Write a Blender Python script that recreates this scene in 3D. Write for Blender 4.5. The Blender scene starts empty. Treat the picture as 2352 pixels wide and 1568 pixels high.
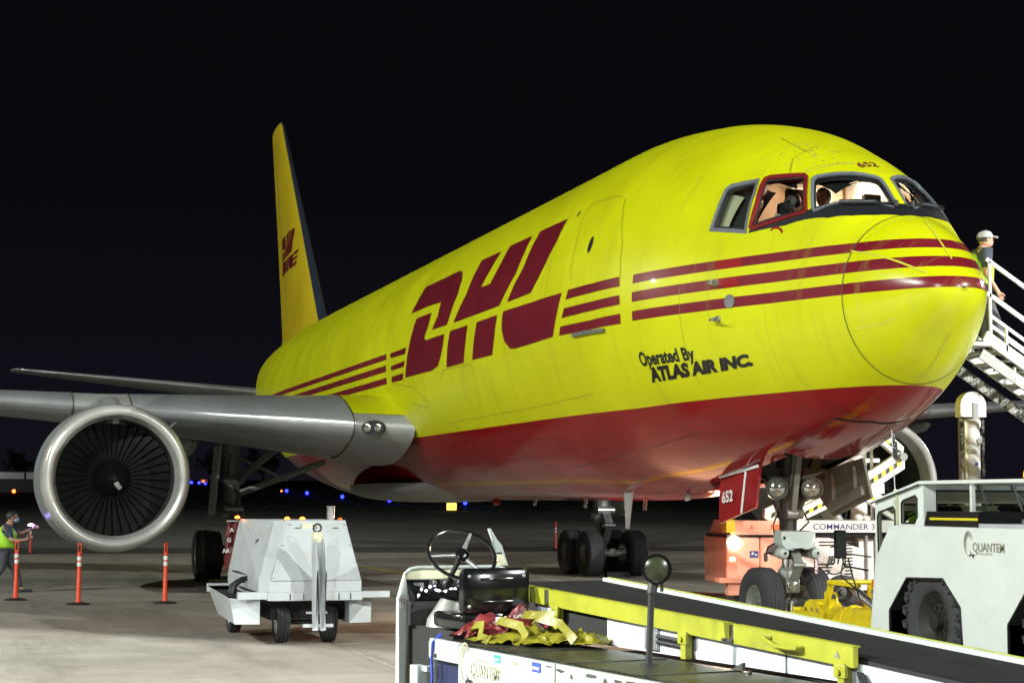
import bpy, bmesh, math, random
import numpy as np
from mathutils import Vector, Matrix, noise
random.seed(7)
sc = bpy.context.scene
COL = sc.collection
R = math.radians

# ---------------------------------------------------------------- camera, world, lights, exposure
YAW, PIT, ROL, FPX = 0.30281, 0.092914, 0.004087, 3978.26
CAM = Vector((17.518, -10.607, 1.789))
Fv = Vector((-math.cos(YAW)*math.cos(PIT), math.sin(YAW)*math.cos(PIT), math.sin(PIT)))
Rv = Fv.cross(Vector((0, 0, 1))).normalized()
Uv = Rv.cross(Fv)
Rv, Uv = Rv*math.cos(ROL)+Uv*math.sin(ROL), Uv*math.cos(ROL)-Rv*math.sin(ROL)
cd = bpy.data.cameras.new('camera')
cam = bpy.data.objects.new('camera', cd)
COL.objects.link(cam)
cam.matrix_world = Matrix(((Rv.x, Uv.x, -Fv.x, CAM.x), (Rv.y, Uv.y, -Fv.y, CAM.y), (Rv.z, Uv.z, -Fv.z, CAM.z), (0, 0, 0, 1)))
cd.sensor_width = 36
cd.lens = FPX/2352*36
cd.clip_start = .1
cd.clip_end = 5000
sc.camera = cam
sc.render.resolution_x = 1024
sc.render.resolution_y = 682

w = bpy.data.worlds.new('World')
sc.world = w
w.use_nodes = True
wn = w.node_tree.nodes
_tc = wn.new('ShaderNodeTexCoord'); _sx = wn.new('ShaderNodeSeparateXYZ'); _mr = wn.new('ShaderNodeMapRange'); _cr = wn.new('ShaderNodeMix'); _cr.data_type = 'RGBA'
_mr.inputs[1].default_value = -.02; _mr.inputs[2].default_value = .22; _mr.interpolation_type = 'SMOOTHSTEP'
_cr.inputs[6].default_value = (.0042, .0038, .0068, 1); _cr.inputs[7].default_value = (.0017, .0017, .0024, 1)
w.node_tree.links.new(_tc.outputs['Generated'], _sx.inputs[0]); w.node_tree.links.new(_sx.outputs[2], _mr.inputs[0]); w.node_tree.links.new(_mr.outputs[0], _cr.inputs[0]); w.node_tree.links.new(_cr.outputs[2], wn['Background'].inputs[0])
wn['Background'].inputs[1].default_value = 1.0

def lamp(name, typ, loc, energy, color, target=None, **kw):
    d = bpy.data.lights.new(name, typ)
    d.energy = energy
    d.color = color
    for k, v in kw.items():
        setattr(d, k, v)
    o = bpy.data.objects.new(name, d)
    COL.objects.link(o)
    o.location = loc
    if target is not None:
        o.rotation_euler = (Vector(target)-Vector(loc)).to_track_quat('-Z', 'Y').to_euler()
    return o

# flood masts of the apron (outside the frame)
COOL = (0.93, 1.0, 0.90)
lamp('mast_flood', 'SPOT', (14, -58, 33), 76000, COOL, (-12, 0, 2), shadow_soft_size=.35, spot_size=R(100), spot_blend=.6)
lamp('mast_flood', 'SPOT', (-52, -62, 24), 17000, (1.0, .97, .84), (-26, 0, 2), shadow_soft_size=.35, spot_size=R(100), spot_blend=.6)
lamp('mast_flood', 'SPOT', (33, 27, 22), 62000, (.96, 1.0, .93), (0, -6, 1), shadow_soft_size=.12, spot_size=R(80), spot_blend=.5)
lamp('mast_flood', 'SPOT', (62, 18, 20), 44000, (.95, 1.0, .95), (-4, -5, 2), shadow_soft_size=.22, spot_size=R(75), spot_blend=.5)
lamp('mast_flood', 'SPOT', (52, -40, 22), 48000, (.95, 1.0, .95), (-4, -5, 2), shadow_soft_size=.22, spot_size=R(75), spot_blend=.5)
lamp('mast_flood', 'SPOT', (-30, 60, 22), 30000, (1.0, .93, .84), (-40, 10, 0), shadow_soft_size=.4, spot_size=R(110), spot_blend=.6)
# added unseen spot: brightens the near slabs, its cone edge imitating a shadow line
lamp('added_foreground_spot', 'SPOT', (5.2, -24.4, 10.4), 29000, (.97, 1.0, .94), (5.2+.67*4.3, -24.4-.74*4.3, 0), shadow_soft_size=.08, spot_size=R(170), spot_blend=.02)
# portable work light on the port side, lighting loader and stairs
lamp('work_light', 'SPOT', (4.5, 12.5, 7.0), 8500, (1.0, .95, .88), (-9.5, 3.6, 1.6), shadow_soft_size=.15, spot_size=R(52), spot_blend=.5)

sc.view_settings.view_transform = 'Standard'
sc.view_settings.look = 'None'
sc.view_settings.exposure = 0.58
sc.view_settings.gamma = 1.0
sc.view_settings.use_curve_mapping = False
try:
    sc.cycles.max_bounces = 6
    sc.cycles.transparent_max_bounces = 12
    sc.cycles.use_denoising = True
    sc.cycles.sample_clamp_indirect = 6
except Exception:
    pass

# ---------------------------------------------------------------- materials
def nodes(name):
    m = bpy.data.materials.new(name)
    m.use_nodes = True
    nt = m.node_tree
    return m, nt, nt.nodes['Principled BSDF']

def rgba(c):
    return (c[0], c[1], c[2], 1)

def pm(name, col, rough=.5, metal=0., var=.12, nscale=3., bump=0., bscale=40., dirt=0., dirtcol=(.05, .045, .035), dscale=1.2, coat=0., stretch=None):
    m, nt, b = nodes(name)
    N, L = nt.nodes.new, nt.links.new
    tc = N('ShaderNodeTexCoord')
    src = tc.outputs['Object']
    if stretch:
        mp = N('ShaderNodeMapping'); mp.inputs['Scale'].default_value = stretch
        L(src, mp.inputs[0]); src = mp.outputs[0]
    n1 = N('ShaderNodeTexNoise'); n1.inputs['Scale'].default_value = nscale; n1.inputs['Detail'].default_value = 6
    L(src, n1.inputs['Vector'])
    r1 = N('ShaderNodeMapRange'); r1.inputs[1].default_value = .3; r1.inputs[2].default_value = .7
    r1.inputs[3].default_value = 1-var; r1.inputs[4].default_value = 1+var*.6
    L(n1.outputs['Fac'], r1.inputs[0])
    mx = N('ShaderNodeMix'); mx.data_type = 'RGBA'; mx.blend_type = 'MULTIPLY'; mx.inputs[0].default_value = 1
    mx.inputs[6].default_value = rgba(col)
    L(r1.outputs[0], mx.inputs[7])
    out = mx.outputs[2]
    if dirt > 0:
        n2 = N('ShaderNodeTexNoise'); n2.inputs['Scale'].default_value = dscale; n2.inputs['Detail'].default_value = 9; n2.inputs['Roughness'].default_value = .7
        L(src, n2.inputs['Vector'])
        r2 = N('ShaderNodeMapRange'); r2.inputs[1].default_value = .5; r2.inputs[2].default_value = .72; r2.inputs[3].default_value = 0; r2.inputs[4].default_value = dirt
        L(n2.outputs['Fac'], r2.inputs[0])
        m2 = N('ShaderNodeMix'); m2.data_type = 'RGBA'; m2.inputs[7].default_value = rgba(dirtcol)
        L(r2.outputs[0], m2.inputs[0]); L(out, m2.inputs[6]); out = m2.outputs[2]
    L(out, b.inputs['Base Color'])
    rr = N('ShaderNodeMapRange'); rr.inputs[3].default_value = max(.03, rough*.8); rr.inputs[4].default_value = min(1, rough*1.2)
    L(n1.outputs['Fac'], rr.inputs[0]); L(rr.outputs[0], b.inputs['Roughness'])
    b.inputs['Metallic'].default_value = metal
    if coat:
        b.inputs['Coat Weight'].default_value = coat
    if bump > 0:
        n3 = N('ShaderNodeTexNoise'); n3.inputs['Scale'].default_value = bscale; n3.inputs['Detail'].default_value = 4
        L(src, n3.inputs['Vector'])
        bp = N('ShaderNodeBump'); bp.inputs['Strength'].default_value = bump; bp.inputs['Distance'].default_value = .02
        L(n3.outputs['Fac'], bp.inputs['Height']); L(bp.outputs[0], b.inputs['Normal'])
    return m

def em(name, col, strength):
    m, nt, b = nodes(name)
    b.inputs['Base Color'].default_value = rgba(col)
    b.inputs['Emission Color'].default_value = rgba(col)
    b.inputs['Emission Strength'].default_value = strength
    return m

def glassm(name, tint=(.75, .8, .78), spec=.08):
    m = bpy.data.materials.new(name); m.use_nodes = True
    nt = m.node_tree
    for n in list(nt.nodes):
        nt.nodes.remove(n)
    N, L = nt.nodes.new, nt.links.new
    o = N('ShaderNodeOutputMaterial'); t = N('ShaderNodeBsdfTransparent'); g = N('ShaderNodeBsdfGlossy')
    t.inputs[0].default_value = rgba(tint); g.inputs['Roughness'].default_value = .03
    f = N('ShaderNodeFresnel'); f.inputs[0].default_value = 1.45
    mx = N('ShaderNodeMixShader')
    L(f.outputs[0], mx.inputs[0]); L(t.outputs[0], mx.inputs[1]); L(g.outputs[0], mx.inputs[2]); L(mx.outputs[0], o.inputs[0])
    return m

M = {}
YEL = (.60, .625, .003)
RED = (.27, .008, .011)
MAR = (.17, .010, .020)

def paint_mat(name, rough, radome=False):
    """fuselage livery: yellow, red belly below a level line, three maroon cheat lines"""
    m, nt, b = nodes(name)
    N, L = nt.nodes.new, nt.links.new
    def math_(op, a, bb=None, c=None):
        n = N('ShaderNodeMath'); n.operation = op
        for i, v in enumerate((a, bb, c)):
            if v is None: continue
            if isinstance(v, (int, float)): n.inputs[i].default_value = v
            else: L(v, n.inputs[i])
        return n.outputs[0]
    tc = N('ShaderNodeTexCoord'); sx = N('ShaderNodeSeparateXYZ'); L(tc.outputs['Object'], sx.inputs[0])
    X, Z = sx.outputs[0], sx.outputs[2]
    s = math_('SUBTRACT', .75, X)
    up = math_('MULTIPLY', math_('MINIMUM', math_('MAXIMUM', math_('DIVIDE', math_('ADD', X, 4.5), 4.2), 0), 1), .10)
    belly = math_('LESS_THAN', Z, math_('ADD', up, 3.08))
    def rng(v, a, c):
        return math_('MULTIPLY', math_('GREATER_THAN', v, a), math_('LESS_THAN', v, c))
    sr = math_('ADD', rng(s, -1, 4.60), rng(s, 17.78, 36.))
    bands = math_('ADD', math_('ADD', rng(Z, 4.700, 4.822), rng(Z, 4.452, 4.586)), rng(Z, 4.200, 4.330))
    stripe = math_('MULTIPLY', sr, bands)
    # large scale tone + grime
    n1 = N('ShaderNodeTexNoise'); n1.inputs['Scale'].default_value = .9; n1.inputs['Detail'].default_value = 8
    L(tc.outputs['Object'], n1.inputs['Vector'])
    v1 = N('ShaderNodeMapRange'); v1.inputs[1].default_value = .3; v1.inputs[2].default_value = .7; v1.inputs[3].default_value = .90; v1.inputs[4].default_value = 1.04
    L(n1.outputs['Fac'], v1.inputs[0])
    # vertical grime streaks
    mp = N('ShaderNodeMapping'); mp.inputs['Scale'].default_value = (3.5, .4, .35); L(tc.outputs['Object'], mp.inputs[0])
    n2 = N('ShaderNodeTexNoise'); n2.inputs['Scale'].default_value = 1.3; n2.inputs['Detail'].default_value = 10; n2.inputs['Roughness'].default_value = .65
    L(mp.outputs[0], n2.inputs['Vector'])
    g = N('ShaderNodeMapRange'); g.inputs[1].default_value = .54; g.inputs[2].default_value = .74; g.inputs[4].default_value = .34
    L(n2.outputs['Fac'], g.inputs[0])
    # plate joints: faint lines every frame bay
    mod = math_('ABSOLUTE', math_('SUBTRACT', math_('FRACT', math_('DIVIDE', s, 2.23)), .5))
    line = math_('MULTIPLY', math_('GREATER_THAN', mod, .4980), .30)
    # speckle chips
    n3 = N('ShaderNodeTexNoise'); n3.inputs['Scale'].default_value = 26; n3.inputs['Detail'].default_value = 3
    L(tc.outputs['Object'], n3.inputs['Vector'])
    chip = math_('MULTIPLY', math_('GREATER_THAN', n3.outputs['Fac'], .735), .5)
    def mix(f, a, c):
        n = N('ShaderNodeMix'); n.data_type = 'RGBA'
        L(f, n.inputs[0])
        for i, v in ((6, a), (7, c)):
            if isinstance(v, tuple): n.inputs[i].default_value = rgba(v)
            else: L(v, n.inputs[i])
        return n.outputs[2]
    c = mix(belly, YEL, RED)
    c = mix(stripe, c, MAR)
    mm = N('ShaderNodeMix'); mm.data_type = 'RGBA'; mm.blend_type = 'MULTIPLY'; mm.inputs[0].default_value = 1
    L(c, mm.inputs[6]); L(v1.outputs[0], mm.inputs[7]); c = mm.outputs[2]
    gm = mix(belly, (.30, .27, .03) if not radome else (.45, .45, .08), (.10, .012, .012))
    c = mix(g.outputs[0], c, gm)
    c = mix(line, c, (.08, .06, .02))
    c = mix(chip, c, (.25, .24, .12))
    L(c, b.inputs['Base Color'])
    rr = N('ShaderNodeMapRange'); rr.inputs[3].default_value = rough*.75; rr.inputs[4].default_value = rough*1.25
    L(n1.outputs['Fac'], rr.inputs[0])
    ro = math_('SUBTRACT', rr.outputs[0], math_('MULTIPLY', belly, math_('SUBTRACT', rr.outputs[0], .10)))
    L(ro, b.inputs['Roughness'])
    b.inputs['Specular IOR Level'].default_value = .38
    b.inputs['Coat Weight'].default_value = .05
    b.inputs['Coat Roughness'].default_value = .08
    n4 = N('ShaderNodeTexNoise'); n4.inputs['Scale'].default_value = 2.2; n4.inputs['Detail'].default_value = 3
    L(tc.outputs['Object'], n4.inputs['Vector'])
    bp = N('ShaderNodeBump'); bp.inputs['Distance'].default_value = .03
    L(math_('SUBTRACT', .12, math_('MULTIPLY', belly, .085)), bp.inputs['Strength'])
    L(n4.outputs['Fac'], bp.inputs['Height']); L(bp.outputs[0], b.inputs['Normal'])
    return m

M['livery'] = paint_mat('livery_paint', .36)
M['radome'] = paint_mat('radome_paint', .26, True)
M['yellow_air'] = pm('yellow_aircraft_paint', YEL, .36, var=.1, nscale=.8, dirt=.25, dirtcol=(.3, .27, .03), dscale=.7, coat=.2)
M['fin_yellow'] = pm('fin_yellow_paint', (.56, .42, .010), .4, var=.1, nscale=.8)
M['fin_edge'] = pm('fin_leading_edge_grey', (.045, .06, .10), .35, .6)
M['maroon'] = pm('maroon_film', MAR, .3, var=.12, nscale=2., coat=.3)
M['red_air'] = pm('red_aircraft_paint', RED, .3, var=.1, coat=.2)
M['black_air'] = pm('matt_black_antiglare', (.012, .013, .016), .45)
M['ltext'] = pm('black_lettering', (.012, .012, .014), .35)
M['wtext'] = pm('white_lettering', (.75, .75, .75), .5)
M['seam'] = pm('dark_joint_line', (.06, .06, .025), .6)  # dark colour of the panel joints
M['seam_y'] = pm('filled_skin_joint', (.24, .24, .02), .6)
M['divert'] = pm('yellow_strip', (.62, .6, .05), .35)
M['frame_grey'] = pm('window_frame_grey', (.17, .185, .215), .4, .2)
M['frame_red'] = pm('window_frame_red', (.19, .010, .012), .4)
M['glass'] = glassm('cockpit_glass', (.82, .85, .80))
M['vglass'] = glassm('vehicle_glass', (.55, .62, .58))
M['lining'] = pm('cockpit_lining', (.55, .42, .30), .7)
M['white_in'] = pm('cockpit_white', (.8, .76, .7), .6)
M['dark_in'] = pm('dark_trim', (.02, .02, .022), .6)
M['alu'] = pm('bare_aluminium', (.60, .62, .65), .24, .60, var=.12, nscale=1.2, stretch=(.3, 1, 1))
M['lip'] = pm('inlet_lip_metal', (.62, .61, .60), .25, .42, var=.2, nscale=1.6, bump=.03, bscale=2.)
M['wing_grey'] = pm('wing_grey_paint', (.33, .335, .33), .42, .1, var=.15, nscale=1.3, dirt=.45, dirtcol=(.1, .1, .09), dscale=.8)
M['cowl'] = pm('cowl_grey_paint', (.30, .32, .33), .36, .15, var=.18, nscale=1.2, dirt=.4, dirtcol=(.14, .14, .12))
M['inlet_dark'] = pm('inlet_barrel', (.035, .036, .036), .5)
M['blade'] = pm('titanium_fan_blade', (.10, .105, .10), .38, .75, var=.25, nscale=5)
M['spin'] = pm('spinner_black', (.012, .012, .012), .3)
M['tyre'] = pm('tyre_rubber', (.028, .029, .033), .75, var=.25, nscale=6, dirt=.3, dirtcol=(.06, .055, .05), bump=.15, bscale=30)
M['tyre_t'] = pm('lightened_tractor_tyre', (.05, .053, .058), .8, var=.25, nscale=6, dirt=.3, dirtcol=(.08, .075, .07))  # rubber lightened to offset the dim wheel arch, with grime on top
M['hub'] = pm('wheel_hub_grey', (.22, .24, .22), .45, .5, dirt=.5)
M['gear_grey'] = pm('landing_gear_grey', (.20, .205, .19), .45, .25, var=.3, nscale=5, dirt=.6, dirtcol=(.03, .028, .02), dscale=5)
M['gear_dark'] = pm('greasy_gear_metal', (.05, .052, .045), .5, .3, var=.4, nscale=6)
M['chrome'] = pm('chromed_piston', (.8, .8, .82), .12, 1., var=.1)
M['well'] = pm('wheel_well_paint', (.10, .105, .085), .6, var=.4, nscale=4, dirt=.6)
M['door_in'] = pm('gear_door_inner', (.12, .125, .095), .5, var=.35, nscale=4, dirt=.5)
M['lens'] = pm('lamp_lens', (.55, .55, .5), .08, .8, var=.3, nscale=25)
M['white'] = pm('white_vehicle_paint', (.50, .53, .56), .38, var=.1, nscale=2, dirt=.22, dirtcol=(.25, .22, .17), dscale=2.5, coat=.15)
M['white2'] = pm('cream_white_paint', (.34, .385, .37), .42, var=.06, nscale=3, dirt=.25, dirtcol=(.3, .27, .2), dscale=7)
M['navy_frame'] = pm('navy_frame_paint', (.005, .009, .045), .5)
M['mint'] = pm('pale_tractor_paint', (.78, .84, .82), .40, var=.05, nscale=2, dirt=.12, dirtcol=(.35, .3, .22), dscale=5)
M['rim_dark'] = pm('dark_rusty_rim', (.03, .026, .022), .6, .3, var=.4, nscale=9)
M['grey_v'] = pm('grey_vehicle_paint', (.30, .32, .33), .45, dirt=.3)
M['black_v'] = pm('black_plastic', (.006, .006, .007), .16, var=.2)
M['black_m'] = pm('black_matt_metal', (.015, .015, .016), .5)
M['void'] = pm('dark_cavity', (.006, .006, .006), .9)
M['belt'] = pm('conveyor_rubber', (.006, .006, .007), .95, var=.3, nscale=6)
M['belt'].node_tree.nodes['Principled BSDF'].inputs['Specular IOR Level'].default_value = .15
M['deck'] = pm('worn_black_deck', (.010, .011, .011), .38, var=.4, nscale=5, dirt=.7, dirtcol=(.07, .07, .06), dscale=3, bump=.2, bscale=30)
M['yrail'] = pm('yellow_safety_paint', (.25, .26, .016), .42, var=.15, nscale=6, dirt=.35, dirtcol=(.12, .1, .03), dscale=9)
M['ytow'] = pm('yellow_tow_paint', (.75, .58, .01), .35, var=.15, nscale=6, dirt=.35, dirtcol=(.1, .07, .02), dscale=8)
M['steel'] = pm('grey_steel', (.35, .36, .37), .35, .7, var=.2, nscale=8)
M['post'] = pm('orange_post', (.75, .06, .012), .45, var=.1)
M['reflect'] = pm('reflective_white_band', (.75, .75, .75), .35)
M['rubber'] = pm('black_rubber_base', (.012, .012, .013), .7)
M['amber_tint'] = pm('loader_white_amber_tint', (.78, .36, .24), .4, var=.1, dirt=.3, dirtcol=(.3, .2, .15))  # white loader paint with the orange lamp glow tinted into its colour
M['loader'] = pm('loader_paint_white_clean', (.75, .72, .70), .4, var=.1, dirt=.15, dirtcol=(.3, .25, .2))
M['tarp_y'] = pm('yellow_tarpaulin', (.17, .155, .012), .38, var=.2, nscale=7, bump=.3, bscale=25, dirt=.3, dirtcol=(.2, .17, .02), dscale=8)
M['tarp_r'] = pm('red_tarpaulin', (.14, .02, .022), .35, var=.2, nscale=7, bump=.3, bscale=25)
M['skin'] = pm('skin', (.45, .25, .17), .55)
M['hair'] = pm('dark_hair', (.03, .02, .015), .6)
M['denim'] = pm('grey_work_trousers', (.07, .075, .09), .8, bump=.3, bscale=20)
M['navy'] = pm('dark_blue_shirt', (.045, .055, .085), .8, bump=.3, bscale=20)
M['hiviz'] = pm('hi_vis_yellow_green', (.36, .72, .03), .6, bump=.3, bscale=15)
M['orange_cloth'] = pm('orange_hi_vis', (.8, .12, .02), .6)
M['silver_tape'] = pm('silver_reflective_tape', (.5, .52, .55), .3, .4)
M['cap'] = pm('grey_cap', (.35, .35, .37), .8)
M['mask'] = pm('light_blue_face_mask', (.35, .55, .72), .7)
M['shirt_w'] = pm('white_uniform_shirt', (.8, .79, .77), .7)
M['green_st'] = pm('green_sticker', (.02, .30, .24), .4)
M['blue_st'] = pm('blue_sticker', (.03, .06, .42), .4)
M['cream_st'] = pm('cream_sticker', (.6, .6, .42), .5)
M['bluedark'] = pm('navy_blue_paint', (.015, .03, .16), .45)
M['gold'] = pm('olive_grey_print', (.30, .28, .20), .5)
M['hz_y'] = pm('hazard_yellow', (.75, .66, .02), .4)
M['hz_b'] = pm('hazard_black', (.02, .02, .02), .4)
M['amber'] = em('amber_beacon', (1.0, .32, .01), 1.6)
M['amber_off'] = pm('amber_lens', (.7, .2, .01), .3)
M['marker'] = em('lit_marker_lamp', (1.0, .17, .02), 6)
M['marker_core'] = em('lit_marker_core', (1.0, .7, .45), 30)
M['head'] = em('lit_headlight', (1.0, .86, .66), 55)
M['blue_l'] = em('blue_taxiway_lamp', (.006, .010, 1.0), 16)
M['white_l'] = em('white_far_lamp', (.75, .75, 1.0), 14)
M['red_l'] = em('red_far_lamp', (1.0, .10, .02), 6)
M['sign_l'] = em('lit_yellow_sign', (1.0, .62, .08), 2.4)
M['violet_l'] = em('violet_glow', (.35, .25, 1.0), 30)
M['far_wall'] = pm('far_white_wall', (.7, .7, .7), .8, var=.3, nscale=.2)
M['far_dark'] = pm('far_dark_wall', (.05, .05, .055), .8)
M['foliage'] = pm('dark_foliage', (.05, .07, .03), .8, var=.5, nscale=.6)
M['bark'] = pm('bark', (.06, .05, .04), .9)
M['grass'] = pm('grass_ground', (.035, .07, .02), .95, var=.5, nscale=.15, bump=.5, bscale=2)

def concrete(name, col, scale=1.):
    m, nt, b = nodes(name)
    N, L = nt.nodes.new, nt.links.new
    geo = N('ShaderNodeNewGeometry'); oi = N('ShaderNodeObjectInfo')
    P = geo.outputs['Position']
    def noi(sc_, det, rough_=.6, st=None):
        v = P
        if st:
            mp = N('ShaderNodeMapping'); mp.inputs['Scale'].default_value = st; L(v, mp.inputs[0]); v = mp.outputs[0]
        n = N('ShaderNodeTexNoise'); n.inputs['Scale'].default_value = sc_; n.inputs['Detail'].default_value = det; n.inputs['Roughness'].default_value = rough_
        L(v, n.inputs['Vector']); return n.outputs['Fac']
    def mr(f, a, c, d, e):
        n = N('ShaderNodeMapRange')
        for i, v in enumerate((a, c, d, e)): n.inputs[i+1].default_value = v
        L(f, n.inputs[0]); return n.outputs[0]
    def mul(a, c):
        n = N('ShaderNodeMath'); n.operation = 'MULTIPLY'; L(a, n.inputs[0]); L(c, n.inputs[1]); return n.outputs[0]
    f = mul(mr(noi(.12, 5), .3, .7, .78, 1.18), mr(noi(1.6, 8), .3, .7, .86, 1.1))
    f = mul(f, mr(noi(45., 3), .3, .7, .9, 1.08))
    f = mul(f, mr(oi.outputs['Random'], 0, 1, .86, 1.1))
    f = mul(f, mr(noi(.5, 6, .7, (.25, 2.2, 1)), .5, .68, 1, .70))   # tyre smears
    f = mul(f, mr(noi(.75, 9, .75), .60, .68, 1, .72))   # oil stains
    f = mul(f, mr(noi(7., 4, .6), .66, .72, 1, .82))
    mx = N('ShaderNodeMix'); mx.data_type = 'RGBA'; mx.blend_type = 'MULTIPLY'; mx.inputs[0].default_value = 1
    mx.inputs[6].default_value = rgba(col); L(f, mx.inputs[7])
    L(mx.outputs[2], b.inputs['Base Color'])
    L(mr(noi(.8, 5), .3, .7, .62, .92), b.inputs['Roughness'])
    n3 = noi(30., 5)
    bp = N('ShaderNodeBump'); bp.inputs['Strength'].default_value = .25; bp.inputs['Distance'].default_value = .01
    L(n3, bp.inputs['Height']); L(bp.outputs[0], b.inputs['Normal'])
    return m
M['conc'] = concrete('apron_concrete', (.285, .26, .225))
M['conc_far'] = concrete('far_pavement', (.15, .145, .135))
M['joint'] = pm('joint_sealant', (.05, .05, .045), .8)
M['redpaint'] = pm('worn_red_line_paint', (.30, .03, .02), .6, var=.3, nscale=2)
M['whitepaint'] = pm('worn_white_line_paint', (.6, .6, .56), .6, var=.3, nscale=2)

# ---------------------------------------------------------------- helpers
BASE = {}
def link(o):
    COL.objects.link(o)
    return o
def root_of(o):
    while o.parent is not None:
        o = o.parent
    return o
def tag(o, label=None, cat=None, group=None, kind=None):
    if label: o['label'] = label
    if cat: o['category'] = cat
    if group: o['group'] = group
    if kind: o['kind'] = kind
    return o
def thing(name, label, cat, loc=(0, 0, 0), rz=0., group=None):
    o = link(bpy.data.objects.new(name, None))
    o.location = loc
    o.rotation_euler = (0, 0, rz)
    tag(o, label, cat, group)
    return o
def obj(name, bm, mat, parent=None, smooth=False, world=False, label=None):
    """link the bmesh as one mesh object. world=True: coordinates are world ones, moved into the thing's unrotated frame"""
    if world and parent is not None:
        rt = root_of(parent)
        bmesh.ops.translate(bm, verts=bm.verts, vec=-Vector(rt.location))
    bmesh.ops.recalc_face_normals(bm, faces=bm.faces)
    me = bpy.data.meshes.new(name)
    bm.to_mesh(me)
    bm.free()
    mats = mat if isinstance(mat, (list, tuple)) else [mat]
    for m_ in mats:
        me.materials.append(m_)
    if smooth:
        for p_ in me.polygons:
            p_.use_smooth = True
        try:
            me.set_sharp_from_angle(angle=R(38 if smooth is True else smooth))
        except Exception:
            pass
    o = link(bpy.data.objects.new(name, me))
    if parent is not None:
        o.parent = parent
    if label:
        o['label'] = label
    return o
def B():
    return bmesh.new()
def box(bm, lo, hi, bev=0., mat=0):
    lo, hi = Vector(lo), Vector(hi)
    c = (lo+hi)/2
    r = bmesh.ops.create_cube(bm, size=1, matrix=Matrix.Translation(c) @ Matrix.Diagonal((*(hi-lo), 1)))
    vs = r['verts']
    fs = set(f for v in vs for f in v.link_faces)
    for f in fs: f.material_index = mat
    if bev > 0:
        es = list(set(e for v in vs for e in v.link_edges))
        bmesh.ops.bevel(bm, geom=es, offset=bev, segments=2, affect='EDGES', profile=.5)
    return vs
def beam(bm, p0, p1, wd, ht, up=(0, 0, 1), bev=0.):
    p0, p1 = Vector(p0), Vector(p1)
    d = (p1-p0); L = d.length; x = d.normalized()
    u = Vector(up); y = u.cross(x).normalized(); z = x.cross(y)
    Mx = Matrix(((x.x, y.x, z.x, (p0.x+p1.x)/2), (x.y, y.y, z.y, (p0.y+p1.y)/2), (x.z, y.z, z.z, (p0.z+p1.z)/2), (0, 0, 0, 1)))
    r = bmesh.ops.create_cube(bm, size=1, matrix=Mx @ Matrix.Diagonal((L, wd, ht, 1)))
    if bev > 0:
        es = list(set(e for v in r['verts'] for e in v.link_edges))
        bmesh.ops.bevel(bm, geom=es, offset=bev, segments=2, affect='EDGES', profile=.5)
def cyl(bm, p0, p1, r0, r1=None, n=16, caps=True):
    p0, p1 = Vector(p0), Vector(p1)
    if r1 is None: r1 = r0
    d = p1-p0
    q = d.to_track_quat('Z', 'Y').to_matrix().to_4x4()
    Mx = Matrix.Translation((p0+p1)/2) @ q
    bmesh.ops.create_cone(bm, cap_ends=caps, segments=n, radius1=r0, radius2=r1, depth=d.length, matrix=Mx)
def ball(bm, c, r, sc_=(1, 1, 1), u=12, v=8):
    bmesh.ops.create_uvsphere(bm, u_segments=u, v_segments=v, radius=1, matrix=Matrix.Translation(c) @ Matrix.Diagonal((r*sc_[0], r*sc_[1], r*sc_[2], 1)))
def lathe(bm, prof, origin, axis, n=32, close=False, a0=0, a1=360):
    """prof: (t along axis, radius)"""
    q = Vector(axis).to_track_quat('Z', 'Y').to_matrix()
    o = Vector(origin)
    full = abs(a1-a0) >= 360
    m_ = n if full else n+1
    rings = []
    for t, r in prof:
        ring = []
        for i in range(m_):
            a = R(a0+(a1-a0)*i/n)
            ring.append(bm.verts.new(o+q @ Vector((r*math.cos(a), r*math.sin(a), t))))
        rings.append(ring)
    k = len(rings)
    for j in range(k if close else k-1):
        A, C = rings[j], rings[(j+1) % k]
        for i in range(n):
            i2 = (i+1) % m_
            try: bm.faces.new((A[i], A[i2], C[i2], C[i]))
            except ValueError: pass
def tube(bm, pts, r, n=8, closed=False, flat=1.):
    pts = [Vector(p_) for p_ in pts]
    k = len(pts)
    rings = []
    prev = None
    for i, p_ in enumerate(pts):
        if closed: d = pts[(i+1) % k]-pts[i-1]
        else: d = pts[min(i+1, k-1)]-pts[max(i-1, 0)]
        d.normalize()
        if prev is None:
            a = Vector((0, 0, 1)) if abs(d.z) < .9 else Vector((1, 0, 0))
            x = a.cross(d).normalized()
        else:
            x = (prev-d*prev.dot(d)).normalized()
        prev = x
        y = d.cross(x)
        rings.append([bm.verts.new(p_+x*r*math.cos(2*math.pi*j/n)+y*r*flat*math.sin(2*math.pi*j/n)) for j in range(n)])
    for i in range(k if closed else k-1):
        A, C = rings[i], rings[(i+1) % k]
        for j in range(n):
            bm.faces.new((A[j], A[(j+1) % n], C[(j+1) % n], C[j]))
    if not closed:
        bm.faces.new(rings[0]); bm.faces.new(rings[-1][::-1])
def prism(bm, poly, vec, mat=0):
    """extrude a planar 3D polygon by vec"""
    a = [bm.verts.new(Vector(p_)) for p_ in poly]
    b = [bm.verts.new(Vector(p_)+Vector(vec)) for p_ in poly]
    n = len(a)
    fs = [bm.faces.new(a), bm.faces.new(b[::-1])]
    for i in range(n):
        fs.append(bm.faces.new((a[i], b[i], b[(i+1) % n], a[(i+1) % n])))
    for f in fs: f.material_index = mat
    big = [f for f in fs[:2] if len(f.verts) > 4]
    if big: bmesh.ops.triangulate(bm, faces=big)
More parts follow.
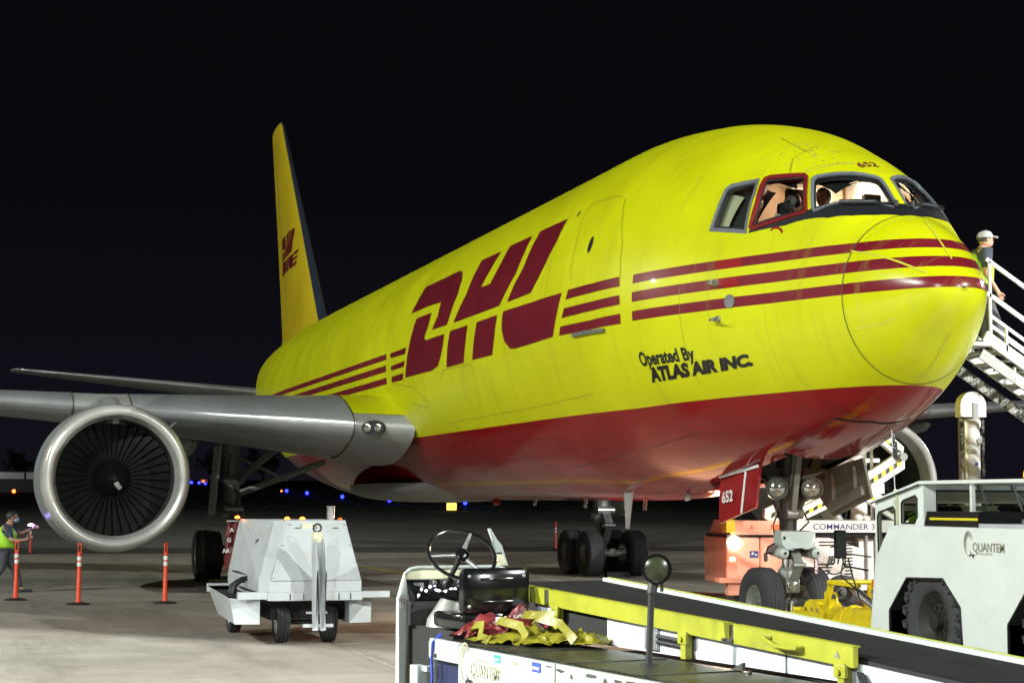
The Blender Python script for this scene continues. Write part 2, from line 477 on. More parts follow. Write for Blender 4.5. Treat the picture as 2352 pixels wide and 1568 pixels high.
def text_bm(txt, size, bold=0., shear=0., font_scale_x=1., thick=0.):
    cu = bpy.data.curves.new('lettering', 'FONT')
    cu.body = txt; cu.size = size; cu.offset = bold; cu.shear = shear; cu.extrude = thick
    cu.resolution_u = 3
    o = link(bpy.data.objects.new('lettering_tmp', cu))
    dg = bpy.context.evaluated_depsgraph_get()
    me = bpy.data.meshes.new_from_object(o.evaluated_get(dg))
    bm = B(); bm.from_mesh(me)
    bpy.data.objects.remove(o); bpy.data.curves.remove(cu); bpy.data.meshes.remove(me)
    for v in bm.verts: v.co.x *= font_scale_x
    return bm
def place_bm(bm, origin, xdir, ydir):
    x = Vector(xdir).normalized(); y = Vector(ydir).normalized(); o = Vector(origin)
    for v in bm.verts:
        v.co = o+x*v.co.x+y*v.co.y+x.cross(y)*v.co.z
    return bm
def merge(bm, other):
    me = bpy.data.meshes.new('tmp'); other.to_mesh(me); other.free(); bm.from_mesh(me); bpy.data.meshes.remove(me)
def copy_tree(o, parent=None):
    c = o.copy(); link(c)
    if parent is not None:
        mi = o.matrix_parent_inverse.copy(); c.parent = parent; c.matrix_parent_inverse = mi
    for ch in list(o.children): copy_tree(ch, c)
    return c
# ================================================================ GROUND
def gz(x):
    return .0135*max(0., -x-50)
bm = B()
xs = [60, 22.6, 0, -25, -50, -75, -100, -130, -170, -230, -320, -450, -650, -1000, -1600, -2600]
ys = [-1600, -600, -250, -120, -60, -30, 0, 30, 60, 120, 250, 600, 1600]
V = [[bm.verts.new((x, y, gz(x)-.05)) for y in ys] for x in xs]
for i in range(len(xs)-1):
    for j in range(len(ys)-1):
        f = bm.faces.new((V[i][j], V[i+1][j], V[i+1][j+1], V[i][j+1]))
        f.material_index = 1 if (xs[i] <= -130 and not (xs[i] == -230)) else 0
ground = obj('ground', bm, [M['conc_far'], M['grass']])
ground['kind'] = 'structure'
apron = obj('apron', (lambda b: (box(b, (-57.3, -44.1, -.045), (22.7, 39.9, -.02)), b)[1])(B()), M['joint'])
apron['kind'] = 'structure'
bm = B(); box(bm, (-3.60, -3.85, -.02), (3.60, 3.85, .0)); slab0 = obj('concrete_slab', bm, M['conc'], apron)
slab0.location = (-7.36-.75, -2.22, 0)
XJ, YJ = -15.0, -6.1      # joint lines seen in the photograph
first = True
for i in range(-5, 5):
    for j in range(-5, 6):
        loc = (XJ+3.615+7.23*i+7.23, YJ+3.865+7.73*j, 0)
        if first: slab0.location = loc; first = False; continue
        if loc[0] > 20 or loc[0] < -50 or abs(loc[1]) > 38: continue
        o = link(bpy.data.objects.new('concrete_slab', slab0.data)); o.parent = apron; o.location = loc
# painted lines: red equipment line with white edges under the nose
def paint(name, p0, p1, wd, z, mat, label=None):
    a, b = Vector((*p0, z)), Vector((*p1, z)); d = (b-a).normalized(); s_ = Vector((-d.y, d.x, 0))*wd/2
    bm = B(); n = 30
    for i in range(n+1):
        q = a.lerp(b, i/n); j1 = 1+.12*noise.noise(Vector((i*.9, 1, 0))); j2 = 1+.12*noise.noise(Vector((i*.9, 5, 0)))
        bm.verts.new(q+s_*j1); bm.verts.new(q-s_*j2)
    bm.verts.ensure_lookup_table()
    for i in range(n): bm.faces.new((bm.verts[2*i], bm.verts[2*i+1], bm.verts[2*i+3], bm.verts[2*i+2]))
    o = obj(name, bm, mat); o['kind'] = 'structure'; return o
paint('painted_line', (-21.0, .6), (-6.5, 7.5), .42, .004, M['redpaint'])
paint('painted_line', (-22.0, .95), (-7.5, 7.85), .16, .008, M['whitepaint'])
paint('painted_line', (-22.4, 2.6), (-14.0, 2.2), .22, .004, M['whitepaint'])
paint('painted_line', (22, 0), (-45, 0), .15, .004, M['hz_y'])
# far grass edge, runway side strip
bm = B(); rnd = random.Random(3)
for k in range(9000):
    x = -130-rnd.random()**1.5*70; y = rnd.uniform(-60, 150); h = rnd.uniform(.03, .12); a = rnd.uniform(0, 6.28)
    z = gz(x)-.06; dx, dy = math.cos(a)*.12, math.sin(a)*.10
    bm.faces.new([bm.verts.new(v) for v in ((x-dx, y-dy, z), (x+dx, y+dy, z), (x+rnd.uniform(-.1, .1), y+rnd.uniform(-.1, .1), z+h))])
g_ = obj('grass', bm, M['foliage']); tag(g_, 'dark grass strip beyond the apron', 'grass', kind='stuff')
# aircraft surface tables: (station, value)
TOP=[(0, 4.2), (0.08, 4.38), (0.28, 4.58), (0.91, 5.08), (1.07, 5.16), (1.27, 5.30), (1.7, 5.72), (2.2, 6.04), (3.0, 6.42), (4, 6.825), (5.5, 7.166), (7.2, 7.31), (9, 7.3), (33, 7.28), (38, 7.22), (44, 7.02), (48, 6.5)]
BOT=[(0, 4.2), (0.1, 3.97), (0.38, 3.72), (1.05, 3.22), (2, 2.76), (3.1, 2.46), (4.5, 2.19), (6.5, 1.97), (9, 1.84), (28, 1.88), (32.7, 2.2), (36.7, 2.95), (40.7, 3.95), (44.7, 5.05), (48, 5.95)]
WID=[(0, 0.0), (0.1, 0.29), (0.38, 0.53), (0.95, 0.86), (2, 1.3), (3.1, 1.77), (4.5, 2.22), (6, 2.44), (8, 2.515), (29, 2.515), (33.5, 2.4), (37.5, 2.0), (41.5, 1.45), (45.5, 0.7), (48, 0.2)]
MID=[(0,4.2),(1.5,4.2),(2.7,4.27),(4.2,4.4),(6,4.52),(8.5,4.57),(29,4.57),(33.5,4.67),(38.5,5.12),(44.5,5.95),(48,6.2)]
LOGO={'aft_a': [(17.44, 4.8), (16.12, 5.1), (16.16, 2.5), (17.41, 2.8)],
 'aft_b': [(17.35, -0.8), (16.18, -0.3), (16.25, -2.5), (17.32, -2.7)],
 'aft_c': [(17.32, -5.4), (16.33, -5.2), (16.42, -7.9), (17.33, -7.7)],
 'd_low': [(15.65, 16.3), (14.5, 16.3), (14.54, 10.9), (14.72, 6.6), (14.6, 5.2), (13.24, 5.2), (13.32, 0.4), (13.48, -3.3), (13.71, -6.3), (14.18, -7.4), (16.18, -7.2),
           (16.01, -0.7), (15.81, 8.1)],
 'd_top': [(16.29, 20.0), (16.14, 24.2), (16.02, 31.9), (14.83, 31.8), (13.67, 32.1), (13.4, 31.5), (13.2, 29.7), (12.97, 26.2), (12.87, 19.9), (12.98, 14.5), (13.14, 8.4),
           (14.2, 8.6), (13.94, 13.4), (13.97, 19.4), (15.03, 20.1)],
 'h_low_a': [(12.86, 5.5), (11.72, 5.4), (11.82, -1.1), (12.0, -7.8), (13.12, -7.8), (13.0, -1.4)],
 'h_low_b': [(11.15, 5.3), (9.97, 5.3), (10.09, -1.5), (10.27, -7.8), (11.45, -7.7), (11.28, -1.0)],
 'h_up': [(12.69, 8.3), (12.21, 18.2), (12.16, 25.2), (12.15, 32.2), (10.96, 32.0), (11.09, 25.3), (11.33, 18.6), (10.77, 18.3), (10.56, 24.9), (10.51, 32.7), (9.32, 32.6),
          (9.27, 25.2), (9.34, 18.3), (9.59, 13.9), (9.9, 8.4), (11.21, 8.3)],
 'l_low': [(9.62, 5.8), (8.12, 5.5), (6.85, 5.8), (6.99, 0.3), (7.22, -7.3), (8.07, -7.7), (9.03, -7.8), (9.28, -7.4), (9.54, -4.7), (9.67, -0.4), (9.68, 3.1)],
 'l_up': [(9.48, 8.6), (9.23, 14.6), (8.99, 19.0), (8.95, 25.9), (8.93, 33.0), (7.63, 32.7), (7.63, 24.5), (7.82, 17.3), (8.01, 13.0), (8.27, 8.8)],
 'st_a': [(6.6, 6.3), (5.7, 6.9), (4.95, 8.2), (4.92, 5.3), (5.72, 4.1), (6.67, 3.5)],
 'st_b': [(6.72, 0.9), (5.71, 1.4), (4.91, 2.7), (4.9, -0.1), (5.71, -1.4), (6.82, -2.0)],
 'st_c': [(6.88, -4.6), (5.78, -4.4), (4.89, -3.2), (4.9, -6.5), (5.81, -7.3), (6.97, -7.4)]}
WIN={'front': [(1.883, 44.81), (2.177, 57.8), (2.198, 59.75), (1.89, 69.4), (1.731, 84.57), (1.688, 85.66), (1.51, 85.06), (1.348, 85.52), (1.305, 81.56), (1.479, 57.57),
           (1.838, 43.76)],
 'open': [(2.605, 29.03), (2.673, 38.08), (2.79, 46.74), (2.814, 49.49), (2.778, 50.5), (2.362, 57.09), (2.312, 56.61), (1.973, 41.34), (1.982, 40.43), (2.564, 28.81)],
 'rear': [(3.235, 25.83), (3.254, 32.14), (3.312, 40.87), (3.291, 42.08), (2.948, 47.29), (2.87, 42.52), (2.706, 26.7)]}
SEAM={'arrow': [(2.307, 28.07), (2.284, 29.37), (2.224, 29.95), (2.161, 29.37), (2.126, 28.2)],
 'crew_door': [(6.575, 9.71), (6.643, 19.5), (6.848, 30.54), (6.856, 34.17), (6.677, 35.64), (6.176, 36.0), (5.717, 36.02)],
 'crew_door_b': [(5.558, 34.88), (5.046, 18.51), (4.922, 7.64)],
 'crown_a': [(3.513, 73.91), (2.801, 72.13), (2.803, 75.51)],
 'crown_b': [(2.565, 55.94), (2.807, 64.7), (2.866, 73.57), (2.925, 80.19)],
 'fair2': [(16.104, -18.0), (14.955, -21.56)],
 'fair_seam': [(17.176, -8.27), (15.674, -12.12), (14.837, -19.49), (14.474, -26.38), (14.377, -32.29)],
 'gill': [(2.119, -67.99), (2.032, -76.07), (1.946, -84.34), (2.024, -110.31)],
 'hold_door': [(13.559, -10.69), (13.38, -8.43), (11.621, -8.89), (11.469, -11.34), (11.514, -19.31), (11.795, -29.2)],
 'keel': [(6.641, -77.65), (5.424, -79.12)],
 'rad_a': [(0.907, 94.73), (0.596, 91.58), (0.244, 90.18)],
 'rad_b': [(1.115, 31.71), (0.537, 33.35), (0.199, 33.44)],
 'rad_c': [(1.013, -24.51), (0.777, -27.26), (0.534, -30.75)],
 'rad_d': [(1.048, -89.53), (0.714, -94.57), (0.352, -94.95)],
 'under_a': [(3.53, -73.71), (2.857, -70.59), (2.102, -67.5)],
 'under_b': [(3.543, -104.95), (2.427, -97.36), (2.036, -96.99)]}
# ================================================================ CARGO AIRPLANE (nose towards +X)
def herm(T, s):
    x = np.array([a for a, b in T], float); y = np.array([b for a, b in T], float)
    s = np.clip(s, 0, x[-1]); h = np.diff(x); d = np.diff(y)/h
    m = np.zeros(len(x)); m[0] = d[0]; m[-1] = d[-1]
    for i in range(1, len(x)-1):
        if d[i-1]*d[i] > 0:
            w1 = 2*h[i]+h[i-1]; w2 = h[i]+2*h[i-1]; m[i] = (w1+w2)/(w1/d[i-1]+w2/d[i])
    i = np.clip(np.searchsorted(x, s)-1, 0, len(x)-2); t = (s-x[i])/h[i]
    return (2*t**3-3*t*t+1)*y[i]+(t**3-2*t*t+t)*h[i]*m[i]+(3*t*t-2*t**3)*y[i+1]+(t**3-t*t)*h[i]*m[i+1]
def fshape(s):
    u = np.sqrt(np.asarray(s, float))
    f = lambda T: herm([(math.sqrt(a), b) for a, b in T], u)
    return f(TOP), f(BOT), f(WID), f(MID)
X0 = .75
def fyc(s):
    k = np.clip(np.asarray(s, float)/7, 0, 1)
    return -.1*(1-k)**2*(1+2*k)
def FS(s, thd, off=0.):
    """fuselage surface: s metres aft of the nose tip, thd degrees (0 starboard, 90 crown)"""
    s = np.asarray(s, float); th = np.radians(np.asarray(thd, float))
    def pt(s, th):
        t, b, w_, m = fshape(s)
        c, si = np.cos(th), np.sin(th)
        return np.stack([X0-s+0*th, fyc(s)-w_*c, m+np.where(si > 0, t-m, m-b)*si], -1)
    P = pt(s, th)
    if np.any(np.asarray(off) != 0):
        e = 1e-3
        a = pt(s+e, th)-pt(np.maximum(s-e, 0), th); b = pt(s, th+e)-pt(s, th-e)
        n = np.cross(a, b); n /= np.linalg.norm(n, axis=-1, keepdims=True)+1e-12
        t, bb, w_, m = fshape(s)
        cen = np.stack([X0-s+0*th, fyc(s)+0*th, m+0*th], -1)
        sg = np.sign(np.sum(n*(P-cen), -1, keepdims=True)); sg[sg == 0] = 1
        P = P+n*sg*np.asarray(off)[..., None] if np.ndim(off) else P+n*sg*off
    return P
def pip(poly, x, y):
    ins = np.zeros(np.shape(x), bool); n = len(poly)
    for i in range(n):
        x1, y1 = poly[i]; x2, y2 = poly[(i+1) % n]
        c = ((y1 > y) != (y2 > y)) & (x < (x2-x1)*(y-y1)/((y2-y1) if y2 != y1 else 1e-9)+x1)
        ins ^= c
    return ins
KT = .0245
def expand(poly, d, kt=KT):
    P = [Vector((a, b*kt)) for a, b in poly]
    A = sum(P[i].x*P[(i+1) % len(P)].y-P[(i+1) % len(P)].x*P[i].y for i in range(len(P)))
    sg = 1 if A > 0 else -1
    out = []
    for i in range(len(P)):
        a, b, c = P[i-1], P[i], P[(i+1) % len(P)]
        e1 = (b-a).normalized(); e2 = (c-b).normalized()
        n1 = Vector((e1.y, -e1.x))*sg; n2 = Vector((e2.y, -e2.x))*sg
        n = (n1+n2).normalized(); k = d/max(.55, n.dot(n1))
        q = b+n*k
        out.append((q.x, q.y/kt))
    return out
def s_th(P):
    s = X0-P[..., 0]; t, b, w_, m = fshape(s); z = P[..., 2]-m
    return s, np.degrees(np.arctan2(z/np.where(z > 0, t-m, m-b), -(P[..., 1]-fyc(s))/w_))
def straight(poly, sub=5):
    """edges straight in space, laid back onto the skin"""
    r = []
    for i in range(len(poly)):
        a, b = poly[i], poly[(i+1) % len(poly)]
        A, C = FS(a[0], a[1]), FS(b[0], b[1]); L_ = np.linalg.norm(C-A); n = sub if L_ > .15 else 1
        for k in range(n):
            s, t = s_th(A+(C-A)*k/n); r.append((float(s), float(t)))
    return r
WIN['front'] = [(1.838, 43.9), (1.885, 45.2), (2.177, 57.9), (2.185, 59.9), (1.73, 84.4), (1.690, 85.6), (1.350, 85.4), (1.308, 82.0)]
WINS = {k_: straight(WIN[k_]) for k_ in ('rear', 'open', 'front')}
ALLW = []
for k_, v_ in WINS.items():
    ALLW.append((k_, v_, 0)); ALLW.append((k_, [(a, 180-b) for a, b in v_], 1))

def grid_bm(sv, tv, off=0., keep=None, wrap=False, tri_tip=False):
    S_, T_ = np.meshgrid(sv, tv, indexing='ij')
    P = FS(S_, T_, off)
    bm = B()
    n, m = S_.shape
    cs = (S_[:-1, :-1]+S_[1:, :-1])/2
    if wrap:
        ct = (T_[:-1]+np.roll(T_, -1, 1)[:-1])/2
        ct[:, -1] = (tv[-1]+tv[0]+360)/2
        cs = np.repeat(cs[:, :1], m, 1)
    else:
        ct = (T_[:-1, :-1]+T_[:-1, 1:])/2
    K = keep(cs, ct) if keep else np.ones(cs.shape, bool)
    V = {}
    def gv(i, j):
        k = (i, j)
        if k not in V: V[k] = bm.verts.new(P[i, j])
        return V[k]
    for i in range(n-1):
        for j in range(m if wrap else m-1):
            if not K[i, j]: continue
            j2 = (j+1) % m
            try: bm.faces.new((gv(i, j), gv(i, j2), gv(i+1, j2), gv(i+1, j)))
            except ValueError: pass
    return bm
air = thing('cargo_airplane', 'big yellow cargo jet with red belly and three maroon stripes parked on the apron', 'airplane')

tv = np.concatenate([np.arange(-90, 15, 2.25), np.arange(15, 165, .75), np.arange(165, 270, 2.25)])
sv = np.concatenate([np.arange(1.10, 3.6, .025), np.arange(3.6, 6.6, .1), np.arange(6.6, 48.0, .4), [48.0]])
holes = [expand(v, .03) for _, v, _ in ALLW]
def in_well(s, t):
    yy = FS(s, t)
    return (np.abs(yy[..., 1]+.02) < .52) & (s > 3.5) & (s < 5.42) & (yy[..., 2] < 3)
def in_holes(s, t):
    r = np.zeros(s.shape, bool)
    m = (s < 3.7) & (t > 15) & (t < 165)
    for h in holes: r |= pip(h, s, t) & m
    return r
fus = obj('fuselage', grid_bm(sv, tv, 0, lambda s, t: ~in_holes(s, t) & ~in_well(s, t), wrap=True), M['livery'], air, 60)
rs = np.concatenate([[.0004], np.linspace(.04, 1.0488, 34)**2])
obj('radome', grid_bm(rs, np.arange(-90, 270, 3.), 0, wrap=True), M['radome'], air, 60)
def ribbon(bm, path, wd, off, sub=8):
    pts = []
    for (a, b), (c, d) in zip(path[:-1], path[1:]):
        for k in range(sub): pts.append((a+(c-a)*k/sub, b+(d-b)*k/sub))
    pts.append(path[-1])
    ss = np.array([p_[0] for p_ in pts]); tt = np.array([p_[1] for p_ in pts])
    P = FS(ss, tt, off); Q = FS(ss, tt, off+.05)
    prev = None
    for i in range(len(pts)):
        d = Vector(P[min(i+1, len(pts)-1)]-P[max(i-1, 0)]).normalized(); nn = Vector(Q[i]-P[i]).normalized()
        sd = d.cross(nn)*wd/2
        a, b = bm.verts.new(Vector(P[i])+sd), bm.verts.new(Vector(P[i])-sd)
        if prev: bm.faces.new((prev[0], prev[1], b, a))
        prev = (a, b)
bm = B()
ribbon(bm, [(1.1, t) for t in range(-90, 271, 6)], .014, .004, 2)
obj('radome_joint', bm, M['seam'], air)
for k_, pth in SEAM.items():
    if k_.startswith('rad_'):
        bm = B(); ribbon(bm, pth, .022, .006); obj('lightning_strip', bm, M['divert'], air)
    elif k_ == 'arrow':
        bm = B(); ribbon(bm, pth, .03, .004); obj('red_marking', bm, M['red_air'], air)
    elif k_ == 'gill':
        bm = B(); ribbon(bm, pth, .045, .004); obj('panel_gap', bm, M['void'], air)
    else:
        bm = B(); ribbon(bm, pth, .011, .004); obj('panel_joint', bm, M['seam'] if pth[-1][1] < -33 else M['seam_y'], air)
for pth in ([(6.3, -28), (11.0, -28.5), (14.2, -29)], [(3.6, -31), (3.6, 5)], [(7.6, 60), (7.6, 35), (7.55, 10), (7.6, -5)],
            [(1.9, -62), (1.95, -75), (1.9, -88)], [(4.2, -50), (6.0, -52), (9.0, -54)], [(10.3, -40), (10.3, -60)], [(13.0, -38), (13.0, -66)]):
    bm = B(); ribbon(bm, pth, .008, .003); obj('panel_joint', bm, M['seam'] if pth[-1][1] < -33 else M['seam_y'], air)
# yellow pale square patches on the radome edge
def decal(polys, name, mat, off=.006, parent=None, kt=.0436, gs=.2, gt=4.5, fn=None):
    bm = B()
    for poly in polys:
        vs = [bm.verts.new((a, b*kt, 0)) for a, b in poly]
        es = [bm.edges.new((vs[i], vs[(i+1) % len(vs)])) for i in range(len(vs))]
        bmesh.ops.triangle_fill(bm, edges=es, use_beauty=True)
    return wrap_bm(bm, name, mat, off, parent, kt, gs, gt)
def wrap_bm(bm, name, mat, off, parent, kt, gs, gt):
    xs = [v.co.x for v in bm.verts]; ys = [v.co.y for v in bm.verts]
    if gs:
        for k in np.arange(math.floor(min(xs)/gs)*gs, max(xs), gs):
            bmesh.ops.bisect_plane(bm, geom=bm.verts[:]+bm.edges[:]+bm.faces[:], plane_co=(k, 0, 0), plane_no=(1, 0, 0))
        for k in np.arange(math.floor(min(ys)/(gt*kt))*gt*kt, max(ys), gt*kt):
            bmesh.ops.bisect_plane(bm, geom=bm.verts[:]+bm.edges[:]+bm.faces[:], plane_co=(0, k, 0), plane_no=(0, 1, 0))
    bm.verts.ensure_lookup_table()
    P = FS(np.array([v.co.x for v in bm.verts]), np.array([v.co.y/kt for v in bm.verts]), off)
    for v, q in zip(bm.verts, P): v.co = q
    return obj(name, bm, mat, parent or air, 60)
names_ = {'d': 'logo_letter_d', 'h': 'logo_letter_h', 'l': 'logo_letter_l'}
for k_, poly in LOGO.items():
    nm = names_.get(k_[0], 'logo_stripe')
    if k_.startswith(('st_', 'aft_')): nm = 'logo_stripe'
    decal([poly], nm, M['maroon'], .007)
# black anti glare band under the windscreens
low = [(2.62, 25.6), (2.14, 31.4), (1.605, 43.2), (1.40, 54), (1.24, 66), (1.10, 82), (1.115, 90)]
upb = [(1.33, 90), (1.36, 80), (1.50, 60), (1.86, 44.5), (1.93, 41.5), (2.62, 29.0)]
full = low+[(a, 180-b) for a, b in low[::-1][1:]]+[(a, 180-b) for a, b in upb[::-1]]+upb[1:]
decal([low+upb], 'antiglare_band', M['black_air'], .004, kt=KT, gs=.08, gt=4)
decal([[(a, 180-b) for a, b in low+upb]], 'antiglare_band', M['black_air'], .004, kt=KT, gs=.08, gt=4)
# lettering on the skin
def skin_text(txt, size, s0, th0, name, mat, bold=0., shear=0., fx=1., off=.006, kt=None, s_per=1., rot=0.):
    kt = kt or .0445
    bm = text_bm(txt, size, bold, shear, fx)
    for v in bm.verts:
        x, y = v.co.x, v.co.y
        v.co = Vector((s0-(x*math.cos(rot)-y*math.sin(rot))*s_per, th0*kt+y*math.cos(rot)+x*math.sin(rot), 0))
    return wrap_bm(bm, name, mat, off, air, kt, .25, 6)
skin_text('Operated By', .30, 4.62, -21.4, 'operator_lettering', M['ltext'], .011, 0, .72)
skin_text('ATLAS AIR INC.', .30, 4.50, -27.3, 'operator_lettering', M['ltext'], .020, .25, .92)
bm = text_bm('652', .20, .004, 0, .9)
for v in bm.verts: v.co = Vector((1.99+v.co.y+v.co.x*.12, 81.5*.0215+v.co.x, 0))
wrap_bm(bm, 'fleet_number', M['maroon'], .005, air, .0215, None, 6)
skin_text('N652GT', .42, 40.6, 42, 'registration_lettering', M['ltext'], .01, 0, 1, kt=.03)
for c_, r_ in (((6.073, 19.5), .10),):
    decal([[(c_[0]+.07*math.cos(a), c_[1]+.12*math.sin(a)/.0445) for a in np.linspace(0, 2*math.pi, 17)[:-1]]], 'door_viewport', M['black_air'], .008, gs=None)
decal([[(7.17+.03*math.cos(a), 33.+.05*math.sin(a)/.0445) for a in np.linspace(0, 2*math.pi, 13)[:-1]]], 'skin_vent', M['black_air'], .008, gs=None)
# darker repair patch on the two upper stripes
def th_of(s_, z_):
    t, b, w_, m = fshape(s_)
    return float(np.degrees(np.arcsin((z_-m)/((t-m) if z_ > m else (m-b)))))
for z0_, z1_ in ((4.703, 4.819), (4.455, 4.583)):
    decal([[(3.02, th_of(3.02, z0_)), (2.82, th_of(2.82, z0_)), (2.62, th_of(2.62, z0_)), (2.62, th_of(2.62, z1_)), (2.82, th_of(2.82, z1_)), (3.02, th_of(3.02, z1_))]], 'stripe_patch', M['red_air'], .004)
# static ports, probes, vents
bm = B(); c_ = FS(2.737, .22, .006); q = FS(2.737, .22, .02)
cyl(bm, c_, q, .085, n=20); obj('static_port', bm, M['steel'], air, True)
for s_, t_ in ((2.97, 6.3), (2.94, -6.8)):
    bm = B(); a_ = Vector(FS(s_, t_)); n_ = (Vector(FS(s_, t_, .1))-a_).normalized()
    cyl(bm, a_, a_+n_*.07, .045, .03); beam(bm, a_+n_*.06, a_+n_*.12+Vector((.05, 0, 0)), .03, .05); cyl(bm, a_+n_*.115+Vector((-.06, 0, 0)), a_+n_*.115+Vector((.24, 0, 0)), .016, .008, 8)
    obj('pitot_probe', bm, M['steel'], air, True)
bm = B(); pts = [FS(s_, -8.2, .0) for s_ in np.linspace(5.35, 6.4, 9)]
for a_, b_ in zip(pts[:-1], pts[1:]): beam(bm, a_, b_, .09, .05)
obj('door_drain_lip', bm, M['gear_grey'], air)
for s_, t_, h_ in ((12.6, 90, .22), (7.2, 90, .0), (9.6, -88, .16), (7.0, -80, .14), (12.2, -86, .14), (5.9, -84, .12), (14.8, -84, .12)):
    if h_ == 0: continue
    bm = B(); a_ = Vector(FS(s_, t_)); n_ = (Vector(FS(s_, t_, .1))-a_).normalized()
    beam(bm, a_-n_*.02, a_+n_*h_, .02, .14, up=(1, 0, 0)); obj('blade_antenna', bm, M['divert'] if h_ > .2 else M['wing_grey'], air)
bm = B(); a_ = Vector(FS(8.6, -72)); prism(bm, [a_+Vector((.18, 0, .05)), a_+Vector((-.18, 0, .05)), a_+Vector((-.10, 0, -.58)), a_+Vector((.0, 0, -.58))], (0, .03, 0)); obj('drain_mast', bm, M['wing_grey'], air)
# windows: frame, pane
MF = {'rear': M['frame_grey'], 'open': M['frame_red'], 'front': M['frame_grey']}
OF = {'rear': .010, 'open': .022, 'front': .014}
WF = {'rear': .038, 'open': .042, 'front': .036}
sg = np.arange(1.15, 3.5, .025)
for k_, poly, side in ALLW:
    inn, out = poly, expand(poly, WF[k_])
    def dense(P):
        return np.array(P)
    I, O_ = dense(inn), dense(out)
    of = OF[k_]
    mid = (I*.5+O_*.5)
    loops = [FS(I[:, 0], I[:, 1], -.085), FS(I[:, 0], I[:, 1], of-.006), FS((I*.75+O_*.25)[:, 0], (I*.75+O_*.25)[:, 1], of), FS(O_[:, 0], O_[:, 1], of), FS(O_[:, 0], O_[:, 1], -.02)]
    bm = B(); vl = [[bm.verts.new(p_) for p_ in lp] for lp in loops]; n_ = len(I)
    for a_, b_ in zip(vl[:-1], vl[1:]):
        for i in range(n_): bm.faces.new((a_[i], a_[(i+1) % n_], b_[(i+1) % n_], b_[i]))
    fr = obj('window_frame', bm, M['frame_red'] if (k_ == 'open' and side == 0) else M['frame_grey'], air, 40, label='dull red frame of the sliding cockpit side window' if (k_ == 'open' and side == 0) else None)
    bm = B()   # black gasket
    g1, g2 = dense(expand(poly, .002)), dense(expand(poly, -.022))
    A_, C_ = [bm.verts.new(p_) for p_ in FS(g1[:, 0], g1[:, 1], -.012)], [bm.verts.new(p_) for p_ in FS(g2[:, 0], g2[:, 1], -.018)]
    for i in range(n_): bm.faces.new((A_[i], A_[(i+1) % n_], C_[(i+1) % n_], C_[i]))
    obj('gasket', bm, M['black_m'], fr)
    hp = expand(poly, .03)
    lo_, hi_ = min(b for a, b in hp), max(b for a, b in hp)
    tg = np.arange(math.floor(lo_/.75)*.75, hi_+.75, .75)
    obj('pane', grid_bm(sg, tg, -.022, lambda s, t: pip(hp, s, t)), M['glass'], fr, 60)
# rivet rows above the windscreens and along the crown panel
bm = B(); rnd = random.Random(5)
def dot(s_, t_, r_):
    q = Vector(FS(s_, t_, .004)); e_ = Vector(FS(s_+.01, t_, .004))-q; f_ = Vector(FS(s_, t_+.4, .004))-q; e_.normalize(); f_.normalize()
    bm.faces.new([bm.verts.new(q+e_*r_*math.cos(a)+f_*r_*math.sin(a)) for a in np.linspace(0, 2*math.pi, 7)[:-1]])
for k in range(60): dot(2.42-.0058*k*1.2, 55+k*.62, .006)
for k in range(44): dot(2.50-.0058*k*1.6, 57+k*.62, .006)
for k in range(20):
    dot(2.52+.035*k, 70+.25*k, .006); dot(2.50+.035*k, 72.4+.25*k, .006)
for k in range(26): dot(rnd.uniform(2.4, 3.1), rnd.uniform(60, 84), rnd.uniform(.006, .016))
for k in range(30): dot(.99+rnd.uniform(-.02, .05), 40+k*3, .007)
ro_ = obj('rivet_row', bm, M['gold'], air); ro_['kind'] = 'stuff'
# wipers
for sgn in (1, -1):
    bm = B()
    th = lambda t: t if sgn == 1 else 180-t
    P = [Vector(FS(s_, th(t_), .045)) for s_, t_ in ((1.30, 84), (1.36, 72), (1.48, 60), (1.60, 53))]
    tube(bm, P, .012, 6); tube(bm, [p_+Vector((.01, 0, .03)) for p_ in P[1:]], .007, 5)
    cyl(bm, P[0]-Vector((0, 0, .04)), P[0]+Vector((0, 0, .03)), .03)
    obj('windscreen_wiper', bm, M['black_m'], air, True)
# cockpit inside
sl = np.arange(1.20, 4.0, .05); tl = np.arange(-60, 241, 2.)
tl = np.concatenate([np.arange(-20, 15, 3), np.arange(15, 165, 1.0), np.arange(165, 201, 3)])
sl = np.concatenate([np.arange(1.2, 3.6, .03), [3.7, 3.85, 4.0]])
h2 = [expand(v, .05) for _, v, _ in ALLW]
def inh2(s, t):
    r = np.zeros(s.shape, bool)
    for h in h2: r |= pip(h, s, t)
    return r
obj('cockpit_lining', grid_bm(sl, tl, -.09, lambda s, t: ~inh2(s, t)), M['lining'], air, 60)
bm = B(); ring = [Vector(p_) for p_ in FS(np.full(36, 3.98), np.arange(-60, 240, 300/36), -.09)]
prism(bm, ring, (-.03, 0, 0)); obj('cockpit_bulkhead', bm, M['lining'], air)
bm = B(); box(bm, (X0-3.95, -.25, 4.4), (X0-3.90, .35, 6.0)); obj('cockpit_door', bm, M['white_in'], air)
bm = B(); box(bm, (X0-3.9, .55, 4.4), (X0-3.55, 1.25, 6.05)); obj('cockpit_cabinet', bm, M['white_in'], air)
bm = B(); prism(bm, [(X0-3.97, -1.8, 4.28), (X0-1.95, -1.0, 4.28), (X0-1.95, .85, 4.28), (X0-3.97, 1.7, 4.28)], (0, 0, .03)); obj('cockpit_floor', bm, M['dark_in'], air)
bm = B(); prism(bm, [(X0-1.45, -.52, 5.22), (X0-1.45, .34, 5.22), (X0-1.84, .70, 5.33), (X0-2.08, .70, 5.35), (X0-2.08, -.86, 5.35), (X0-1.84, -.86, 5.33)], (0, 0, -.08))
box(bm, (X0-2.05, -.8, 4.7), (X0-1.85, .6, 5.28)); obj('glareshield', bm, M['dark_in'], air)
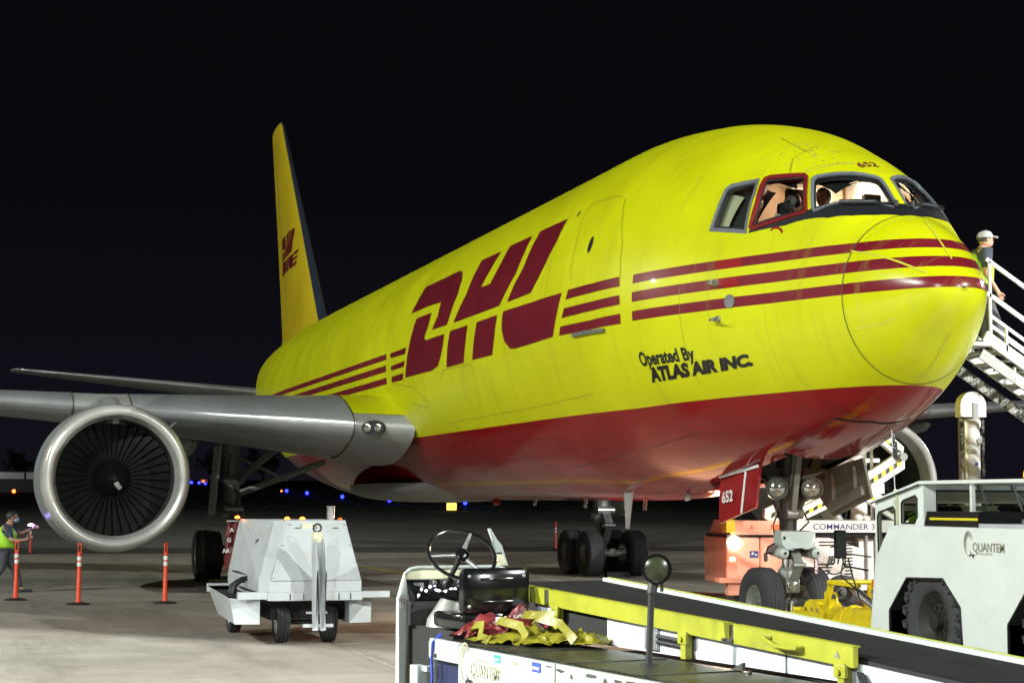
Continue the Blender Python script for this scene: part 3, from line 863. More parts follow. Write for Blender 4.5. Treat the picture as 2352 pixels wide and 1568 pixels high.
bm = B(); box(bm, (X0-3.4, -.42, 5.94), (X0-2.65, .22, 6.0)); obj('overhead_panel', bm, M['dark_in'], air)
for y_ in (-.62, .48):
    bm = B(); box(bm, (X0-3.15, y_-.24, 4.85), (X0-3.0, y_+.24, 5.62), .05); box(bm, (X0-3.1, y_-.24, 4.7), (X0-2.6, y_+.24, 4.86), .04)
    box(bm, (X0-3.13, y_-.13, 5.62), (X0-3.03, y_+.13, 5.80), .03); obj('crew_seat', bm, M['dark_in'], air, True)
bm = B(); lathe(bm, [(0, .02), (.02, .09), (.03, .09), (.05, .02)], (X0-2.42, -1.0, 5.50), (.6, -1, .1), 16); cyl(bm, (X0-2.42, -1.0, 5.2), (X0-2.42, -1.0, 5.5), .02)
ball(bm, (X0-2.52, -.88, 5.52), .06); box(bm, (X0-2.5, -1.05, 5.28), (X0-2.3, -.85, 5.36)); obj('cockpit_fan', bm, M['black_m'], air, True)
bm = grid_bm(np.arange(2.72, 3.5, .06), np.arange(20, 49, 1.5), -.17); obj('rear_window_dark_sheet', bm, M['dark_in'], air, 60)  # dark sheet added behind the rear window so it reads dark inside
bm = grid_bm(np.arange(3.10, 3.36, .05), np.arange(22, 43, 1.5), -.12); obj('sun_shade', bm, M['cream_st'], air, 60)
for a_, b_, c_ in ((2.0, 50, 57), (2.3, 46, 60)):
    pass
bm = grid_bm(np.arange(1.9, 2.9, .05), np.arange(53, 128, 2.), -.14, lambda s, t: s > 2.15+.16*np.sin(t*.35)*.5-.009*np.abs(t-90)*0+np.where(np.abs(t-90) < 30, -.28, .28)); obj('dark_header_trim', bm, M['dark_in'], air, 60)
lamp('cockpit_lamp', 'POINT', (X0-3.1, -.1, 5.93), 42, (1.0, .62, .38), shadow_soft_size=.06)
lamp('cockpit_lamp', 'POINT', (X0-3.3, .5, 5.85), 30, (1.0, .85, .7), shadow_soft_size=.06)

# ---- wings
def foil(t, n=18, camber=.015):
    xs = [.5*(1-math.cos(math.pi*i/n)) for i in range(n+1)]
    th = lambda x: (.72+.28*min(1., x/.16))*5*t*(.2969*math.sqrt(x)-.126*x-.3516*x*x+.2843*x**3-.1036*x**4)
    cm = lambda x: camber*4*x*(1-x)*.6
    up_ = [(x, cm(x)+th(x)) for x in xs]; lo = [(x, cm(x)-th(x)) for x in xs]
    return up_[::-1]+lo[1:]          # trailing edge upper -> leading edge -> trailing edge lower
def surf(sections, rng=None, vertical=False, n=18):
    """sections: (span, xle, z, chord, t) ; returns bmesh of lofted skin between chord index range"""
    bm = B(); rows = []
    for sp, xle, z, ch, t, *ex in sections:
        pts = foil(t, n, 0 if vertical else .015)
        if rng: pts = pts[rng[0]:rng[1]]
        if vertical: rows.append([bm.verts.new((xle-a*ch, b*ch, sp)) for a, b in pts])
        else: rows.append([bm.verts.new((xle-a*ch, sp, z+b*ch)) for a, b in pts])
    for A_, C_ in zip(rows[:-1], rows[1:]):
        for i in range(len(A_)-1): bm.faces.new((A_[i], A_[i+1], C_[i+1], C_[i]))
    for rw in (rows[0], rows[-1]):
        try: bmesh.ops.triangulate(bm, faces=[bm.faces.new(rw)])
        except Exception: pass
    return bm
def wing_sec(sg_):
    S_ = []
    for y in (2.2, 3.25, 5.5, 7.92, 10.5, 14, 18, 22, 23.8):
        xle = -16.0-(y-2.5)*.66
        te = -25.6-(y-2.5)*.06 if y < 8 else -25.93-(y-8)*.40
        S_.append((sg_*y, xle, 3.26+(y-2.5)*.088, xle-te, .150 if y < 3 else max(.092, .146-(y-3)*.0075)))
    return S_
for sg_ in (-1, 1):
    sec = wing_sec(sg_)
    NF = 18; LE = 7   # index LE..37-LE is the bright slat skin
    main = obj('wing', surf(sec), M['wing_grey'], air, 60)
    se2 = [(a, b+.012, c, d*1.002, e*1.02) for a, b, c, d, e in sec]
    for y0, y1 in ((3.25, 7.35), (8.6, 14.0), (14.05, 23.7)):
        def at(y):
            ys = [abs(s_[0]) for s_ in se2]
            return tuple(sg_*y if q == 0 else float(np.interp(y, ys, [s_[q] for s_ in se2])) for q in range(5))
        segs = [at(y0)]+[at(abs(s_[0])) for s_ in se2 if y0+.05 < abs(s_[0]) < y1-.05]+[at(y1)]
        obj('leading_edge_slat', surf(segs, (12, 22)), M['alu'], main, 60)
    fil = [(sg_*y_, float(np.interp(y_, [abs(q[0]) for q in sec], [q[1] for q in sec]))+.010, float(np.interp(y_, [abs(q[0]) for q in sec], [q[2] for q in sec])), float(np.interp(y_, [abs(q[0]) for q in sec], [q[3] for q in sec]))*1.001, float(np.interp(y_, [abs(q[0]) for q in sec], [q[4] for q in sec]))*1.03) for y_ in (2.2, 2.7, 3.24)]
    obj('root_fillet', surf(fil, (6, 17)), M['yellow_air'], main, 60)
    # joints of the slat
    for y in (3.27, 7.4, 8.55, 14.02):
        se3 = [(sg_*(y-.012), *[float(np.interp(y, [abs(s_[0]) for s_ in se2], [s_[q] for s_ in se2])) for q in (1, 2, 3, 4)]), (sg_*(y+.012), *[float(np.interp(y, [abs(s_[0]) for s_ in se2], [s_[q] for s_ in se2])) for q in (1, 2, 3, 4)])]
        se3 = [(a, b+.006, c, d*1.001, e*1.03) for a, b, c, d, e in se3]
        obj('slat_joint', surf(se3, (11, 25)), M['seam'], main)
    # flap track fairings
    for y, L_ in ((5.6, 3.2), (10.8, 3.0), (15.0, 2.6)):
        bm = B(); zz = 3.26+(y-2.5)*.088-.35
        lathe(bm, [(0, .02), (.4, .16), (1.4, .24), (2.2, .2), (L_, .02)], (-23.2-(y-2.5)*.16, sg_*y, zz), (-1, 0, -.04), 12); obj('flap_track_fairing', bm, M['wing_grey'], main, True)
    # root landing lights
    yl = sg_*2.93
    xl = -16.0-(2.93-2.5)*.66
    lo_ = Vector((xl+.012, yl, 3.27))
    nrm = Vector((.80, sg_*.55, -.10)).normalized()
    rt = Vector((0, 0, 1)).cross(nrm).normalized(); upv = nrm.cross(rt)
    bm = B()
    ringp = [lo_+nrm*.045+rt*.245*math.cos(a)+upv*.15*math.sin(a) for a in np.linspace(0, 2*math.pi, 25)[:-1]]
    prism(bm, ringp, -nrm*.10); ll = obj('root_light_recess', bm, M['black_air'], main)
    for k in (-1, 1):
        bm = B(); c_ = lo_+rt*.11*k+nrm*.05
        lathe(bm, [(0, .082), (.02, .078), (.03, .05), (.035, .005)], c_, nrm, 18); obj('landing_lamp', bm, M['lens'], ll, True)
# wing body fairing
bm = B()
ns, nt_ = 30, 28
for i in range(ns+1):
    u_ = i/ns; x = -17.2-10.2*u_
    k = math.sin(math.pi*min(max(u_, .0), 1))**.45
    for j in range(nt_+1):
        a = R(180+180*j/nt_)
        bm.verts.new((x, 1.85*k*math.copysign(abs(math.cos(a))**.7, math.cos(a)), 2.22-.42*k*abs(math.sin(a))**.6))
bm.verts.ensure_lookup_table()
for i in range(ns):
    for j in range(nt_):
        q = i*(nt_+1)+j
        bm.faces.new((bm.verts[q], bm.verts[q+1], bm.verts[q+nt_+2], bm.verts[q+nt_+1]))
obj('belly_fairing', bm, M['wing_grey'], air, 60)
# ---- fin and tailplane
fin_sec = [(6.9, -36.0, 0, 8.3, .10), (7.6, -36.5, 0, 7.6, .10), (11.6, -40.55, 0, 4.95, .10), (15.55, -44.6, 0, 2.45, .10), (15.72, -45.0, 0, 1.7, .05)]
def intp(secs, z):
    return [float(np.interp(z, [q[0] for q in secs], [q[k] for q in secs])) for k in range(5)]
fo = obj('tail_fin', surf(fin_sec, vertical=True), M['fin_yellow'], air, 60)
fl = [(a, b+.01, c, d*1.001, e*1.03) for a, b, c, d, e in fin_sec]
obj('fin_leading_edge', surf(fl, (16, 21), vertical=True), M['fin_edge'], fo, 60)
bm = B()
for z0, z1 in zip(np.linspace(7.9, 15.2, 9)[:-1], np.linspace(7.9, 15.2, 9)[1:]):
    for y_ in (-1,):
        a_, b_ = intp(fin_sec, z0), intp(fin_sec, z1)
        ya = lambda q, c: -(5*q[4]*(.2969*math.sqrt(c)-.126*c-.3516*c*c+.2843*c**3-.1036*c**4)*q[3]+.006)
        A_ = Vector((a_[1]-.68*a_[3], ya(a_, .68), z0)); C_ = Vector((b_[1]-.68*b_[3], ya(b_, .68), z1))
        bm.faces.new([bm.verts.new(v) for v in (A_, A_+Vector((.03, 0, 0)), C_+Vector((.03, 0, 0)), C_)])
obj('rudder_joint', bm, M['seam'], fo)
def on_fin(x, z, off=.012):
    q = intp(fin_sec, z); c = min(max((q[1]-x)/q[3], .001), .999)
    return Vector((x, -(5*q[4]*(.2969*math.sqrt(c)-.126*c-.3516*c*c+.2843*c**3-.1036*c**4)*q[3]+off), z))
for k_, poly in LOGO.items():
    if k_.startswith('aft'): continue
    bm = B()
    vs = [bm.verts.new((a, b, 0)) for a, b in poly]
    es = [bm.edges.new((vs[i], vs[(i+1) % len(vs)])) for i in range(len(vs))]
    bmesh.ops.triangle_fill(bm, edges=es, use_beauty=True)
    for v in bm.verts:
        v.co = on_fin(-39.9-(v.co.x-4.9)*.30, 9.75+(v.co.y+7.8)*.034)
    obj('fin_logo_piece', bm, M['maroon'], fo)
for sg_ in (-1, 1):
    ss_ = [(sg_*.5, -39.6, 5.33, 5.6, .07), (sg_*9.1, -45.9, 6.42, 2.0, .06), (sg_*9.3, -46.5, 6.44, 1.2, .04)]
    ho = obj('tailplane', surf(ss_), M['wing_grey'], air, 60)
    obj('tailplane_leading_edge', surf([(a, b+.008, c, d*1.001, e*1.03) for a, b, c, d, e in ss_], (12, 24)), M['alu'], ho, 60)

# ---- engines
fan_me = None
for sg_ in (-1, 1):
    ex, ey, ez = (-16.35 if sg_ < 0 else -15.3), sg_*7.92+(0.02 if sg_ < 0 else 0), 2.25
    O_ = (ex, ey, ez)
    bm = B(); lathe(bm, [(-.50, 1.415), (-1.2, 1.46), (-2.2, 1.47), (-3.2, 1.40), (-4.3, 1.20), (-4.7, 1.08), (-4.7, 1.03), (-4.0, 1.05)], O_, (1, 0, 0), 72)
    cowl = obj('engine_cowl', bm, M['cowl'], air, 50)
    bm = B()
    pr = [(-.50, 1.420)]+[(-.50+.46*math.sin(a)+.0, 1.28+.14*math.cos(a)) for a in np.linspace(.1, math.pi/2, 8)]+[(-.04-.10*(1-math.cos(a)), 1.28-.10*math.sin(a)) for a in np.linspace(.2, math.pi/2, 6)]+[(-.28, 1.145), (-.42, 1.125)]
    lathe(bm, pr, O_, (1, 0, 0), 72); obj('inlet_lip', bm, M['lip'], cowl, 60)
    bm = B(); lathe(bm, [(-.505, 1.424), (-.535, 1.424)], O_, (1, 0, 0), 72); obj('lip_joint', bm, M['seam'], cowl)
    bm = B(); lathe(bm, [(-.42, 1.125), (-.9, 1.13), (-1.55, 1.15), (-1.9, 1.15), (-1.95, .3)], O_, (1, 0, 0), 48); obj('inlet_barrel', bm, M['inlet_dark'], cowl, 50)
    fo_ = Vector((ex-1.45, ey, ez))
    if fan_me is None:
        bm = B()
        rr_ = [.36, .6, .85, 1.13]
        rows = []
        for k, r in enumerate(rr_):
            tw = R(28+34*k/3); c = .17+.035*k
            rows.append([(r, math.sin(tw)*c*f, math.cos(tw)*c*f, math.copysign(.010, 1)) for f in (-.5, 0, .5)])
        V_ = []
        for side in (0, 1):
            for rw in rows:
                V_.append([bm.verts.new((xx+.0+(.012 if side else -.012)+(.02 if abs(yy) < 1e-6 else 0), yy, r)) for r, yy, xx, _ in rw])
        for s0 in (0, 4):
            for i in range(3):
                for j in range(2): bm.faces.new((V_[s0+i][j], V_[s0+i][j+1], V_[s0+i+1][j+1], V_[s0+i+1][j]))
        for i in range(3):
            for j in (0, 2): bm.faces.new((V_[i][j], V_[i+1][j], V_[i+5][j], V_[i+4][j]))
        b0 = obj('fan_blade', bm, M['blade'], cowl, 60); fan_me = b0.data
        b0.location = fo_
        first = b0
    for k in range(38):
        if sg_ < 0 and k == 0: continue
        o = link(bpy.data.objects.new('fan_blade', fan_me)); o.parent = cowl; o.location = fo_; o.rotation_euler = (2*math.pi*k/38, 0, 0)
    bm = B(); lathe(bm, [(-.12, .38), (.05, .37), (.25, .29), (.45, .16), (.55, .06), (.575, .003)], fo_, (1, 0, 0), 32); sp = obj('spinner', bm, M['spin'], cowl, 60)
    bm = B()   # white swirl stroke
    for t in np.linspace(0, 1, 7):
        r = .10+.17*t; x = float(np.interp(r, [.06, .16, .29, .37], [.55, .45, .25, .05]))+.012; a = R(-62 if sg_ < 0 else 100)+.15*t
        d_ = Vector((0, math.cos(a), math.sin(a))); e_ = Vector((0, -math.sin(a), math.cos(a)))
        for q in (-1, 1): bm.verts.new(fo_+Vector((x, 0, 0))+d_*r+e_*.045*q)
    bm.verts.ensure_lookup_table()
    for i in range(6): bm.faces.new((bm.verts[2*i], bm.verts[2*i+1], bm.verts[2*i+3], bm.verts[2*i+2]))
    obj('spinner_mark', bm, M['wtext'], sp)
    bm = B(); lathe(bm, [(-4.4, .75), (-5.4, .62), (-6.2, .45), (-6.2, .40)], O_, (1, 0, 0), 32); lathe(bm, [(-5.8, .3), (-6.6, .12), (-6.9, .01)], O_, (1, 0, 0), 24); obj('exhaust_nozzle', bm, M['gear_dark'], cowl, 50)
    # pylon
    bm = B()
    yl = [(-17.0, 3.64, .05), (-17.6, 3.78, .19), (-18.6, 3.90, .26), (-20.5, 3.95, .26), (-24.0, 3.5, .10)]
    rows = []
    for x, zt, hw in yl:
        rows.append([bm.verts.new((x, ey+a, z)) for a, z in ((-hw*1.25, 3.3), (-hw, (3.4+zt)/2), (-hw*.6, zt-.02), (0, zt+.03), (hw*.6, zt-.02), (hw, (3.4+zt)/2), (hw*1.25, 3.3))])
    for A_, C_ in zip(rows[:-1], rows[1:]):
        for i in range(6): bm.faces.new((A_[i], A_[i+1], C_[i+1], C_[i]))
    bm.faces.new(rows[0]); obj('engine_pylon', bm, M['cowl'], air, 50)
    # vortex strake on the inboard upper side
    a = R(42); d_ = Vector((0, -sg_*math.cos(a), math.sin(a)))
    bm = B(); b_ = Vector((ex-1.5, ey, ez))
    prism(bm, [b_+d_*1.44, b_+d_*1.70+Vector((-.15, 0, 0)), b_+d_*1.72+Vector((-.75, 0, 0)), b_+d_*1.44+Vector((-1.0, 0, 0))], Vector((0, .03, .02))); obj('nacelle_strake', bm, M['wing_grey'], cowl)

# ---- wheels
def tyre_bm(Rr, W, grooves=4, rimr=.5):
    bm = B(); pr = []
    rr = Rr*rimr
    pr += [(-W*.36, rr), (-W*.47, rr*1.12), (-W*.5, Rr*.80), (-W*.46, Rr*.93), (-W*.38, Rr*.985)]
    xs = np.linspace(-W*.36, W*.36, grooves*4+1)
    for i, x in enumerate(xs):
        crown = Rr*(1-.035*(x/(W*.36))**2)
        pr.append((x, crown-(.012 if i % 4 == 2 and grooves else 0)))
    pr += [(W*.38, Rr*.985*1.0), (W*.46, Rr*.93), (W*.5, Rr*.80), (W*.47, rr*1.12), (W*.36, rr)]
    lathe(bm, pr, (0, 0, 0), (0, 1, 0), 48)
    return bm
def rim_bm(Rr, W, rimr=.5, bolts=8):
    bm = B(); rr = Rr*rimr
    for s_ in (-1, 1):
        lathe(bm, [(s_*W*.37, rr*1.02), (s_*W*.42, rr*.98), (s_*W*.36, rr*.86), (s_*W*.20, rr*.62), (s_*W*.22, rr*.34), (s_*W*.40, rr*.30), (s_*W*.41, .003)], (0, 0, 0), (0, 1, 0), 32)
        for k in range(bolts):
            a = 2*math.pi*k/bolts
            c = Vector((math.cos(a)*rr*.48, s_*W*.20, math.sin(a)*rr*.48)); cyl(bm, c, c+Vector((0, s_*W*.06, 0)), rr*.06, n=6)
    return bm
def tyre_set(name, Rr, W, parent, pos, grooves=4, hubm='hub', rimr=.5):
    key = (name, Rr, W)
    bm = tyre_bm(Rr, W, grooves, rimr)
    t0 = obj(name, bm, M['tyre'], parent, 50); r0 = obj('wheel_rim', rim_bm(Rr, W, rimr), M[hubm], t0, 40)
    t0.location = pos[0]
    for p_ in pos[1:]:
        t = link(bpy.data.objects.new(name, t0.data)); t.parent = parent; t.location = p_
        r = link(bpy.data.objects.new('wheel_rim', r0.data)); r.parent = t
    return t0
# nose gear
NG = -3.95
tyre_set('nose_tyre', .475, .30, air, [(NG, -.36, .47), (NG, .36, .47)])
bm = B()
cyl(bm, (NG, -.30, .47), (NG, .30, .47), .07)
cyl(bm, (NG, 0, .40), (NG+.03, 0, .95), .085, .085, 20)
lathe(bm, [(.0, .085), (.06, .12), (.24, .12), (.30, .10)], (NG, 0, .62), (0, 0, 1), 20)
obj('nose_axle', bm, M['gear_grey'], air, True)
bm = B(); cyl(bm, (NG+.03, 0, .86), (NG+.06, 0, 1.12), .075, n=20); obj('nose_piston', bm, M['chrome'], air, True)
bm = B()
cyl(bm, (NG+.05, 0, 1.06), (NG+.09, 0, 1.62), .115, .12, 20)
lathe(bm, [(0, .13), (.05, .17), (.09, .17), (.12, .13)], (NG+.05, 0, 1.06), (0, 0, 1), 24)
lathe(bm, [(0, .13), (.04, .16), (.08, .13)], (NG+.07, 0, 1.36), (0, 0, 1), 24)
cyl(bm, (NG+.09, 0, 1.6), (NG+.16, 0, 2.5), .16, .19, 16)
beam(bm, (NG+.12, -.5, 2.2), (NG+.12, .5, 2.2), .16, .16)
beam(bm, (NG+.12, -.42, 2.4), (NG+.10, -.06, 1.6), .10, .12)
beam(bm, (NG+.12, .42, 2.4), (NG+.10, .06, 1.6), .10, .12)
obj('nose_strut', bm, M['gear_dark'], air, True)
bm = B(); beam(bm, (NG+.55, -.06, 2.5), (NG+.2, .0, 1.62), .08, .12, bev=.01); beam(bm, (NG+.5, -.1, 2.45), (NG+.22, -.04, 1.9), .04, .05); cyl(bm, (NG+.22, -.1, 1.66), (NG+.22, .14, 1.66), .07)
obj('drag_brace', bm, M['gear_grey'], air, True)
bm = B(); beam(bm, (NG+.16, 0, 1.30), (NG+.40, 0, .98), .13, .05); beam(bm, (NG+.40, 0, .98), (NG+.12, 0, .62), .11, .05); cyl(bm, (NG+.40, -.09, .98), (NG+.40, .09, .98), .035); obj('torque_link', bm, M['gear_grey'], air, True)
bm = B(); prism(bm, [(NG+.16, -.26, 1.44), (NG+.16, .24, 1.44), (NG+.16, .24, 1.24), (NG+.16, .10, 1.20), (NG+.16, .06, 1.24), (NG+.16, -.02, 1.24), (NG+.16, -.06, 1.20), (NG+.16, -.20, 1.20), (NG+.16, -.26, 1.26)], (.26, 0, -.02))
bmesh.ops.bevel(bm, geom=bm.edges[:], offset=.012, segments=2, affect='EDGES'); obj('steering_cover', bm, M['white2'], air, True)
for y_ in (-.22, .26):
    bm = B(); cyl(bm, (NG-.05, y_*.75, 1.16), (NG+.30, y_, 1.14), .072, n=18); sc_ = obj('steering_actuator', bm, M['gear_grey'], air, True)
    bm = B(); lathe(bm, [(0, .078), (.05, .082), (.11, .07), (.14, .02)], (NG+.28, y_, 1.14), (1, .08, 0), 18); obj('actuator_cap', bm, M['white2'], sc_, True)
for y_ in (-.31, .21):
    bm = B(); lathe(bm, [(-.16, .05), (-.10, .12), (0, .15), (.04, .15), (.04, .13), (.0, .12)], (NG+.38, y_, 2.0), (1, -.25, -.05), 28)
    h_ = obj('landing_light', bm, M['gear_dark'], air, True)
    bm = B(); lathe(bm, [(.0, .122), (.025, .09), (.035, .002)], (NG+.39, y_, 2.0), (1, -.25, -.05), 28); obj('lens', bm, M['lens'], h_, True)
bm = B(); beam(bm, (NG+.18, -.11, .70), (NG+.18, .09, .70), .02, .19); box(bm, (NG+.10, -.12, .60), (NG+.24, .10, .80), .03); tl_ = obj('taxi_light', bm, M['gear_grey'], air, True)
bm = B(); lathe(bm, [(.0, .088), (.02, .06), (.03, .002)], (NG+.245, -.01, .70), (1, 0, 0), 20); obj('lens', bm, M['lens'], tl_, True)
for pth in ([(NG+.1, -.15, 1.7), (NG+.2, -.28, 1.5), (NG+.18, -.24, 1.32)], [(NG+.1, -.12, 1.9), (NG+.3, -.16, 1.6), (NG+.15, -.1, 1.4)], [(NG+.1, .16, 1.8), (NG+.3, .2, 1.55), (NG+.2, .1, 1.42)], [(NG+.12, -.13, 1.3), (NG+.25, -.38, 1.22), (NG+.15, -.36, 1.14), (NG+.1, -.15, 1.12)], [(NG+.1, .1, .95), (NG+.18, .16, .8), (NG+.1, .1, .62)]):
    bm = B(); P = [Vector(q) for q in pth]; dn = []
    for a_, b_ in zip(P[:-1], P[1:]):
        for t in (0, .33, .66): dn.append(a_.lerp(b_, t))
    tube(bm, dn+[P[-1]], .013, 6); obj('hydraulic_hose', bm, M['black_m'], air, True)
bm = B(); box(bm, (NG+.24, .30, .78), (NG+.25, .36, 1.12)); rf = obj('safety_ribbon', bm, M['tarp_r'], air)
bm = text_bm('LAST FLIGHT', .045, .002); place_bm(bm, (NG+.252, .345, .80), (0, 0, 1), (0, -1, 0)); obj('ribbon_lettering', bm, M['wtext'], rf)
# well
bm = B()
x0_, x1_ = X0-5.42, X0-3.5
for lo_, hi_ in (((x0_, -.54, 2.16), (x0_+.02, .52, 3.0)), ((x1_, -.54, 2.50), (x1_+.02, .52, 3.0)), ((x0_, -.54, 3.0), (x1_, .52, 3.02))): box(bm, lo_, hi_)
for y_ in (-.55, .53): prism(bm, [(x0_, y_, 2.18), (x1_, y_, 2.50), (x1_, y_, 3.0), (x0_, y_, 3.0)], (0, .02, 0))
for k in range(5): beam(bm, (x0_+.2+.35*k, -.56, 2.9), (x0_+.2+.35*k, .54, 2.9), .06, .1)
obj('nose_wheel_well', bm, M['well'], air)
# doors
bm = B(); prism(bm, [(-3.42, -.58, 2.36), (-3.42, -.66, 1.74), (-4.58, -.66, 1.52), (-4.70, -.60, 2.02), (-4.66, -.56, 2.28)], (0, -.035, 0)); dr = obj('nose_gear_door', bm, M['red_air'], air)
bm = B(); prism(bm, [(-3.80, -.635, 2.24), (-3.86, -.635, 2.24), (-3.86, -.705, 1.66), (-3.80, -.705, 1.67)], (0, -.004, 0)); prism(bm, [(-3.42, -.64, 2.27), (-3.42, -.64, 2.31), (-4.66, -.64, 2.18), (-4.66, -.64, 2.14)], (0, -.02, 0)); obj('door_stripe', bm, M['wtext'], dr)
bm = text_bm('652', .21, .006, 0, 1.15); place_bm(bm, (-4.45, -.712, 1.80), (1, 0, .10), (0, 0, 1)); obj('door_number', bm, M['wtext'], dr)
bm = B(); prism(bm, [(-2.85, .58, 2.40), (-2.85, .70, 1.88), (-3.95, .72, 1.62), (-4.3, .60, 2.02), (-4.3, .56, 2.2)], (0, .035, 0)); d2 = obj('nose_gear_door', bm, M['door_in'], air, label='port nose gear door showing its grey green inner face')
bm = B(); beam(bm, (-2.95, .64, 1.98), (-3.9, .66, 1.74), .07, .13, bev=.01); beam(bm, (-3.1, .6, 2.3), (-3.15, .66, 1.9), .05, .05); beam(bm, (-3.7, .6, 2.2), (-3.8, .67, 1.75), .05, .05); obj('door_rib', bm, M['gear_grey'], d2, True)
bm = B(); prism(bm, [(X0-5.42, -.50, 2.16), (X0-5.42, -.56, 1.98), (X0-6.1, -.50, 1.96), (X0-6.4, -.3, 1.98)], (0, -.03, 0)); obj('aft_gear_door', bm, M['red_air'], air)
# main gear
MGX = -23.66
pos = [(MGX+dx, sg_*yy, .56) for sg_ in (-1, 1) for dx in (.71, -.71) for yy in (4.08, 5.22)]
tyre_set('main_tyre', .565, .43, air, pos, 5, 'gear_grey', .45)
for sg_ in (-1, 1):
    yc_ = sg_*4.65
    bm = B(); beam(bm, (MGX+.8, yc_, .58), (MGX-.8, yc_, .58), .18, .2, bev=.03)
    for dx in (.71, -.71): cyl(bm, (MGX+dx, yc_-.6, .57), (MGX+dx, yc_+.6, .57), .09)
    obj('bogie_beam', bm, M['gear_grey'], air, True)
    for dx in (.71, -.71):
        for yy in (-.30, .30):
            bm = B(); lathe(bm, [(-.06, .05), (-.06, .2), (.06, .2), (.06, .05)], (MGX+dx, yc_+yy, .57), (0, 1, 0), 20)
            for k in range(10):
                a = 2*math.pi*k/10; c = Vector((MGX+dx+.21*math.cos(a), yc_+yy, .57+.21*math.sin(a))); cyl(bm, c-Vector((0, .06, 0)), c+Vector((0, .06, 0)), .03, n=8)
            obj('brake_pack', bm, M['chrome'] if dx > 0 and sg_ > 0 else M['gear_grey'], air, True)
    bm = B(); cyl(bm, (MGX, yc_, .6), (MGX, yc_-sg_*.03, 1.5), .12, .12, 20); cyl(bm, (MGX, yc_-sg_*.03, 1.3), (MGX-.05, yc_+sg_*.1, 3.2), .19, .24, 20)
    lathe(bm, [(0, .2), (.08, .26), (.2, .26), (.26, .2)], (MGX, yc_-sg_*.03, 1.35), (0, 0, 1), 20); lathe(bm, [(0, .24), (.1, .3), (.22, .24)], (MGX, yc_, 2.2), (0, 0, 1), 20)
    beam(bm, (MGX-.1, yc_, 3.1), (MGX-.9, yc_, 2.6), .2, .2)
    obj('main_strut', bm, M['gear_grey'], air, True)
    bm = B(); beam(bm, (MGX+.2, yc_, 1.65), (MGX+.55, yc_, 1.25), .22, .09, bev=.02); beam(bm, (MGX+.55, yc_, 1.25), (MGX+.2, yc_, .80), .18, .09, bev=.02); cyl(bm, (MGX+.55, yc_-.14, 1.25), (MGX+.55, yc_+.14, 1.25), .06)
    cyl(bm, (MGX+.25, yc_-.22, 1.62), (MGX+.25, yc_+.22, 1.62), .1); obj('main_torque_link', bm, M['steel'], air, True)
    bm = B(); beam(bm, (MGX, yc_-sg_*.05, 1.95), (MGX+.3, sg_*2.5, 2.75), .14, .16, bev=.03); beam(bm, (MGX-.1, yc_, 2.9), (MGX+.3, sg_*3.4, 2.3), .08, .08); beam(bm, (MGX, yc_, 2.2), (MGX+1.6, sg_*3.9, 3.0), .12, .12)
    obj('side_brace', bm, M['gear_grey'], air, True)
    bm = B(); prism(bm, [(MGX+.5, sg_*4.98, 3.1), (MGX+.55, sg_*5.12, 1.5), (MGX-.5, sg_*5.12, 1.45), (MGX-.6, sg_*4.98, 3.1)], (0, sg_*.04, 0)); obj('main_gear_door', bm, M['wing_grey'], air)
    bm = B(); prism(bm, [(MGX+.9, sg_*1.3, 1.86), (MGX+.9, sg_*1.42, .95), (MGX-.9, sg_*1.42, .95), (MGX-.9, sg_*1.3, 1.86)], (0, sg_*.05, 0))
    for k in range(5):
        a_ = random.uniform(-.1, .25); P = [Vector((MGX+a_, yc_+random.uniform(-.2, .2), 3.0-.5*q+random.uniform(-.1, .1))) for q in range(5)]
        b2 = B(); tube(b2, P, .02, 6); obj('hydraulic_hose', b2, M['black_m'], air, True)
    bm.free()
bm = B(); ball(bm, (-17.5, 0, 1.80), .09, (1, 1, .8)); obj('belly_beacon', bm, M['red_air'], air, True)
# ================================================================ GROUND POWER CART
cart = thing('ground_power_cart', 'white ground power cart with sloping panels and lit orange marker lamps', 'power cart', (-5.6, -6.4, 0))
def P_(name, bm, mat, parent=cart, smooth=False, label=None): return obj(name, bm, mat, parent, smooth, True, label)
# hood: faces
b0, b1, t0_, t1_ = .67, .80, 1.555, 1.555
Lb = [(-4.20, -5.81, b0), (-4.20, -6.98, b0), (-4.32, -7.10, b0), (-7.0, -7.10, b0), (-7.0, -5.78, b0)]
Lk = [(-4.20, -5.81, b1), (-4.20, -6.98, b1), (-4.32, -7.10, b1), (-7.0, -7.10, b1), (-7.0, -5.78, b1)]
Lt = [(-4.95, -5.87, t0_), (-4.95, -6.66, t0_), (-5.10, -6.78, t0_), (-6.8, -6.98, t0_), (-6.8, -5.87, t0_)]
bm = B()
rows = [[bm.verts.new(q) for q in L_] for L_ in (Lb, Lk, Lt)]
for A_, C_ in zip(rows[:-1], rows[1:]):
    for i in range(5): bm.faces.new((A_[i], A_[(i+1) % 5], C_[(i+1) % 5], C_[i]))
bm.faces.new(rows[2]); bm.faces.new(rows[0])
hood = P_('hood', bm, M['white'])
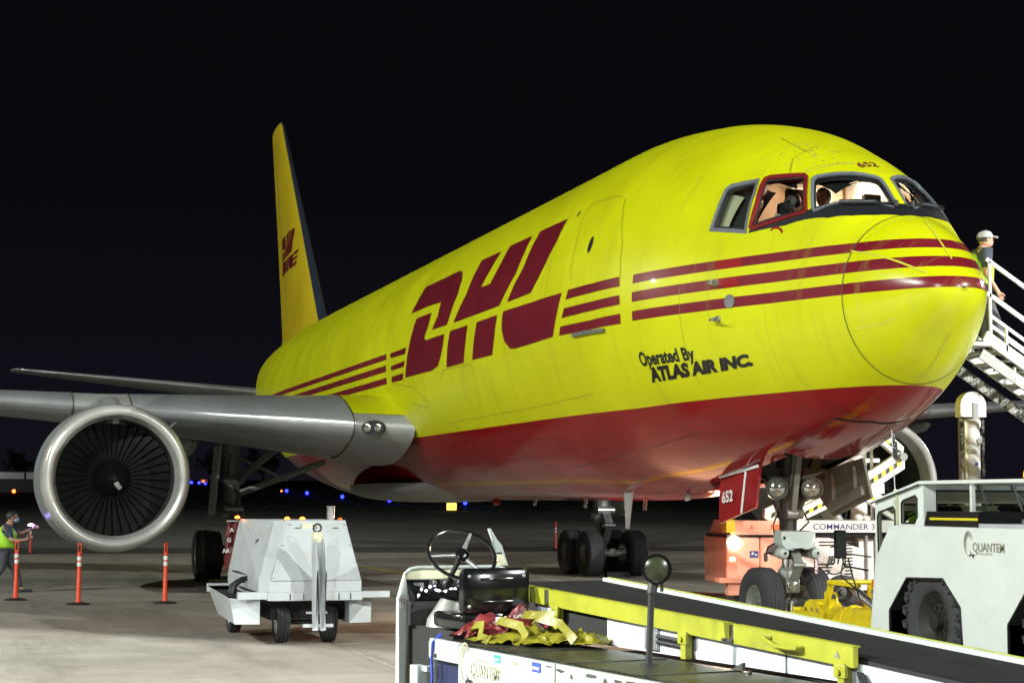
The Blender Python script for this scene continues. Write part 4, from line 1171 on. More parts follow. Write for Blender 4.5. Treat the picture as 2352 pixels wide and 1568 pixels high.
# front cover plate, proud, with bolts
def lerp3(a, b, t): return Vector(a).lerp(Vector(b), t)
bm = B()
n_ = Vector((.97, 0, .24)).normalized()*.006
q = [Vector((-4.20, -5.825, b1+.01)), Vector((-4.20, -6.965, b1+.01)), Vector((-4.935, -6.645, 1.535)), Vector((-4.935, -5.885, 1.535))]
prism(bm, [v+n_*.2 for v in q], n_*1.6); plate = P_('front_panel', bm, M['white'])
for (ya, yb, z) in ((-5.85, -6.93, .84), (-5.86, -6.84, 1.02), (-5.875, -6.75, 1.24), (-5.90, -6.62, 1.50), (-6.26, -6.26, 1.50)):
    x = -4.20-(z-b1)*.99+.012
    for y in (ya, yb):
        bm = B(); cyl(bm, (x, y, z), (x+.012, y, z), .012, n=8); P_('bolt', bm, M['steel'], plate)
for y in (-6.52, -6.02):
    bm = B(); x = -4.20-(1.46-b1)*.99+.012; box(bm, (x, y-.035, 1.452), (x+.012, y+.035, 1.462)); P_('slot', bm, M['void'], plate)
# side door
bm = B()
def side(x, z, off=0):   # starboard sloping face of the hood
    t = (z-b1)/(t0_-b1); ya = -7.10+(.12+.0)*t+ .12*t*(1-min(1, (-x-4.32)/2.5))
    k = (x-(-7.0+.2*t))/((-4.32-.78*t)-(-7.0+.2*t)); y = (-7.10+.12*t)*(1-k)+(-7.10+.32*t)*k
    return Vector((x, y-off, z))
q = [side(-4.75, .86, .012), side(-6.6, .86, .012), side(-6.5, 1.50, .012), side(-5.30, 1.50, .012)]
prism(bm, q, (0, .014, 0)); sd = P_('side_door', bm, M['white'])
bm = B(); q = [side(-4.75, .835, .006), side(-6.6, .835, .006), side(-6.6, .858, .006), side(-4.75, .858, .006)]; prism(bm, q, (0, .01, 0)); P_('door_slot', bm, M['void'], sd)
bm = B(); c = side(-5.35, 1.26, .014); box(bm, c+Vector((-.06, -.012, -.045)), c+Vector((.06, 0, .045))); cyl(bm, c, c+Vector((0, -.03, 0)), .02); P_('latch', bm, M['steel'], sd)
# base frame and trays
bm = B(); box(bm, (-7.05, -7.0, .56), (-4.18, -5.80, .668), .008); fr_ = P_('base_frame', bm, M['white'])
for y in (-6.72, -6.55, -6.10, -5.95):
    bm = B(); box(bm, (-4.182, y-.006, .57), (-4.174, y+.006, .65)); P_('rust_mark', bm, M['gear_dark'], fr_)
bm = B(); box(bm, (-4.32, -7.37, .58), (-4.19, -7.0, .672), .005); box(bm, (-6.4, -7.47, .58), (-6.3, -7.0, .69)); P_('tray_rail', bm, M['white'])
bm = B(); box(bm, (-4.32, -5.80, .59), (-4.19, -5.44, .672), .005); P_('tray_rail', bm, M['white'])
for y0, y1 in ((-7.47, -7.08), (-5.94, -5.60)):
    sg_ = -1 if y0 < -6.5 else 1
    bm = B()
    ob = y0 if sg_ < 0 else y1; ib = y1 if sg_ < 0 else y0
    lo_, hi_ = sorted((ob, ib)); k = .09 if sg_ < 0 else -.05
    A_ = [(-6.3, ob, .66), (-6.3, ib, .66), (-6.3, ib, .28), (-6.3, ob+k*1.6, .28)]
    C_ = [(-4.45, ob+k*.3, .59), (-4.30, ib, .56), (-4.30, ib, .27), (-4.36, ob+k, .27)]
    va = [bm.verts.new(v) for v in A_]; vc = [bm.verts.new(v) for v in C_]
    for i in range(4): bm.faces.new((va[i], va[(i+1) % 4], vc[(i+1) % 4], vc[i])) if i != 0 else None
    bm.faces.new(va); bm.faces.new(vc)
    P_('battery_tray', bm, M['white'] if sg_ < 0 else M['grey_v'])
bm = B(); box(bm, (-6.28, -7.42, .60), (-4.5, -7.09, .61)); P_('tray_cavity', bm, M['void'])
bm = B(); tube(bm, [(-5.2, -7.30, .58), (-5.2, -7.26, .72), (-5.22, -7.17, .79), (-5.25, -7.10, .80)], .035, 8); tube(bm, [(-5.4, -7.30, .60), (-5.4, -7.28, .70), (-5.42, -7.19, .76), (-5.45, -7.10, .76)], .03, 8); P_('power_cable', bm, M['black_m'], smooth=True)
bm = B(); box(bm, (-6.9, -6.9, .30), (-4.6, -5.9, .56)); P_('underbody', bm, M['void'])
bm = B(); cyl(bm, (-5.05, -6.045, 1.54), (-5.05, -6.045, 1.73), .052, n=20); lathe(bm, [(0, .052), (.012, .057), (.02, .057), (.022, .045), (-.05, .044)], (-5.05, -6.045, 1.72), (0, 0, 1), 20); P_('exhaust_pipe', bm, M['steel'], smooth=True)
tb = tyre_bm(.27, .17, 3, .55); tw = obj('cart_tyre', tb, M['tyre'], cart, 50); tr = obj('wheel_rim', rim_bm(.27, .17, .55, 5), M['white'], tw, 40)
pl_ = [(-4.75, -6.73, .27), (-4.75, -6.12, .27), (-6.7, -7.05, .27), (-6.7, -5.85, .27)]
for i, q in enumerate(pl_):
    v = Vector(q)-Vector(cart.location)
    if i == 0: tw.location = v
    else:
        t = link(bpy.data.objects.new('cart_tyre', tw.data)); t.parent = cart; t.location = v
        r = link(bpy.data.objects.new('wheel_rim', tr.data)); r.parent = t
bm = B(); cyl(bm, (-4.75, -6.75, .27), (-4.75, -6.1, .27), .04); beam(bm, (-4.75, -6.42, .27), (-4.75, -6.42, .56), .12, .12); P_('front_axle', bm, M['black_m'])
# raised tow bar
bm = B()
for y in (-6.43, -6.33): beam(bm, (-4.02, y, .20), (-4.08, y-.02 if y < -6.4 else y-.045, 1.36), .012, .07, up=(0, 1, 0))
beam(bm, (-4.06, -6.38, .20), (-4.12, -6.41, 1.36), .10, .012, up=(1, 0, 0))
beam(bm, (-4.05, -6.58, .26), (-4.05, -6.20, .26), .05, .04); beam(bm, (-4.05, -6.54, .42), (-4.05, -6.28, .42), .025, .025)
for y in (-6.436, -6.326): prism(bm, [(-4.06, y, .24), (-3.95, y, .24), (-3.93, y, .88), (-3.89, y, .95), (-3.97, y, 1.20), (-4.01, y, 1.34), (-4.08, y, 1.34)], (0, .008, 0))
tbx = P_('tow_bar', bm, M['white'])
bm = B(); box(bm, (-4.14, -6.46, 1.28), (-4.05, -6.35, 1.42), .01); P_('coupling_head', bm, M['cream_st'], tbx)
bm = B(); tube(bm, [(-4.10, -6.405+.050*math.cos(a), 1.468+.050*math.sin(a)) for a in np.linspace(0, 2*math.pi, 17)[:-1]], .012, 6, True); P_('tow_eye', bm, M['black_m'], tbx, True)
# badge
xb = -4.20-(1.46-b1)*.99+.014
bm = B(); box(bm, (xb-.004, -6.46, 1.425), (xb+.004, -6.25, 1.515)); bd = P_('badge', bm, M['cream_st'], plate)
for k in range(3):
    bm = B(); box(bm, (xb+.004, -6.325, 1.445+.022*k), (xb+.008, -6.265, 1.457+.022*k)); P_('badge_bar', bm, M['bluedark'], bd)
# marker lamps
for y, x in ((-7.02, -6.75), (-6.63, -5.0), (-6.43, -5.0)):
    bm = B(); ball(bm, (x, y, 1.575), .032, (1, 1.15, .75), 14, 8); ml = P_('marker_lamp', bm, M['marker'], smooth=True)
    bm = B(); cyl(bm, (x, y, 1.553), (x, y, 1.563), .036, n=14); P_('lamp_base', bm, M['black_m'], ml)
bm = B(); ball(bm, (-5.0, -5.93, 1.57), .03, (1, 1.15, .7), 14, 8); P_('marker_lamp', bm, M['amber_off'], smooth=True, label='unlit amber marker lamp')
bm = text_bm('QUANTEM', .045, .001); c = side(-6.25, 1.40, .018)
place_bm(bm, c, (1, 0, 0), (0, .16, 1)); P_('lettering', bm, M['gold'], sd)
# crumpled red engine cover hanging behind
def cloth(name, W, H, nx, nz, amp, seed, fold=1.):
    bm = B(); V_ = []
    for i in range(nx+1):
        row = []
        for j in range(nz+1):
            u_, v_ = i/nx, j/nz
            n1 = noise.noise(Vector((u_*4*fold+seed, v_*2, seed))); n2 = noise.noise(Vector((u_*9+seed, v_*7, seed+3)))
            row.append(bm.verts.new(((u_-.5)*W*(1-.25*v_)+.06*n2, amp*(n1+.5*n2), -v_*H+.04*n1)))
        V_.append(row)
    for i in range(nx):
        for j in range(nz): bm.faces.new((V_[i][j], V_[i+1][j], V_[i+1][j+1], V_[i][j+1]))
    return bm
rc = thing('engine_cover', 'crumpled red engine cover with white letters hanging behind the white power cart', 'cover', (-7.12, -6.92, 1.50))
bm = cloth('c', .34, .66, 24, 30, .13, 4., 1.8)
for v in bm.verts:
    t = -v.co.z/.62; v.co.y += -.14*t; v.co = Vector((v.co.y*.6, v.co.x-.02+v.co.y*.3, v.co.z))
obj('cloth', bm, M['tarp_r'], rc, 50)
bm = text_bm('AR', .08, .003); place_bm(bm, (.095, -.26, -.42), (0, 1, 0), (0, 0, 1)); obj('lettering', bm, M['wtext'], rc)
bm = text_bm('G', .08, .003); place_bm(bm, (.10, -.20, -.27), (0, 1, 0), (0, 0, 1)); obj('lettering', bm, M['wtext'], rc)
bm = text_bm('A', .08, .003); place_bm(bm, (.09, -.16, -.13), (0, 1, 0), (0, 0, 1)); obj('lettering', bm, M['wtext'], rc)
bm = B(); cyl(bm, (0, -.20, .02), (0, .26, .02), .012); beam(bm, (0, .0, .02), (.25, .1, -.2), .02, .02); obj('hanger_rail', bm, M['steel'], rc)

# ================================================================ DELINEATOR POSTS
def make_post():
    t = thing('delineator_post', '', 'traffic post')
    bm = B(); lathe(bm, [(0, .20), (.018, .20), (.03, .17), (.045, .06), (.05, .001)], (0, 0, 0), (0, 0, 1), 28); obj('base', bm, M['rubber'], t, 50)
    bm = B(); lathe(bm, [(.03, .052), (.07, .050), (.08, .040), (.88, .034), (.90, .034)], (0, 0, 0), (0, 0, 1), 20)
    obj('tube', bm, M['post'], t, 50)
    bm = B()
    box(bm, (-.012, -.034, .90), (.012, -.020, 1.05), .003); box(bm, (-.012, .020, .90), (.012, .034, 1.05), .003); box(bm, (-.012, -.034, 1.04), (.012, .034, 1.065), .003); box(bm, (-.014, -.036, .885), (.014, .036, .91), .003)
    obj('handle', bm, M['post'], t)
    for z in (.80, .70):
        bm = B(); lathe(bm, [(z-.035, .0385), (z+.035, .0375)], (0, 0, 0), (0, 0, 1), 20); obj('reflective_band', bm, M['reflect'], t, 50)
    return t
post0 = make_post()
pl = [((-15.38, -9.73), 0, 'orange post with white bands in front of the walking worker, leftmost of the near posts'),
      ((-13.76, -8.72), .4, 'orange post with white bands standing just below the big engine inlet, left of centre'),
      ((-13.81, -7.23), .9, 'orange post with white bands between the engine and the white power cart'),
      ((-44.3, -8.52), .3, 'far dim orange post behind the worker at the left edge'),
      ((-46.3, 11.13), .5, 'small far orange post left of the far main wheels under the belly')]
for i, (xy, rz, lb) in enumerate(pl):
    o = post0 if i == 0 else copy_tree(post0)
    o.location = (xy[0], xy[1], gz(xy[0])); o.rotation_euler = (0, 0, rz+YAW*0+R(-17)); o['label'] = lb; o['group'] = 'delineator posts around the aircraft'
# chocks at the starboard main wheels
ck = thing('wheel_chock', 'black rubber wheel chock in front of the near main wheels', 'chock', (-22.3, -5.3, 0))
bm = B(); prism(bm, [(-.14, -.35, 0), (.16, -.35, 0), (.10, -.35, .14), (-.05, -.35, .18)], (0, .55, 0)); obj('chock_body', bm, M['rubber'], ck)
cb = thing('wheel_chock', 'pale wooden chock bar lying in front of the near main wheels', 'chock', (-21.9, -4.9, 0))
bm = B(); box(bm, (-.05, -.5, 0), (.05, .45, .06), .008); obj('bar', bm, M['cream_st'], cb)
ck2 = thing('wheel_chock', 'black rubber chock beside the far main wheels', 'chock', (-22.3, 4.6, 0))
bm = B(); prism(bm, [(-.12, -.35, 0), (.14, -.35, 0), (.08, -.35, .12), (-.05, -.35, .14)], (0, .6, 0)); obj('chock_body', bm, M['rubber'], ck2)

# ================================================================ logo helper
def q_logo(parent, org, xd, yd, h, world, ink=None, fx=.72):
    """swoosh Q with little aeroplane and the word QUANTEM; org = lower left, h = total height"""
    ink = ink or M['gold']
    o = Vector(org); x = Vector(xd).normalized(); y = Vector(yd).normalized(); n = x.cross(y)
    def P(a, b, k=0): return o+x*a*h+y*b*h+n*k
    for ro, ri, ox in ((.36, .30, 0), (.29, .245, .015), (.235, .20, .03)):
        bm = B(); N_ = 22; A_ = []; C_ = []
        for i in range(N_+1):
            a = R(20+ (250 if ro > .3 else 215)*i/N_); t = math.sin(math.pi*i/N_)
            w_ = (ro-ri)*(.15+.85*t)
            A_.append(bm.verts.new(P(.36+ox+ro*.86*math.cos(a), .56+ro*1.35*math.sin(a)*.95, .002))); C_.append(bm.verts.new(P(.36+ox+(ro-w_)*.86*math.cos(a), .56+(ro-w_)*1.35*math.sin(a)*.95, .002)))
        for i in range(N_): bm.faces.new((A_[i], A_[i+1], C_[i+1], C_[i]))
        obj('logo_arc', bm, ink, parent, False, world)
    bm = B()
    pl_ = [(.42, .30), (.50, .24), (.62, .12), (.80, .10), (.82, .13), (.68, .17), (.72, .02), (.66, .0), (.57, .12), (.42, .05), (.38, .08), (.52, .18)]
    vs = [bm.verts.new(P(a, b, .003)) for a, b in pl_]; es = [bm.edges.new((vs[i], vs[(i+1) % len(vs)])) for i in range(len(vs))]; bmesh.ops.triangle_fill(bm, edges=es, use_beauty=True)
    obj('logo_aeroplane', bm, M['ltext'], parent, False, world)
    bm = text_bm('QUANTEM', h*.46, h*.005, 0, fx); place_bm(bm, P(.66, .27, .003), x, y); obj('brand_lettering', bm, ink, parent, False, world)
    bm = text_bm('AVIATION SERVICES', h*.13, 0, 0, .95); place_bm(bm, P(.86, .14, .003), x, y); obj('brand_lettering', bm, ink, parent, False, world)

# ================================================================ PUSHBACK TRACTOR (side plane Y = -.85)
tr_ = thing('pushback_tractor', 'low white aircraft tractor with cab windows and amber beacon at the nose wheel', 'tractor', (1.7, .2, 0))
def T_(name, bm, mat, parent=tr_, smooth=False, label=None): return obj(name, bm, mat, parent, smooth, True, label)
YS = -.85
arch = [(.33, .25), (.33, .63), (.71, 1.0), (1.43, 1.02), (1.76, .74), (1.80, .25)]
arch2 = [(2.62, .25), (2.62, .62), (2.98, 1.0), (3.72, 1.02), (4.05, .74), (4.09, .25)]
outl = [(-.11, .32), (-.10, .46), (.02, 1.18), (.36, 1.56), (5.2, 1.56), (5.5, 1.3), (5.5, .32)]
poly = [outl[0], outl[1], outl[2], outl[3], outl[4], outl[5], outl[6]]+[(4.09, .32)]+arch2[::-1][1:5]+[(2.62, .32), (1.80, .32)]+arch[::-1][1:5]+[(.33, .32)]
def plate_poly(bm, pl_, y0, y1):
    vs = [bm.verts.new((a, y0, b)) for a, b in pl_]
    es = [bm.edges.new((vs[i], vs[(i+1) % len(vs)])) for i in range(len(vs))]
    r = bmesh.ops.triangle_fill(bm, edges=es, use_beauty=True)
    r2 = bmesh.ops.extrude_face_region(bm, geom=[g for g in r['geom'] if isinstance(g, bmesh.types.BMFace)])
    bmesh.ops.translate(bm, verts=[g for g in r2['geom'] if isinstance(g, bmesh.types.BMVert)], vec=(0, y1-y0, 0))
for y0, y1 in ((YS, YS+.012), (1.238, 1.25)):
    bm = B(); plate_poly(bm, poly, y0, y1); T_('side_panel', bm, M['mint'])
bm = B()
prism(bm, [(.36, YS+.05, 1.545), (5.2, YS+.05, 1.545), (5.2, 1.2, 1.545), (.36, 1.2, 1.545)], (0, 0, .01)); prism(bm, [(-.10, YS+.05, .46), (.02, YS+.05, 1.18), (.36, YS+.05, 1.555), (.36, 1.2, 1.555), (.02, 1.2, 1.18), (-.10, 1.2, .46)], (.0, 0, .0)) if False else None
for a_, c_ in (((-.11, .32), (-.10, .46)), ((-.10, .46), (.02, 1.18)), ((.02, 1.18), (.36, 1.56))):
    prism(bm, [(a_[0], YS+.05, a_[1]), (c_[0], YS+.05, c_[1]), (c_[0], 1.2, c_[1]), (a_[0], 1.2, a_[1])], (.03, 0, 0))
T_('body', bm, M['mint'])
bm = B(); box(bm, (0.1, -.25, .35), (5.3, .65, 1.5)); T_('chassis', bm, M['void'])
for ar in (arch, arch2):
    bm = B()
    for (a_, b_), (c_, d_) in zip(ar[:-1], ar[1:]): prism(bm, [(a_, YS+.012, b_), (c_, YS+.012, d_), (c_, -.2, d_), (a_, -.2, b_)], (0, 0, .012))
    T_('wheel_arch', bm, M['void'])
# lip around wheel arches
for ar in (arch, arch2):
    bm = B()
    for (a_, b_), (c_, d_) in zip(ar[:-1], ar[1:]): beam(bm, (a_, YS-.004, b_), (c_, YS-.004, d_), .016, .02, up=(0, 1, 0))
    T_('arch_trim', bm, M['black_m'])
# wheels with lugs
def lug_tyre(Rr, W):
    bm = tyre_bm(Rr, W, 0, .56)
    for k in range(22):
        for s_ in (-1, 1):
            a = 2*math.pi*(k+(.5 if s_ > 0 else 0))/22
            p0 = Vector((math.cos(a)*Rr, s_*W*.06, math.sin(a)*Rr)); a2 = a+.13
            p1 = Vector((math.cos(a2)*Rr*.985, s_*W*.50, math.sin(a2)*Rr*.985))
            beam(bm, p0, p1, .075, .05, up=(math.cos(a), 0, math.sin(a)))
            p2 = Vector((math.cos(a2+.04)*Rr*.86, s_*W*.505, math.sin(a2+.04)*Rr*.86)); beam(bm, p1, p2, .03, .06, up=(-math.sin(a), 0, math.cos(a)))
    return bm
tm = obj('tractor_tyre', lug_tyre(.555, .40), M['tyre_t'], tr_, 50); rmm = obj('wheel_rim', rim_bm(.535, .40, .56, 10), M['rim_dark'], tm, 40)
for i, (x, y) in enumerate(((1.08, -.60), (3.35, -.60), (1.08, 1.0), (3.35, 1.0))):
    v = Vector((x, y, .56))-Vector(tr_.location)
    if i == 0: tm.location = v
    else:
        t = link(bpy.data.objects.new('tractor_tyre', tm.data)); t.parent = tr_; t.location = v
        r = link(bpy.data.objects.new('wheel_rim', rmm.data)); r.parent = t
q_logo(tr_, (1.84, YS-.004, 1.25), (1, 0, 0), (0, 0, 1), .27, True, fx=.95)
# cab
CX = .95; ZR = 2.03; Y0c, Y1c = -.80, 1.12
def zroof(x): return 1.80+(x+.06)/(CX+.06)*(2.0-1.80) if x < CX else 2.0
bm = B()
side_out = [(-.06, 1.15), (-.06, 1.80), (CX, 2.0), (CX, 1.55), (.36, 1.55), (.05, 1.17)]
def ring_panel(bm, outer, inner, y0, y1):
    vs = [bm.verts.new((a, y0, b)) for a, b in outer]; wi = [bm.verts.new((a, y0, b)) for a, b in inner]
    es = [bm.edges.new((vs[i], vs[(i+1) % len(vs)])) for i in range(len(vs))]+[bm.edges.new((wi[i], wi[(i+1) % len(wi)])) for i in range(len(wi))]
    r = bmesh.ops.triangle_fill(bm, edges=es, use_beauty=True)
    # drop faces inside the opening
    kill = [g for g in r['geom'] if isinstance(g, bmesh.types.BMFace) and pip(inner, np.array(g.calc_center_median().x), np.array(g.calc_center_median().z))]
    bmesh.ops.delete(bm, geom=kill, context='FACES_ONLY')
    fs = [f for f in bm.faces if abs(f.calc_center_median().y-y0) < 1e-6]
    r2 = bmesh.ops.extrude_face_region(bm, geom=fs)
    bmesh.ops.translate(bm, verts=[g for g in r2['geom'] if isinstance(g, bmesh.types.BMVert)], vec=(0, y1-y0, 0))
def rrect(x0, z0, x1, z1, r, sl=0.):
    pts = []
    for cx_, cz_, a0 in ((x1-r, z1-r, 0), (x0+r, z1-r, 90), (x0+r, z0+r, 180), (x1-r, z0+r, 270)):
        for k in range(4):
            a = R(a0+30*k); pts.append((cx_+r*math.cos(a), cz_+r*math.sin(a)))
    return [(a, b+sl*(a-x0)) for a, b in pts]
doorw = rrect(.02, 1.22, .36, 1.68, .05, .12)
doo = [(-.06, 1.12), (-.06, 1.80), (.44, 1.90), (.44, 1.5), (.30, 1.5), (.03, 1.18)]
doorw = [(.01, 1.24), (.0, 1.66), (.03, 1.70), (.35, 1.765), (.385, 1.73), (.385, 1.56), (.34, 1.54), (.22, 1.42), (.05, 1.22)]
rear_o = [(.46, 1.56), (.46, 1.905), (CX, 2.0), (CX, 1.56)]
rear_w = [(.53, 1.59), (.53, 1.80), (.56, 1.83), (.82, 1.885), (.86, 1.86), (.86, 1.66), (.80, 1.59)]
for y0, y1, in ((Y0c, Y0c+.03), (Y1c-.03, Y1c)):
    bm = B(); ring_panel(bm, doo, doorw, y0, y1); dd = T_('cab_door', bm, M['mint'])
    bm = B(); ring_panel(bm, rear_o, rear_w, y0, y1); rp = T_('cab_side', bm, M['mint'])
    for w_, pr_ in ((doorw, dd), (rear_w, rp)):
        bm = B(); tube(bm, [(a, y0-.003, b) for a, b in w_], .012, 6, True); T_('window_seal', bm, M['black_m'], pr_)
        bm = B(); vs = [bm.verts.new((a, (y0+y1)/2, b)) for a, b in w_]; es = [bm.edges.new((vs[i], vs[(i+1) % len(vs)])) for i in range(len(vs))]; bmesh.ops.triangle_fill(bm, edges=es); T_('window_glass', bm, M['vglass'], pr_)
bm = B(); box(bm, (.43, Y0c-.02, 1.56), (.47, Y0c, 1.90)); box(bm, (.41, Y0c-.03, 1.78), (.46, Y0c-.01, 1.84)); T_('door_hinge', bm, M['cream_st'])
bm = B(); prism(bm, [(-.10, Y0c-.03, 1.805), (CX, Y0c-.03, 2.01), (4.3, Y0c-.03, 2.01), (4.3, Y0c-.03, 2.045), (CX, Y0c-.03, 2.045), (-.10, Y0c-.03, 1.83)], (0, Y1c-Y0c+.06, 0)); T_('cab_roof', bm, M['mint'])
bm = B(); beam(bm, (-.1, Y0c-.035, 1.80), (CX, Y0c-.035, 2.005), .012, .015, up=(0, 1, 0)); T_('roof_gutter', bm, M['black_m'])
# rear face with the long window (faces +X)
bm = B(); xw = CX
zz0, zz1 = 1.56, 2.0
for lo_, hi_ in (((xw, Y0c, zz0), (xw+.04, Y1c, 1.64)), ((xw, Y0c, 1.945), (xw+.04, Y1c, zz1)), ((xw, Y0c, 1.64), (xw+.04, Y0c+.15, 1.945)), ((xw, Y1c-.12, 1.64), (xw+.04, Y1c, 1.945))): box(bm, lo_, hi_)
rf = T_('cab_front_frame', bm, M['mint'])
for y0, y1 in ((Y0c+.16, Y1c-.13),):
    bm = B(); tube(bm, [(xw+.04, y0, 1.645), (xw+.04, y0, 1.94), (xw+.04, y1, 1.94), (xw+.04, y1, 1.645)], .011, 5, True); T_('window_seal', bm, M['black_m'], rf)
    bm = B(); bm.faces.new([bm.verts.new(v) for v in ((xw+.02, y0, 1.645), (xw+.02, y0, 1.94), (xw+.02, y1, 1.94), (xw+.02, y1, 1.645))]); T_('window_glass', bm, M['vglass'], rf)
for y_ in (-.12, .30):
    bm = B(); beam(bm, (xw+.06, y_, 2.0), (xw+.075, y_+.10, 1.72), .015, .022); beam(bm, (xw+.07, y_+.0, 1.96), (xw+.07, y_+.26, 1.68), .008, .012); cyl(bm, (xw+.04, y_, 1.985), (xw+.09, y_, 1.985), .025); T_('wiper', bm, M['steel'], rf)
bm = B(); box(bm, (-.02, Y0c+.05, 1.16), (CX-.02, Y1c-.05, 1.2)); T_('cab_floor', bm, M['void'])
bm = B(); box(bm, (.05, -.45, 1.58), (.12, -.02, 1.70), .02); box(bm, (.05, .35, 1.58), (.12, .75, 1.70), .02); T_('lime_seat_cover', bm, M['hiviz'])
for y_ in (-.35, .55):
    bm = B(); box(bm, (.20, y_-.22, 1.2), (.65, y_+.22, 1.38), .04); box(bm, (.60, y_-.22, 1.3), (.70, y_+.22, 1.78), .04); T_('seat', bm, M['black_v'], smooth=True)
bm = B(); tube(bm, [(.12+.02*math.cos(a), -.35+.18*math.cos(a), 1.55+.14*math.sin(a)) for a in np.linspace(0, 2*math.pi, 17)[:-1]], .012, 6, True); cyl(bm, (.10, -.35, 1.55), (.0, -.35, 1.3), .02); T_('steering_wheel', bm, M['black_v'], smooth=True)
bm = B(); box(bm, (-.05, Y0c+.05, 1.72), (.02, Y1c-.05, 1.78)); T_('cab_header', bm, M['mint'])
for y_ in (Y0c+.04, .15, Y1c-.05):
    bm = B(); box(bm, (-.06, y_-.02, 1.16), (-.02, y_+.02, 1.80)); T_('cab_pillar', bm, M['mint'])
# louvre box with yellow bar on the bonnet
bm = B(); prism(bm, [(1.0, -.80, 1.57), (1.06, -.80, 1.72), (2.06, -.80, 1.72), (2.06, -.80, 1.57)], (0, .5, 0)); lv = T_('intake_box', bm, M['black_v'])
for k in range(7):
    bm = B(); z = 1.585+.02*k; box(bm, (1.02+.006*k, -.812, z), (2.065, -.80, z+.008)); T_('louvre', bm, M['black_m'], lv)
bm = B(); box(bm, (1.13, -.818, 1.628), (2.06, -.812, 1.655), .003); T_('yellow_bar', bm, M['hz_y'], lv)
bm = B(); prism(bm, [(2.1, -.83, 1.56), (2.1, -.83, 1.60), (5.2, -.83, 1.60), (5.2, -.83, 1.56)], (0, 1.9, 0)); T_('bonnet', bm, M['white'])
bm = B(); lathe(bm, [(0, .06), (.02, .095), (.07, .09), (.10, .075), (.115, .03), (.117, .001)], (2.75, -.62, 2.045), (0, 0, 1), 20); bc = T_('beacon', bm, M['amber'], smooth=True)
bm = B(); cyl(bm, (2.75, -.62, 2.03), (2.75, -.62, 2.06), .09, n=20); T_('beacon_base', bm, M['black_m'], bc)
for x_ in (1.9, 4.2):
    for y_ in (Y0c+.03, Y1c-.03):
        bm = B(); box(bm, (x_-.02, y_-.02, 1.58), (x_+.02, y_+.02, 2.01)); T_('canopy_post', bm, M['mint'])
# mirror on brackets
bm = B(); box(bm, (-.22, -1.25, 1.18), (-.17, -1.10, 1.50), .02); mi = T_('mirror', bm, M['black_v'], smooth=True)
bm = B(); box(bm, (-.168, -1.235, 1.20), (-.165, -1.115, 1.48)); T_('mirror_glass', bm, M['dark_in'], mi)
bm = B(); tube(bm, [(-.19, -1.17, 1.26), (-.15, -1.15, 1.1), (-.05, -.9, 1.05)], .012, 6); tube(bm, [(-.05, -.86, 1.2), (-.2, -1.12, 1.24), (-.24, -1.15, .98), (-.1, -.86, .72)], .010, 6); tube(bm, [(-.15, -1.1, 1.18), (-.22, -1.0, .95), (-.16, -.95, .70)], .010, 6); T_('mirror_bracket', bm, M['black_m'])
bm = B(); box(bm, (-.14, -.82, .85), (-.11, -.74, .95), .01); T_('indicator', bm, M['amber_off'])
# bumper platform and cab steps
bm = B(); box(bm, (-.16, -.75, .32), (-.10, 1.1, .46), .01); T_('bumper', bm, M['mint'])
bm = B(); beam(bm, (-.2, -.5, .62), (.3, -.5, .5), .03, .03); cyl(bm, (-.7, -.45, .22), (-.5, -.42, .42), .035); T_('tow_pin', bm, M['black_m'])
# flag on whip antenna
bm = B(); cyl(bm, (.36, -.78, 1.90), (.30, -.78, 2.62), .008, .005, 6); an = T_('whip_antenna', bm, M['steel'])
bm = B(); cyl(bm, (.36, -.78, 1.88), (.36, -.78, 1.96), .03, .015, 10); T_('antenna_base', bm, M['cream_st'], an)
bm = B(); V_ = [[bm.verts.new((.30+.11*i/6, -.78+.03*math.sin(i*1.1), 2.60-.20*j/4-.02*i+.01*math.sin(i))) for j in range(5)] for i in range(7)]
for i in range(6):
    for j in range(4): f = bm.faces.new((V_[i][j], V_[i+1][j], V_[i+1][j+1], V_[i][j+1]))
fg = T_('flag', bm, M['ltext'], an)
bm = B()
for i in range(4):
    for j in range(4): ball(bm, (.32+.033*i+.012*(j % 2), -.795+.03*math.sin((i+.5)*1.6), 2.575-.042*j-.012*i), .008, (1, .3, 1), 5, 4)
T_('flag_stars', bm, M['wtext'], an)

lamp('beacon_glow', 'SPOT', (2.75, -.62, 2.30), 350, (1.0, .36, .10), (-9.5, 2.2, .2), shadow_soft_size=.05, spot_size=R(26), spot_blend=.6)

# ================================================================ TOWING HEAD between nose gear and tractor
tw_ = thing('tow_bar', 'yellow tow bar with drum and small wheels joining nose gear to tractor', 'tow bar', (-2.2, 0, 0))
def W_(name, bm, mat, parent=tw_, smooth=False): return obj(name, bm, mat, parent, smooth, True)
bm = B(); cyl(bm, (-2.5, 0, .33), (-.75, 0, .36), .17, .19, 28); W_('drum', bm, M['ytow'], smooth=True)
bm = B(); tube(bm, [(-2.05, -.19*math.cos(a), .335+.19*math.sin(a)) for a in np.linspace(-.3, 3.4, 12)], .02, 6); W_('drum_strap', bm, M['ytow'], smooth=True)
bm = B(); prism(bm, [(-3.15, -.16, .38)]+[(-2.88-.27*math.cos(a), -.16, .38+.19*math.sin(a)) for a in np.linspace(.3, math.pi-.3, 8)]+[(-2.45, -.16, .38), (-2.45, -.16, .30), (-3.15, -.16, .30)], (0, .32, 0)); hd = W_('hitch_plate', bm, M['ytow'])
for x in (-3.02, -2.86, -2.7):
    bm = B(); cyl(bm, (x, -.18, .44), (x, -.16, .44), .025, n=8); W_('bolt', bm, M['chrome'], hd)
